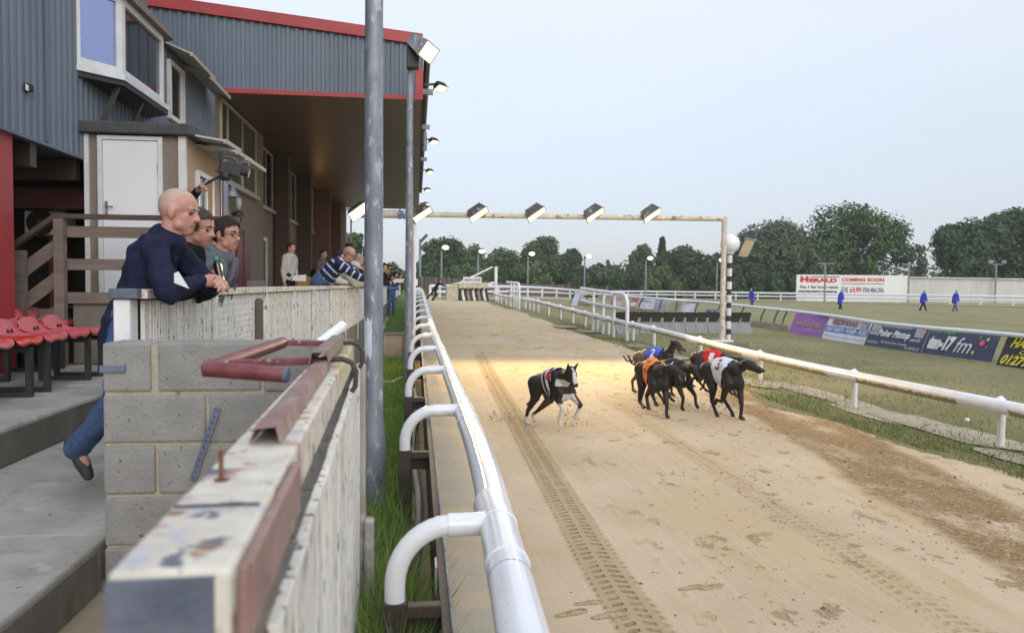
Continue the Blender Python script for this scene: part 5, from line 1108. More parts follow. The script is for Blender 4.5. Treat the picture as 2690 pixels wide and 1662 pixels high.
    head = [he((-.012, 0, .040), (.098, .074, .082)), he((-.02, 0, .02), (.085, .072, .085)), he((.030, 0, -.035), (.060, .056, .072)), ('c', hp(.055, 0, -.088), hp(.062, 0, -.080), .026*k, .024*k), ('c', hp(.022, .035, -.062), hp(.022, -.035, -.062), .030*k, .030*k),
            ('c', hp(.070, -.030, .024), hp(.070, .030, .024), .017*k, .017*k), ('c', hp(.082, 0, .015), hp(.104, 0, -.022), .009*k, .0135*k), ('c', hp(.092, -.012, -.026), hp(.092, .012, -.026), .009*k, .009*k),
            ('c', hp(.050, .030, -.012), hp(.042, .036, -.025), .024*k, .022*k), ('c', hp(.050, -.030, -.012), hp(.042, -.036, -.025), .024*k, .022*k), ('c', hp(.078, -.016, -.052), hp(.078, .016, -.052), .0105*k, .0105*k), ('c', hp(.077, -.013, -.064), hp(.077, .013, -.064), .010*k, .010*k)]
    for s in (1, -1): head += [he((-.008, s*.077, -.002), (.022, .009, .033)), he((-.004, s*.074, -.028), (.012, .009, .014))]
    neck = [('c', nb-nk*.06*H, hp(-.018, 0, -.055), .062*H, .056*k), ('c', nb, hp(.0, 0, -.07), .055*H, .045*k)]
    bm_ = [g('skin', m_skin), m_lip, g('stubble', g('skin', m_skin))]
    mouth = hp(.088, 0, -.058); Ri = Rm.inverted()
    def pk(c):
        l = Ri @ (c-hc)/k
        if abs(l.z+.058) < .007 and l.x > .07 and abs(l.y) < .024 and (c-hc).length < .2: return 1
        if g('stubble') and (c-hc).length < .16*k and abs(l.y) < .076 and l.z > .0+.02*math.sin(l.y*90+l.z*70) and (l.x < .012+.015*math.sin(l.z*80) or l.z > .095): return 2
        return 0
    sculpt(body+head+neck, 'body', bm_, t, V, 2 if V < .01 else 2, pick=pk)
    tm = g('top', C_black); tms = [tm] + ([g('top2')] if g('top2') else [])
    pick = None
    if g('stripe'):
        per = g('stripe')
        def pick(c):
            best = None
            for s in (1, -1):
                for a, b_, o_ in ((sh[s], arms[s][0], 0), (arms[s][0], arms[s][1], .3)):
                    q = max(0, min(1, (c-a).dot(b_-a)/(b_-a).length_squared)); d = (c-a-(b_-a)*q).length
                    if best is None or d < best[0]: best = (d, o_+q*(b_-a).length+.06)
            if best[0] > .085: v_ = (c-hip).dot(up)
            else: v_ = best[1]
            return 1 if (v_/per) % 1 < .24 else 0
    col = []
    if g('collar', True): col = [('c', nb-sd*.05-nk*.01, nb+sd*.05-nk*.01, .062*H, .062*H), ('c', nb+fwd*.02, nb-fwd*.05, .06*H, .066*H)]
    if g('skirt'): # long coat or robe
        top += [('c', hip+sd*.06, hip+Vector((-.04, .09, -g('skirt'))), .13*H, .14*H), ('c', hip-sd*.06, hip+Vector((-.04, -.09, -g('skirt'))), .13*H, .14*H), ('c', hip, hip+Vector((-.04, 0, -g('skirt'))), .12*H, .12*H)]
    jk = sculpt(top+col, g('topname', 'jacket'), tms, t, V*1.15, 3, .006+V*.25, pick=pick, wr=.014)
    sculpt(leg, 'trousers', g('legs', C_denim), t, max(V*1.3, .012), 3, .004+V*.2, wr=.010)
    for q in (shoes[:3], shoes[3:]): sculpt(q, 'shoe', m_shoe, t, max(V, .009), 2, .002)
    hm = g('hair')
    if hm:
        low = g('hairline', .045)
        def cut(c):
            l = Ri @ (c-hc)/k
            j = .006*math.sin(l.y*210+l.x*60)+.004*math.sin(l.y*430); e_ = low-.045
            if l.x > .035: return l.z > .050+e_+(l.x-.03)*.55+j
            if l.x > -.03: return l.z > (-.012 if l.x > .010 else .022)+j
            return l.z > -.075+max(0, l.x+.05)*1.2+j
        if g('balding'):
            c0 = cut; cut = lambda c: c0(c) and (Ri @ (c-hc)/k).z < .075 and (Ri @ (c-hc)/k).x < .02
        th = g('hair_t', .006); sculpt([he((-.012, 0, .042), (.098+th, .074+th, .084+th)), he((-.02, 0, .015), (.085+th, .072+th, .085))], 'hair', hm, t, max(V*.9, .008), 1, 0, cut=cut, solid=.002, wr=.010)
    if g('cap'):
        mb = MB(); vs = []
        for i in range(5):
            a = i/4*math.pi/2
            for j in range(16): b_ = 2*math.pi*j/16; vs.append(hp(-.01+.108*math.cos(b_)*math.cos(a), .086*math.sin(b_)*math.cos(a), .055+.075*math.sin(a)))
        mb._add(vs, [(i*16+j, i*16+(j+1) % 16, i*16+16+(j+1) % 16, i*16+16+j) for i in range(4) for j in range(16)])
        br = [hp((.155 if math.cos(b_) > 0 else .115)*math.cos(b_), .11*math.sin(b_), .05-.02*max(0, math.cos(b_))) for b_ in fr(0, 6.283, 16)[:-1]]; br2 = [q+Vector((0, 0, .01)) for q in br]
        mb._add(br+br2, [list(range(16)), list(range(31, 15, -1))]+[(i, (i+1) % 16, 16+(i+1) % 16, 16+i) for i in range(16)]); mb.build('hat', g('cap'), t, smooth=60, local=True)
    if V < .016:
        mb = MB()
        for s in (1, -1): mb.ell(hp(.0735, s*.031, .003), (.010*k, .014*k, .0065*k), 10, 8)
        mb.build('eyes', m_eye, t, smooth=80, local=True)
        mb = MB()
        for s in (1, -1): mb.tube([hp(.088, s*.014, .026), hp(.086, s*.032, .032), hp(.072, s*.05, .025)], [.005*k, .0055*k, .003*k], 6)
        mb.build('eyebrows', g('brow', hm or H_fair), t, smooth=80, local=True)
    if g('glasses'):
        mb = MB()
        for s in (1, -1):
            c_ = (.098, s*.034, .002); pts = [hp(c_[0]-.006*abs(math.cos(a))*0, c_[1]+.027*math.cos(a), c_[2]+.017*math.sin(a)) for a in fr(0, 6.283, 12)]; mb.tube(pts, .0022*max(1, V/.009), 5, False)
            mb.tube([hp(.098, s*.061, .008), hp(.06, s*.078, .010), hp(-.005, s*.083, .010)], .0028*max(1, V/.009), 5)
        mb.tube([hp(.099, -.008, .004), hp(.102, 0, .006), hp(.099, .008, .004)], .002, 5); mb.build('glasses', m_black, t, local=True)
    t['_'] = 0; del t['_']
    return t, dict(arms=arms, sh=sh, hc=hc, hp=hp, hip=hip, nb=nb, up=up, fwd=fwd, sd=sd, jk=jk)
def wall_person(label, px, py, Y_, P, rz=0, floor=.65, group=None):
    # root below the head so that the head lands where the photograph has it
    h_ = at(px, py, Y=Y_); return h_
FZ = 1.768
def leaner(label, px, py, Y_, P, yaw=0., floor=.65, fx=None, group=None, arms=True):
    """a spectator leaning on the fence: head centre seen at px,py at depth Y_"""
    hw = at(px, py, Y=Y_); H = P.get('H', 1.76)/1.76; lean = R(P.get('lean', 25)); zf = FZ-floor
    stoop = P.get('stoop', .03)
    while Y_ > 4.8 and hw.x-(math.sin(lean)*.60*H+.09+stoop) > f1x(Y_)-.20 and lean < R(62): lean += R(1)
    upx, upz = math.sin(lean), math.cos(lean); nk = Vector((upx*.5+(.25 if lean > .3 else .12), 0, upz*.5+.9)).normalized()
    hx = upx*.50*H+math.cos(lean)*stoop+nk.x*.165*H; hz = upz*.50*H-math.sin(lean)*stoop+nk.z*.165*H
    hipz = hw.z-floor-hz; ca, sa = math.cos(yaw), math.sin(yaw)
    root = Vector((hw.x-hx*ca, hw.y-hx*sa, floor)); P['hip'] = (0, 0, hipz); P['lean'] = math.degrees(lean)
    if fx is None: fx = f1x(Y_)
    q = dict(P)
    if arms:
        zt = zf+.045*H
        r = hx+P.get('reach', .12)
        q.setdefault('hand_l', (r, .10, zt+.02)); q.setdefault('hand_r', (r+.03, -.07, zt)); q.setdefault('ehint_l', (-.2, .8, -.5)); q.setdefault('ehint_r', (-.2, -.8, -.5))
    bx_ = -math.sqrt(max(.0001, (.845*H)**2-(hipz-.08)**2)) if hipz-.08 < .845*H else 0
    q.setdefault('foot_l', (bx_*.96, .11, .08)); q.setdefault('foot_r', (bx_*.96-.02, -.11, .08))
    return person(label, tuple(root), yaw, q, group)
# 1 bald man in the navy fleece
b1, i1 = leaner('bald man in a navy fleece and jeans leaning over the white fence end', 470, 558, 4.6,
    dict(voxel=.0075, H=1.78, lean=18, stoop=.06, hyaw=-4, hpitch=10, fat=.92, top=C_navy, legs=C_denim, skin=m_skinpink, stubble=H_grey, hair=None, hem=1, brow=H_fair, topname='fleece_jacket',
         hand_l=(.44, .04, 1.145), hand_r=(.40, -.05, 1.155), ehint_l=(-.1, .9, -.3), ehint_r=(-.35, -.8, -.28), hdir_l=(.6, -.75, .05), hdir_r=(.75, .6, .05), hnrm_l=(-.5, -.6, -.5), hnrm_r=(-.5, .6, -.5), curl=.4, khint=(.6, -.6, 0), foot_l=(.0, .12, .08), foot_r=(-.25, -.10, .25), fdir_r=(.55, -.05, -1.0), hs=1.08), yaw=R(-2))
hp = i1['hp']; nb = i1['nb']
mb = MB(); mb.tube([nb+Vector((-.085, y, .055-.5*abs(y)*0)) if 0 else hp(-.085+.11*abs(y)/.08, y, -.085-.05*abs(y)/.08) for y in fr(-.078, .078, 10)], .012, 8); mb.build('shirt_collar', C_collar, b1, smooth=60, local=True)
c_ = i1['sh'][-1].lerp(i1['arms'][-1][0], .75)+Vector((.07, -.045, -.01)); mb = MB(); mb.prism([c_, c_+Vector((.075, 0, -.03)), c_+Vector((.02, 0, .06)), c_+Vector((.0, 0, .05))], (0, .008, 0)); mb.build('race_card', m_whitepaint, b1, local=True)
mb = MB() # trainer sides: three pale stripes and pale sole on the lifted foot
an = Vector((-.30, -.10, .17))
# 2 boy
b2, i2 = leaner('boy with short brown hair holding up a green topped bottle beside the bald man', 522, 600, 5.05,
    dict(voxel=.009, H=1.55, lean=28, hyaw=-8, hpitch=14, top=C_black, legs=C_denim, hair=H_brown, hs=1.12, hairline=.05, hand_l=(.36, .05, 1.12), hand_r=(.37, -.10, 1.13), hdir_r=(.35, .25, .8), hdir_l=(.5, -.2, .8), hnrm_r=(0, 1, 0), hnrm_l=(0, -1, .2), ehint_r=(-.2, -.5, -.9), ehint_l=(-.2, .5, -.9), curl=.9), yaw=R(-4))
wr = i2['arms'][-1][1]; q = Vector(b2.location)+wr
t = thing('drink_bottle', 'small dark bottle with a green cap held by the boy', 'bottle', tuple(q+Vector((.03, .01, .05))))
mb = MB(); a = q+Vector((.06, .0, .03)); mb.tube([a, a+Vector((-.02, 0, .10)), a+Vector((-.025, 0, .125))], [.024, .024, .012], 12); mb.build('bottle', m_darkglass, t, smooth=40)
mb = MB(); a += Vector((-.026, 0, .126)); mb.tube([a, a+Vector((-.004, 0, .022))], .015, 10); mb.build('cap', M('green_cap', (.05, .30, .16), None, 3, .4), t)
# 3 man with glasses in a grey robe
b3, i3 = leaner('dark haired man with glasses in a loose grey blue robe at the fence', 596, 618, 5.85,
    dict(voxel=.009, H=1.76, lean=20, hyaw=-14, hpitch=4, fat=1.08, top=C_robe, legs=C_black, hair=H_dark, glasses=1, topname='robe', skirt=.45, hair_t=.012, hairline=.042, hand_l=(-.04, .24, .88), hand_r=(-.06, -.24, .86), skin=m_skin), yaw=R(-12))
nb, up, fw3, sd3 = i3['nb'], i3['up'], i3['fwd'], i3['sd']
mb = MB()
for s in (1, -1): mb.tube([nb+sd3*s*.03-fw3*.085+up*.04, nb+sd3*s*.082-fw3*.01+up*.028, nb+sd3*s*.075+fw3*.075-up*.03, nb+sd3*s*.055+fw3*.095-up*.12, nb+sd3*s*.05+fw3*.07-up*.2], [.024, .024, .024, .022, .010], 8)
mb.build('shawl_collar', C_collar, b3, smooth=60, local=True)
# 4..: spectators further down
leaner('balding man in a navy jumper with white stripes and glasses leaning far over the fence', 918, 668, 13.0, dict(voxel=.016, H=1.8, lean=46, stoop=.06, hyaw=-15, hpitch=18, fat=1.1, top=C_dkblue, top2=C_stripe, stripe=.105, legs=C_denim, hair=H_fair, balding=1, glasses=1, topname='striped_jumper', reach=.34), R(-8), .89)
leaner('white haired man mostly hidden behind the man in the striped jumper', 895, 676, 15.2, dict(voxel=.022, lean=18, top=C_white, hair=H_dark, hyaw=-10), R(-5), .89)
leaner('man in a pale brimmed hat and beige jacket at the fence', 932, 702, 15.3, dict(voxel=.02, H=1.68, lean=38, hyaw=-10, hpitch=22, top=C_beige, legs=C_black, cap=C_white, hair=H_fair, reach=.2), R(-8), .89)
leaner('grey haired man in a black jacket behind the man in the hat', 943, 684, 16.0, dict(voxel=.02, lean=28, hyaw=-12, hpitch=10, top=C_black, legs=C_black, hair=H_fair, reach=.22), R(-8), .89)
leaner('dark haired man in a black jacket partly hidden by the thick grey pole', 958, 698, 17.0, dict(voxel=.02, H=1.72, lean=30, hyaw=-15, hpitch=10, top=C_black, legs=C_black, hair=H_dark, reach=.2), R(-10), .89)
leaner('man in black just right of the thick grey pole', 1008, 703, 20, dict(voxel=.028, lean=28, hyaw=-15, top=C_black, hair=H_dark, hpitch=8), R(-8), .89)
leaner('dark haired young man with glasses in a black jacket holding a white paper', 1018, 706, 21, dict(voxel=.025, lean=24, hyaw=-10, top=C_black, hair=H_dark, glasses=1, hpitch=8), R(-8), .89)
p5 = at(1028, 715, Y=33)
person('person in a bright blue top and jeans standing on the path outside the fence', (p5.x, 33, rise(0, 33)), R(-80), dict(voxel=.03, H=1.72, lean=14, top=C_blue, legs=C_denim, hair=H_dark, hyaw=20, hand_l=(.25, .1, 1.1), hand_r=(.25, -.1, 1.1)))
leaner('dark haired woman in dark clothes beyond the blue top', 1040, 722, 33, dict(voxel=.03, H=1.66, lean=22, top=C_black, hair=H_dark, hair_t=.03), R(-10), .89)
leaner('last spectator at the far end of the white fence', 1052, 724, 37, dict(voxel=.03, H=1.7, lean=22, top=C_navy, hair=H_brown), R(-10), .95)
q = at(1028, 742, Y=21.0); mb = MB(); mb.prism([q, q+Vector((.30, .05, .0)), q+Vector((.34, .05, .09)), q+Vector((.08, 0, .10))], (0, .04, .01)); tag(mb.build('race_programme', m_whitepaint), 'white paper held over the fence right of the thick pole', 'paper')
def stander(label, px, py, Y_, P, yaw, floor): # head centre at px,py
    hw = at(px, py, Y=Y_); P['H'] = (hw.z-floor+.115)/1.0
    return person(label, (hw.x, hw.y, floor), yaw, P)
b, i = stander('man in a cream jacket and dark trousers standing back by the brick piers', 757, 645, 19, dict(voxel=.02, top=C_white, legs=C_black, hair=H_dark, hyaw=-5), R(-25), .95)
w0 = Vector(b.location)+Matrix.Rotation(R(-25), 3, 'Z') @ i['arms'][-1][1]; q = at(785, 730, Y=18.8); mb = MB(); mb.prism([q+Vector((-.16, 0, -.06)), q+Vector((.16, 0, -.08)), q+Vector((.17, 0, .07)), q+Vector((-.12, 0, .05))], (0, .02, .01)); tag(mb.build('newspaper', m_whitepaint), 'white paper held by the man in the cream jacket', 'paper')
b, i = stander('man in a grey jacket with a shoulder bag below the bright bulb', 842, 662, 22, dict(voxel=.024, top=C_grey, legs=C_black, hair=H_dark), R(-20), .95)
mb = MB(); mb.ell(i['hip']+Vector((-.22, .1, .12)), (.14, .10, .16), 12, 8); mb.build('shoulder_bag', C_black, b, smooth=60, local=True)
# pusher behind the traps
hw = at(1161, 736, Y=54.5); tz_ = .65
person('man in black pushing the starting traps', (hw.x-.48, 54.6, tz_), R(-3), dict(voxel=.03, H=1.74, lean=34, top=C_black, legs=C_black, hair=H_brown, hip=(0, 0, .84), hand_l=(1.0, .12, .98), hand_r=(.98, -.14, .96), ehint_l=(0, .3, -1), ehint_r=(0, -.3, -1), foot_l=(-.15, .1, .08), foot_r=(-.62, -.1, .08), hpitch=-15))
# kennel hands in blue coats
for px, py, Y_, fy, lab, yaw, st_, sk in ((1975, 757, 66, 806, 'leftmost walking figure in a royal blue coat near the striped post', 195, .22, .35), (2207, 759, 61.5, 812, 'blue coated figure in dark trousers in front of the newspaper hoarding', 5, .15, .42), (2424, 768, 57, 818, 'blue coated walker with the longest stride before the plain white wall', 5, .36, .15), (2508, 766, 57, 818, 'rightmost walker in a blue coat and grey trousers', 5, .26, .12)):
    q = at(px, fy, Y=Y_); H = 1.74
    person(lab, (q.x, Y_, 0), R(yaw), dict(voxel=.03, H=H, lean=7, top=C_coat, legs=C_black if 'dark' in lab or 'long' in lab else C_denim, hair=H_fair, skirt=sk, foot_l=(st_, .09, .08), foot_r=(-st_, -.09, .10), hand_l=(-.05, .26, .78), hand_r=(.18, -.22, .82), topname='coat'))
# cameraman arm reaching out of the hut window
q0 = at(497, 505, X=-2.86); q1 = at(541, 483, Y=9.35)
h_ = at(529, 488, Y=9.6)
pa = thing('person', 'forearm and hand of a hidden cameraman reaching from the hut window', 'person', tuple(q0))
a0 = Vector((-2.95, 10.7, q0.z-.1))-q0; hh_ = h_-q0
sculpt([('c', a0, hh_, .045, .028)]+hand_prims(hh_, (h_-q0-a0).normalized(), (.3, .3, -.8), .9), 'body', m_skin, pa, .01, 2)
sculpt([('c', a0, a0+(hh_-a0)*.72, .06, .05)], 'sleeve', C_black, pa, .015, 2)
mb = MB(); mb.tube([h_+Vector((-.03, .03, -.02)), at(580, 462, Y=9.2)], .013, 8); mb.build('pan_handle', m_black, tv)
# ================================================================== GREYHOUNDS
D_black = M('glossy_black_coat', (.014, .012, .012), (.024, .019, .017), 10, .55, spec=.35, bump=.25, bsc=50); D_white = M('white_coat', (.58, .55, .52), (.48, .45, .42), 12, .7, bump=.2, bsc=60); D_brown = M('brindle_coat', (.16, .085, .04), (.03, .02, .015), 22, .55, st=(3, 1, 1)); D_grey = M('grey_muzzle', (.10, .085, .075), (.05, .04, .035), 12, .6); D_pink = M('tongue', (.45, .14, .12), None, 5, .4)
def cr_spline(p): return p
def dog(label, root, yaw, P):
    t = thing('greyhound', label, 'greyhound', root, 'greyhounds racing on the sand', R(yaw)); k = P.get('s', 1.04)
    zs, zp = P.get('zs', .70), P.get('zp', .66); pr = []; sc = lambda p: Vector(p)*k
    C = lambda a, b, r0, r1: pr.append(('c', sc(a), sc(b), r0*k*(1.10 if r0 < .053 else 1.03), r1*k*(1.10 if r0 < .053 else 1.03)))
    E_ = lambda c, r_, ry=0: pr.append(('e', sc(c), tuple(x*k*q for x, q in zip(r_, (1.0, 1.06, 1.0))), Matrix.Rotation(R(ry), 3, 'Y')))
    ym = (zs+zp)/2
    E_((.13, 0, zs-.195), (.205, .112, .205), 12); E_((.02, 0, zs-.175), (.19, .114, .172), 14); E_((.24, 0, zs-.215), (.105, .088, .155))
    C((-.02, 0, zs-.13), (-.18, 0, zp-.06), .118, .085); C((-.16, 0, zp-.055), (-.29, 0, zp-.06), .088, .092)
    C((.20, 0, zs-.045), (.02, 0, ym+.0), .055, .06); C((.02, 0, ym), (-.20, 0, zp-.01), .06, .062); C((-.20, 0, zp-.01), (-.34, 0, zp-.06), .06, .06)
    torso = list(pr); legs = P['legs'] # FR, FL, HR, HL lists of joints
    for i, L in enumerate(legs):
        y = -.075 if i % 2 == 0 else .075
        if i < 2:
            C((.15, y*.85, zs-.07), (.265, y*1.0, zs-.27), .062, .062); C((.265, y, zs-.27), L[0], .062, .047); C(L[0], L[1], .043, .024); C(L[1], L[2], .023, .019); pw = L[2]
        else:
            h_ = (-.27, y, zp-.09); C(h_, L[0], .105, .058); C((-.20, y*.8, zp-.08), L[0], .085, .055); C(L[0], L[1], .052, .024); C(L[1], L[2], .023, .019); pw = L[2]
        d = Vector(L[3]).normalized(); C(pw, Vector(pw)+d*.05, .024, .021)
        for f in (-1, 0, 1): C(Vector(pw)+d*.04+Vector((0, f*.014, 0)), Vector(pw)+d*.075+Vector((0, f*.017, -.004)), .0135, .010)
    hb, hd = Vector(P['head']), Vector(P['hdir']).normalized(); upv = Vector((0, 0, 1)); sv = upv.cross(hd).normalized(); uv = hd.cross(sv)
    C((.22, 0, zs-.10), (.30, 0, zs-.10), .10, .085); C((.24, 0, zs-.09), hb*.5+Vector((.13, 0, (zs-.09)*.5)), .09, .068); C(hb*.5+Vector((.13, 0, (zs-.09)*.5)), hb-hd*.03, .068, .052)
    hq = lambda a, b, c: hb+hd*a+sv*b+uv*c
    C(hq(-.03, 0, .008), hq(.04, 0, .012), .058, .053); C(hq(.03, 0, .004), hq(.185, 0, -.020), .047, .0215); C(hq(.02, 0, -.02), hq(.10, 0, -.03), .042, .026)
    op = P.get('open', .03); C(hq(.04, 0, -.035), hq(.155, 0, -.045-op), .024, .014); C(hq(.188, 0, -.012), hq(.195, 0, -.014), .0165, .0155)
    C(hq(.045, .03, .03), hq(.055, .032, .028), .016, .014); C(hq(.045, -.03, .03), hq(.055, -.032, .028), .016, .014)
    eu = P.get('ears', 0)
    for s in (1, -1):
        if eu: C(hq(-.03, s*.045, .045), hq(-.035, s*.062, .115), .019, .009)
        else: C(hq(-.03, s*.048, .035), hq(-.085, s*.06, .025), .020, .010)
    tl = P.get('tail', [(-.36, 0, zp-.09), (-.44, 0, zp-.22), (-.50, 0, zp-.35), (-.58, .0, zp-.40)])
    for a, b_ in zip(tl, tl[1:]): C(a, b_, .017, .013)
    mats = P.get('mats', [D_black]); paint = P.get('paint'); nose_ = (hq(.19, 0, -.012))*k
    def pick(c):
        l = c/k
        return paint(l, hb, hd, sv, uv) if paint else 0
    o = sculpt(pr, 'body', mats, t, .0095, 3, pick=pick)
    mb = MB(); mb.ell(nose_+hd*.006, (.016, .016, .013), 10, 8); mb.build('nose', m_black, t, smooth=80, local=True)
    mb = MB()
    for s in (1, -1): mb.ell(hq(.055, s*.042, .022)*k, (.009, .009, .009), 8, 6)
    mb.build('eyes', m_eye, t, smooth=80, local=True)
    mb = MB(); a, b_ = hq(.07, 0, -.042-op*.4)*k, hq(.15, 0, -.044-op*.8)*k; mb.beam(a, b_, .024, .008); mb.build('tongue', D_pink, t, bev=.003, local=True)
    jm = P.get('jacket')
    if jm:
        xl, xh = P.get('jx', (-.13, .20)); zl = zs-.36
        def cut(c):
            l = c/k; f = max(0, min(1, (l.z-zl)/.30)); cx = .07; return l.z > zl and (cx-l.x if l.x < cx else l.x-cx) < ((cx-xl) if l.x < cx else (xh-cx))*(.22+.78*f)
        J = sculpt(torso+[('c', sc((.15, s*.064, zs-.07)), sc((.262, s*.075, zs-.26)), .064*k, .062*k) for s in (1, -1)], 'race_jacket', jm, t, .011, 4, .012, cut=cut, solid=.003, pick=P.get('jpick') and (lambda c: P['jpick'](c/k)))
        if P.get('no'):
            bv = BVHTree.FromPolygons([v.co.copy() for v in J.data.vertices], [list(p.vertices) for p in J.data.polygons]); vs, fs = text_geo(P['no'], .03)
            x0 = min(v.x for v in vs); x1 = max(v.x for v in vs); y0 = min(v.y for v in vs); y1 = max(v.y for v in vs); hgt = .15*k; wd_ = hgt*.62
            dr = Vector((0, .72, -.69)); uy = Vector((0, .69, .72)); o0 = Vector((.05, -.0, zs-.10))*k-dr*.5; out = []
            bmm = bmesh.new(); bvs = [bmm.verts.new(v) for v in vs]
            for f in fs:
                try: bmm.faces.new([bvs[i] for i in f])
                except ValueError: pass
            bmesh.ops.triangulate(bmm, faces=bmm.faces); bmesh.ops.subdivide_edges(bmm, edges=bmm.edges, cuts=2, use_grid_fill=True); bmm.verts.index_update()
            for v in bmm.verts:
                p = o0+Vector((1, 0, 0))*(((v.co.x-x0)/(x1-x0)-.5)*wd_)+uy*(((v.co.y-y0)/(y1-y0)-.5)*hgt-.04); h_ = bv.ray_cast(p, dr); out.append((h_[0]-dr*.007) if h_[0] is not None else p+dr*.42)
            fs2 = [[v.index for v in f.verts] for f in bmm.faces]; bmm.free(); mb = MB(); mb._add(out, fs2); mb.build('number', P['nm'], J, local=True)
    # belly strap and muzzle
    return t
J_org = cloth('orange_jacket', (.80, .22, .05), (.70, .18, .04), .6); J_blue = cloth('blue_jacket', (.04, .08, .50), (.07, .13, .55), .6); J_white = cloth('white_jacket', (.66, .68, .78), (.58, .60, .72), .6); J_red = cloth('red_jacket', (.60, .03, .035), (.5, .03, .03), .6); J_blk = cloth('black_jacket', (.02, .02, .03), (.03, .03, .045), .6)
def place(px, py, local, yaw, k=1.04): # root so that the local point lands on the pixel's ground point
    g_ = gat(px, py); v = Matrix.Rotation(R(yaw), 3, 'Z') @ (Vector(local)*k); return (g_.x-v.x, g_.y-v.y, g_.z)
# striped jacket dog (6): driving off its hind legs
def paint6(l, hb, hd, sv, uv):
    q = l-hb; a, b_, c_ = q.dot(hd), q.dot(sv), q.dot(uv)
    if -.02 < a < .17 and abs(b_) < .022-.012*(a < .05) and c_ > -.012: return 1
    if a > .10 and c_ > -.03 and a < .178 and abs(b_) < .03: return 1
    if .14 < l.x < .40 and l.z < .47 and l.z > .33 and abs(l.y) < .085 and l.x > .22: return 1
    if .22 < l.x < .40 and .55 < l.z < .66 and l.y < -.02 and l.y > -.14 and abs(l.z-.60) < .04 and (q.length > .13): return 1
    if l.x > .12 and l.z < (.30 if l.y > 0 else .36) and l.x < .6: return 1
    if l.x < -.3 and l.z < .10: return 1
    if l.x < -.15 and l.z < .42 and l.y > -.045 and l.y < .06 and l.z > .15: return 2
    return 0
dog('black and white greyhound running alone on the left of the pack', place(1380, 1112, (-.47, -.09, 0), -65), -65, dict(zs=.74, zp=.62, head=(.43, -.05, .73), hdir=(.78, -.12, -.62), ears=1, mats=[D_black, D_white, D_grey], paint=paint6, open=.02, s=1.03,
    legs=[[(.25, -.10, .40), (.35, -.11, .31), (.30, -.11, .17), (.2, 0, -1)], [(.27, .10, .42), (.41, .11, .34), (.33, .11, .22), (-.4, 0, -.8)], [(-.24, -.10, .36), (-.42, -.09, .17), (-.47, -.09, .035), (.9, 0, -.25)], [(-.20, .09, .33), (-.45, .09, .16), (-.58, .09, .08), (.5, 0, -.8)]],
    jacket=[J_white, J_blk], jx=(-.14, .13), jpick=lambda c: 1 if (math.sin(c.x*60+c.z*25) > -.1) else 0, no='6', nm=TR))
G_or = [[(.20, -.09, .36), (.05, -.10, .25), (.11, -.1, .14), (.6, 0, -.6)], [(.24, .09, .35), (.32, .09, .17), (.31, .09, .035), (.9, 0, -.25)], [(-.10, -.12, .36), (-.20, -.12, .14), (-.03, -.12, .09), (.9, 0, .1)], [(-.14, .10, .34), (-.36, .10, .22), (-.20, .1, .12), (.8, 0, -.3)]]
dog('black greyhound in the orange jacket numbered five leading the pack', place(1750, 1097, (.31, .09, 0), -90), -90, dict(zs=.70, zp=.66, head=(.43, .10, .64), hdir=(.55, .8, -.18), legs=G_or, jacket=J_org, no='5', nm=TK, open=.045, mats=[D_black, D_grey], paint=lambda l, hb, hd, sv, uv: 1 if (l-hb).dot(hd) > .11 and abs((l-hb).dot(sv)) < .05 and l.x > .4 and (l-hb).dot(uv) < -.02 else 0, tail=[(-.36, 0, .60), (-.50, -.05, .57), (-.62, -.12, .62), (-.66, -.16, .72)], s=1.06))
dog('black greyhound in the black jacket behind the orange jacket', place(1792, 1078, (.33, -.09, 0), -72), -72, dict(zs=.68, zp=.64, head=(.47, 0, .60), hdir=(.8, .05, -.60), legs=[[(.24, -.09, .35), (.36, -.09, .18), (.33, -.09, .035), (.8, 0, -.5)], [(.25, .09, .34), (.40, .09, .22), (.42, .09, .10), (.7, 0, -.7)], [(-.12, -.11, .34), (-.28, -.11, .22), (-.10, -.11, .10), (.6, 0, -.7)], [(-.15, .10, .34), (-.33, .1, .2), (-.18, .1, .09), (.8, 0, -.3)]], jacket=J_blk, no='4', nm=TW, mats=[D_black, D_white, D_grey], paint=lambda l, hb, hd, sv, uv: (2 if (l-hb).dot(hd) > .08 and (l-hb).dot(uv) > -.02 and abs((l-hb).dot(sv)) < .012 and l.x > .4 else 1 if abs(l.x-.36) < .03 and abs(l.z-.47) < .04 and l.y < -.03 else 0), s=1.0))
dog('black greyhound in the white jacket with one foreleg planted nearest the rail', place(1944, 1101, (.28, .09, 0), -81), -81, dict(zs=.74, zp=.67, head=(.45, .08, .71), hdir=(.60, .78, -.25), legs=[[(.22, -.10, .37), (.16, -.11, .22), (.03, -.11, .22), (-.5, 0, -.8)], [(.25, .09, .38), (.30, .09, .17), (.28, .09, .03), (.9, 0, -.2)], [(-.08, -.10, .36), (-.10, -.10, .18), (.02, -.10, .04), (.6, 0, -.7)], [(-.10, .10, .36), (-.14, .10, .20), (.06, .10, .06), (.5, 0, -.8)]], jacket=J_white, no='3', nm=TN, jx=(-.16, .23), s=1.07, open=.01))
dog('dark greyhound in the red jacket beside the inner rail', place(1868, 1040, (.05, -.09, .16), -55), -55, dict(zs=.70, zp=.68, head=(.46, .1, .60), hdir=(.8, .3, -.3), legs=[[(.24, -.09, .34), (.38, -.09, .22), (.40, -.09, .12), (.7, 0, -.7)], [(.25, .09, .34), (.36, .09, .17), (.38, .09, .05), (.8, 0, -.5)], [(-.12, -.11, .34), (-.30, -.11, .26), (-.33, -.11, .12), (.8, 0, .2)], [(-.15, .10, .34), (-.33, .1, .2), (-.18, .1, .06), (.8, 0, -.3)]], jacket=J_red, no='1', nm=TW, s=1.0))
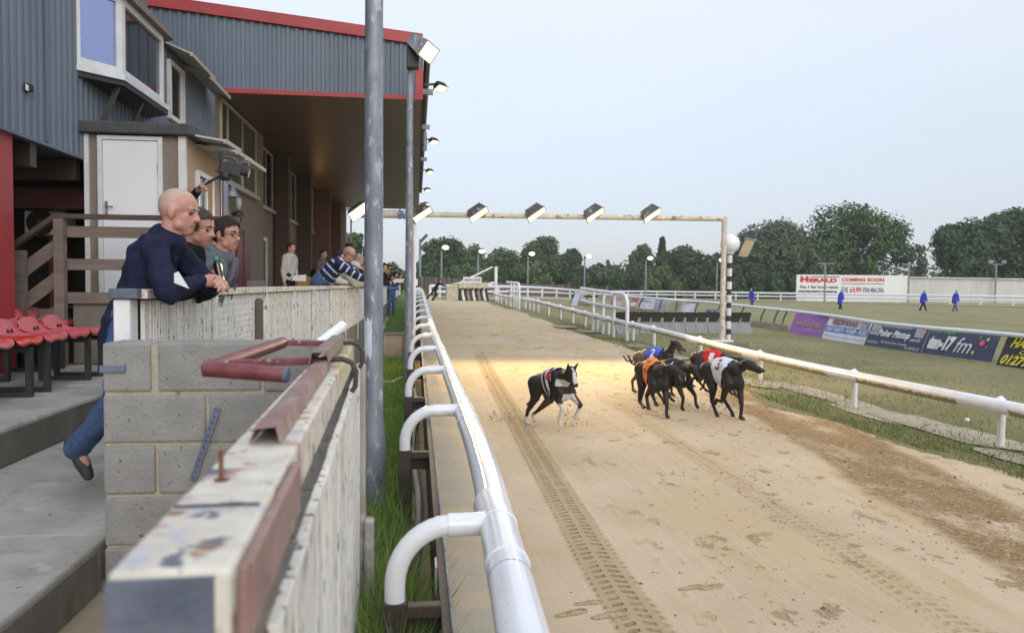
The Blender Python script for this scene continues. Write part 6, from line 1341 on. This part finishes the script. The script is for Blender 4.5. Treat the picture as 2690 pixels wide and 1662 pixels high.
q = at(1738, 965, Y=12.4)
dog('brindle greyhound in the blue jacket at the back with its head up', (q.x-.08, 12.55, .0), -58, dict(zs=.76, zp=.68, head=(.42, .02, .86), hdir=(.85, .32, -.42), legs=[[(.24, -.09, .36), (.34, -.09, .2), (.36, -.09, .1), (.7, 0, -.7)], [(.25, .09, .36), (.3, .09, .18), (.3, .09, .05), (.8, 0, -.5)], [(-.2, -.11, .36), (-.38, -.11, .2), (-.36, -.11, .04), (.8, 0, -.2)], [(-.2, .10, .36), (-.40, .1, .2), (-.40, .1, .06), (.8, 0, -.3)]], jacket=[J_blue, J_white], jpick=lambda c: 0, no='2', nm=TW, mats=[D_black, D_brown, D_grey], paint=lambda l, hb, hd, sv, uv: 1 if l.x < -.08 else (1 if (l-hb).dot(hd) > .02 and l.z > .7 and l.x > .4 and (l-hb).dot(uv) < .0 else 0), tail=[(-.36, 0, .60), (-.46, -.03, .52), (-.56, -.06, .52), (-.62, -.08, .6)], open=.05, s=1.0))
# ================================================================== TREES
def leafmat(name, c, c2):
    q, p = newmat(name); v = coords('Object')
    col = mixc(c, c2, noise(v, .55, 3).step(.35, .65)); col = mixc(col, tuple(x*.5 for x in c), island()*.65); col = mixc(col, tuple(min(1, x*1.6) for x in c2), noise(v, .33, 2).step(.52, .7)*.6)
    S.T.links.new(col.k, p.inputs['Base Color']); p.inputs['Roughness'].default_value = .75; p.inputs['Specular IOR Level'].default_value = .2
    return q
L_dark = leafmat('dark_leaves', (.046, .084, .034), (.068, .11, .044)); L_mid = leafmat('green_leaves', (.085, .13, .062), (.11, .16, .075)); L_oak = leafmat('oak_leaves', (.075, .128, .038), (.10, .16, .05)); L_pale = leafmat('pale_leaves', (.12, .15, .09), (.095, .125, .07)); L_lit = leafmat('lit_leaves', (.11, .155, .055), (.075, .12, .045))  # L_lit: paler green paints foliage that catches the light
m_bark = M('bark', (.10, .08, .06), (.06, .05, .04), 6, .9)
def tree(name, label, px, wpx, top, Y_, leaf, kind='round', base=770, dens=1.0, leaf_s=.5, seed=0, group='trees and bushes round the stadium', gaps=0.0):
    rr = random.Random(seed*31+px); c = at(px, base, Y=Y_); tp = at(px, top, Y=Y_).z; W = wpx/F_PX*Y_
    x, y = c.x, Y_; g0 = rise(x, y); t = thing(name, label, 'bush' if kind == 'bush' else 'tree', (x, y, g0), group)
    Hh = tp-g0; zb = g0 + (0.0 if kind in ('bush',) else Hh*.08)
    lobes = []
    if kind == 'cone':
        for i in range(64):
            f = (i/64)**.9; a = rr.uniform(0, 6.283); r_ = W/2*(1-f)**1.0+.15
            lobes.append((Vector((x+r_*.6*math.cos(a), y+r_*.7*math.sin(a), zb+(tp-zb)*f*.97)), max(.3, r_*.5)))
    else:
        n = int((22 if kind == 'bush' else 46)*max(.6, min(1.6, W/9)))
        for i in range(n):
            while True:
                d = Vector((rr.uniform(-1, 1), rr.uniform(-1, 1), rr.uniform(-1, 1)))
                if .45 < d.length < 1: break
            if kind == 'bush': zc = zb+(tp-zb)*(.38); rzz = (tp-zb)*.55
            else: zc = zb+(tp-zb)*.54; rzz = (tp-zb)*.44
            s = rr.uniform(.075, .22)*W*(1.0 if kind != 'bush' else 1.05); s = min(s, (tp-zb)*.25)
            p = Vector((x+d.x*(W/2-s*.6), y+d.y*(W/2-s*.6)*.8, zc+d.z*(rzz-s*.3)))
            lobes.append((p, s))
        lobes.append((Vector((x, y, tp-W*.12)), W*.12)); lobes.append((Vector((x+W*.07, y, tp-W*.22)), W*.15)); lobes.append((Vector((x-W*.12, y, tp-W*.25)), W*.14))
    mb = MB(); vs = []; fs = []
    for c_, s in lobes:
        if gaps and rr.random() < gaps: continue
        k = int(dens*min(420, max(110, 75*s*s/(leaf_s*leaf_s)*.62)))
        for j in range(k):
            d = Vector((rr.gauss(0, 1), rr.gauss(0, 1), rr.gauss(0, 1))).normalized(); p = c_+d*(s*rr.uniform(.55, 1.12))
            nr = (d+Vector((rr.gauss(0, .6), rr.gauss(0, .6), rr.gauss(0, .6)+.3))).normalized(); a = nr.orthogonal().normalized(); a.rotate(Matrix.Rotation(rr.uniform(0, 6.28), 3, nr)); b_ = nr.cross(a)
            q = leaf_s*rr.uniform(.35, .75); a *= q; b_ *= q*.62; i0 = len(vs)
            vs += [p-a, p+b_, p+a*1.1, p-b_]; fs.append((i0, i0+1, i0+2, i0+3))
    mb._add(vs, fs); mb.build('crown', leaf, t)
    mb = MB(); th = max(.12, W*.022)
    mb.tube([(x, y, g0-.3), (x+.05*W*rr.uniform(-.3, .3), y, g0+Hh*.3), (x, y, g0+Hh*.75)], [th*1.4, th, th*.3], 7)
    if kind not in ('cone', 'bush'):
        for i in range(8):
            c_, s = rr.choice(lobes); mb.tube([(x, y, g0+Hh*rr.uniform(.2, .45)), Vector((x, y, g0+Hh*.45)).lerp(c_, .55), c_], [th*.5, th*.32, th*.1], 5)
    mb.build('trunk', m_bark, t, smooth=60)
    return t
TREES = [
 ('leafy_tree', 'leafy green tree between the end of the stand and the thick grey pole', 932, 95, 612, 78, L_mid, 'round', 755, 1, .4),
 ('bush', 'low bush between the two grey poles', 1030, 100, 688, 95, L_mid, 'bush', 760, 1, .4),
 ('leafy_tree', 'dark round tree above the leftmost lit light pole', 1165, 135, 630, 128, L_dark, 'round', 770, 1, .5),
 ('leafy_tree', 'thin topped tree between the two leftmost lit light poles', 1245, 80, 648, 128, L_mid, 'round', 770, .7, .5),
 ('leafy_tree', 'broad mid green tree behind the lifting arm of the traps', 1325, 120, 660, 130, L_mid, 'round', 770, .9, .5),
 ('leafy_tree', 'tall full tree behind the third lit light pole', 1424, 120, 620, 132, L_mid, 'round', 770, 1, .5),
 ('leafy_tree', 'dark bluish tree right of the tall full tree', 1506, 90, 652, 136, L_dark, 'round', 770, 1, .5),
 ('leafy_tree', 'small dark tree beside the distant house roof', 1572, 60, 690, 140, L_dark, 'round', 770, 1, .5),
 ('leafy_tree', 'airy spreading tree left of the pointed conifer', 1690, 95, 640, 125, L_pale, 'round', 770, .6, .45),
 ('conifer', 'dark pointed conifer behind the fifth lit light pole', 1738, 74, 620, 126, L_dark, 'cone', 770, 1.3, .4),
 ('leafy_tree', 'wide dark tree right of the pointed conifer', 1808, 150, 655, 128, L_dark, 'round', 775, 1, .5),
 ('leafy_tree', 'dark tree behind the gantry corner post', 1890, 120, 668, 124, L_dark, 'round', 775, 1, .5),
 ('willow', 'large soft grey green willow behind the white globe', 2030, 250, 586, 122, L_pale, 'round', 775, .85, .45),
 ('willow', 'lower willow shoulder between the globe and the large oak', 2120, 170, 640, 118, L_mid, 'round', 775, .85, .45),
 ('oak', 'large spreading oak with sky gaps above the newspaper hoarding', 2250, 300, 537, 118, L_oak, 'round', 770, .8, .5),
 ('leafy_tree', 'sparse feathery tree between the oak and the dark trees at right', 2408, 70, 640, 112, L_pale, 'round', 770, .35, .4),
 ('leafy_tree', 'dark full tree behind the plain white wall', 2530, 190, 585, 112, L_dark, 'round', 775, 1.1, .5),
 ('leafy_tree', 'tallest dark tree at the right picture edge', 2660, 230, 545, 114, L_dark, 'round', 775, 1.1, .5),
 ('conifer', 'thin pointed conifer top among the dark trees at right', 2604, 44, 556, 118, L_dark, 'cone', 775, .8, .4),
]
for i, (nm, lb, px, wp, tp, Y_, lf_, kd, bs, de, ls) in enumerate(TREES): tree(nm, lb, px, wp, tp, Y_, lf_, kd, bs, de, ls, i, gaps=.3 if nm == 'oak' else 0)
BUSH = [(1130, 130, 690, 'at the left end of the brown fence'), (1225, 140, 692, 'above the man pushing the traps'), (1320, 130, 696, 'behind the lifting arm'), (1400, 120, 694, 'below the tall full tree'), (1480, 130, 690, 'left of the fourth lit light pole'), (1565, 110, 696, 'at the right end of the brown fence'),
        (1650, 130, 704, 'behind the tall white railing'), (1730, 130, 700, 'below the pointed conifer'), (1815, 130, 696, 'left of the gantry corner post'), (1900, 130, 692, 'behind the gantry corner post'), (1985, 140, 690, 'below the willow'), (2070, 130, 700, 'at the left end of the newspaper hoarding')]
for i, (px, wp, tp, s) in enumerate(BUSH):
    tree('bush', 'dense green hedge bush '+s, px, wp, tp, 114+(i % 3)*2, [L_dark, L_mid, L_dark, L_lit][i % 4] if i < 8 else L_dark, 'bush', 770, 1.0, .45, 50+i)
# dark wood closing the gaps far behind
mb = MB(); rr = random.Random(77); vs = []; fs = []
for i in range(9000):
    x = rr.uniform(-20, 150); y = rr.uniform(138, 150) - max(0, x-70)*.25; z = rr.uniform(0, 1)**.8*(5.5+1.2*math.sin(x*.35)+.8*math.sin(x*1.1)); p = Vector((x, y, z)); a = Vector((rr.gauss(0, 1), rr.gauss(0, 1), rr.gauss(0, 1))).normalized()*rr.uniform(.3, .6); b_ = a.orthogonal().normalized()*rr.uniform(.2, .4); i0 = len(vs); vs += [p-a, p+b_, p+a, p-b_]; fs.append((i0, i0+1, i0+2, i0+3))
mb._add(vs, fs); tag(mb.build('far_wood', L_dark), 'dark mass of foliage far behind the hedge bushes', 'wood', kind='stuff')
hs = at(1614, 715, Y=150); t = thing('house', 'small distant house roof with a chimney between the trees', 'house', (hs.x, 150, 0))
mb = MB(); mb.box(hs.x-2.2, hs.x+2.2, 150, 156, 0, hs.z-.2); mb.build('wall', m_board2, t)
mb = MB(); mb.prism([(hs.x-2.5, 149.6, hs.z-.3), (hs.x+2.5, 149.6, hs.z-.3), (hs.x+.2, 149.6, hs.z+1.5), (hs.x-2.2, 149.6, hs.z+1.2)], (0, 7, 0)); rf = mb.build('roof', m_darkgrey, t)
mb = MB(); mb.box(hs.x-1.3, hs.x-.8, 151, 151.6, hs.z+1, hs.z+2.5); mb.build('chimney', m_brown, rf)
# ================================================================== GRASS
def blades(name, label, n, fn_, mat_, seed=1, wd=.004):
    rr = random.Random(seed); mb = MB(); vs = []; fs = []
    for i in range(n):
        r_ = fn_(rr)
        if r_ is None: continue
        x, y, h_, ln = r_; z = rise(x, y); a = rr.uniform(0, 6.283); b_ = rr.uniform(0, 6.283); w_ = wd*rr.uniform(.7, 1.3); dx, dy = math.cos(a)*w_, math.sin(a)*w_; lx, ly = math.cos(b_)*ln*h_, math.sin(b_)*ln*h_; i0 = len(vs)
        vs += [Vector((x-dx, y-dy, z-.01)), Vector((x+dx, y+dy, z-.01)), Vector((x+dx*.8+lx*.35, y+dy*.8+ly*.35, z+h_*.6)), Vector((x-dx*.8+lx*.35, y-dy*.8+ly*.35, z+h_*.6)), Vector((x+lx, y+ly, z+h_))]
        fs += [(i0, i0+1, i0+2, i0+3), (i0+3, i0+2, i0+4)]
    mb._add(vs, fs); return tag(mb.build(name, mat_), label, 'grass', kind='stuff')
def gm(name, c, c2, c3_):
    q, p = newmat(name); col = mixc(c, c2, island()); col = mixc(col, c3_, noise(coords('World'), 3, 3).step(.5, .75)); S.T.links.new(col.k, p.inputs['Base Color']); p.inputs['Roughness'].default_value = .6; p.inputs['Specular IOR Level'].default_value = .25; return q
G_tall = gm('tall_grass_blade', (.11, .19, .04), (.21, .30, .075), (.29, .31, .11)); G_short = gm('short_grass_blade', (.10, .19, .03), (.18, .27, .055), (.15, .21, .05)); G_verge = gm('verge_grass_blade', (.13, .18, .05), (.22, .24, .09), (.28, .25, .12))
def f_tall(r):
    y = 2.3+abs(r.gauss(0, 1.3)); x = r.uniform(-.235, -.0) if y < 3.75 else r.uniform(-.46, -.02)
    if y > 6.6: return None
    return x, y, r.uniform(.25, .62)*(1.05-.10*(y-2.35)), r.uniform(.1, .6)
blades('tall_grass', 'tall unmown grass tuft between the near fence and the rail stands', 8500, f_tall, G_tall, 1, .0028)
def f_strip(r):
    y = 2.3+18*r.random()**1.5; x = r.uniform(-1.1, .05) if y > 3.9 else r.uniform(-.28, .05)
    if x > -.02 and r.random() < .7: return None
    return x, y, r.uniform(.04, .12), r.uniform(.2, .9)
blades('strip_grass', 'green grass strip between the path and the hare board', 22000, f_strip, G_short, 2, .004)
def f_verge(r):
    y = 4.5+24*r.random()**1.6; e_ = railx(y)-.85; x = e_+abs(r.gauss(0, .55)) if r.random() < .55 else e_+r.uniform(0, 5)
    if math.sin(y*2.3)+math.sin(x*3+y)+r.uniform(-1, 1) < -.9: return None
    return x, y, r.uniform(.025, .075), r.uniform(.3, 1.2)
blades('verge_grass', 'patchy green and dry grass along the inner rail', 26000, f_verge, G_verge, 3, .005)
# loose clods
def clods(name, label, n, fn_, mat_, seed):
    rr = random.Random(seed); mb = MB()
    for i in range(n):
        x, y, s = fn_(rr); z = rise(x, y)
        b = len(mb.v); c_ = Vector((x, y, z+s*.25)); pts = [c_+Vector((s*rr.uniform(.6, 1.2)*math.cos(a), s*rr.uniform(.6, 1.2)*math.sin(a), rr.uniform(-.3, .2)*s)) for a in (0, 1.25, 2.5, 3.75, 5.0)]+[c_+Vector((rr.uniform(-.2, .2)*s, rr.uniform(-.2, .2)*s, s*rr.uniform(.4, .8)))]
        mb._add(pts, [(0, 1, 5), (1, 2, 5), (2, 3, 5), (3, 4, 5), (4, 0, 5), (4, 3, 2, 1, 0)])
    return tag(mb.build(name, mat_), label, 'sand', kind='stuff')
m_clod = M('damp_sand_clod', (.24, .155, .075), (.17, .105, .05), 8, .95, co='World', isl=.3)
def f_cl(r):
    k = r.random()
    if k < .55: y = r.uniform(3.8, 13); x = .17*y+3.45+r.gauss(0, .38)
    elif k < .8: a = r.choice([(2.6, 7.2), (3.2, 6.8), (3.5, 5.2), (2.2, 10.2), (2.9, 9.6), (3.9, 9.0), (3.6, 11.5), (4.4, 10.6), (1.9, 12), (3.0, 6.0), (2.4, 13.5), (1.5, 9.6), (2.0, 4.3)]); x = a[0]+r.gauss(0, .22); y = a[1]+r.gauss(0, .3)
    else: y = r.uniform(3.5, 18); x = r.uniform(.7, 5.6)
    return min(x, 5.75), y, r.uniform(.004, .013)*(1.9 if r.random() < .06 else 1)
clods('sand_clods', 'scattered damp clods of kicked up sand on the track', 2600, f_cl, m_clod, 8)
# boot prints pressed near the lower edge of the track
mb = MB(); rr = random.Random(21)
m_print = M('pressed_sand', (.47, .365, .22), (.36, .265, .145), 14, .95, co='World', bump=.9, bsc=40, dist=.02, patches=(((.27, .185, .09), 24, .56, .05, None),))
for px, py, L_, rot in ((1500, 1612, .24, .35), (1600, 1618, .25, .25), (1545, 1585, .2, .15), (1815, 1545, .2, .3), (1870, 1543, .2, .4), (2000, 1405, .22, .2)):
    q = gat(px, py); pts = []
    ca, sa = math.cos(rot), math.sin(rot)
    for k in range(18):
        a = 2*math.pi*k/18; r1 = L_/2*(1-.12*math.cos(2*a)**2); w_ = (.42 if math.cos(a) < 0 else .55)
        dx, dy = r1*math.cos(a), r1*math.sin(a)*w_*.62; pts.append((q.x+dx*ca-dy*sa, q.y+dx*sa+dy*ca, .0075))
    for s in ():
        f0 = -.42+s*.15; w_ = .18*L_*(1-.5*abs(f0)); 
        bars = [(f0*L_, -w_), (f0*L_+.017, -w_*.9), (f0*L_+.02, w_), (f0*L_, w_*.9)]
        mb.quad(*[(q.x+a*ca-b_*sa, q.y+a*sa+b_*ca, .0085) for a, b_ in bars])
    mb.quad(*[(q.x+(p[0]-q.x)*.97, q.y+(p[1]-q.y)*.97, .0065) for p in pts])
    arcp = [pts[k] for k in range(0, 10)]; inner = [(q.x+(p[0]-q.x)*.86, q.y+(p[1]-q.y)*.86, .0085) for p in arcp]
    for k in range(9): mb.quad(arcp[k], arcp[k+1], inner[k+1], inner[k])
tag(mb.build('boot_prints', m_print), kind='structure')
q = gat(2540, 1124); mb = MB(); mb.tube([(q.x, q.y, 0), (q.x, q.y, .1)], .003, 5); mb.m = 1; mb.ell((q.x, q.y, .11), (.03, .03, .026), 10, 8)
tag(mb.build('dandelion_clock', [G_tall, m_white], smooth=60), 'single white dandelion clock in the verge grass beside the rail', 'flower')
# sand thrown up behind the paws
def f_spray(r):
    x, y, zz, sp = r.choice([(1.15, 10.2, .05, .10), (1.95, 9.75, .12, .10), (3.35, 10.6, .05, .14), (3.9, 11.2, .08, .16), (4.25, 10.6, .06, .16), (4.5, 10.9, .1, .16)]); return x+r.gauss(0, sp), y+r.gauss(0, sp), abs(r.gauss(zz, zz))
mb = MB(); rr = random.Random(31)
for i in range(420):
    x, y, z = f_spray(rr); s = rr.uniform(.003, .010); mb.ell((x, y, z+rise(x, y)), (s, s*rr.uniform(.6, 1.3), s*rr.uniform(.6, 1.2)), 5, 4)
tag(mb.build('sand_spray', m_clod), 'grains and clods of sand kicked up by the running greyhounds', 'sand', kind='stuff')
# evening air
mb = MB(); mb.box(-950, 950, -80, 2600, -1.5, 22.0)
hz_ = bpy.data.materials.new('haze'); hz_.use_nodes = True; hn_ = hz_.node_tree; hn_.nodes.clear()
ho = hn_.nodes.new('ShaderNodeOutputMaterial'); hv = hn_.nodes.new('ShaderNodeVolumePrincipled'); hv.inputs['Color'].default_value = (.86, .88, .92, 1); hv.inputs['Density'].default_value = .0005; hv.inputs['Anisotropy'].default_value = .2
hn_.links.new(hv.outputs[0], ho.inputs['Volume']); tag(mb.build('haze', hz_), 'thin pale evening haze in the air', 'haze', kind='stuff')
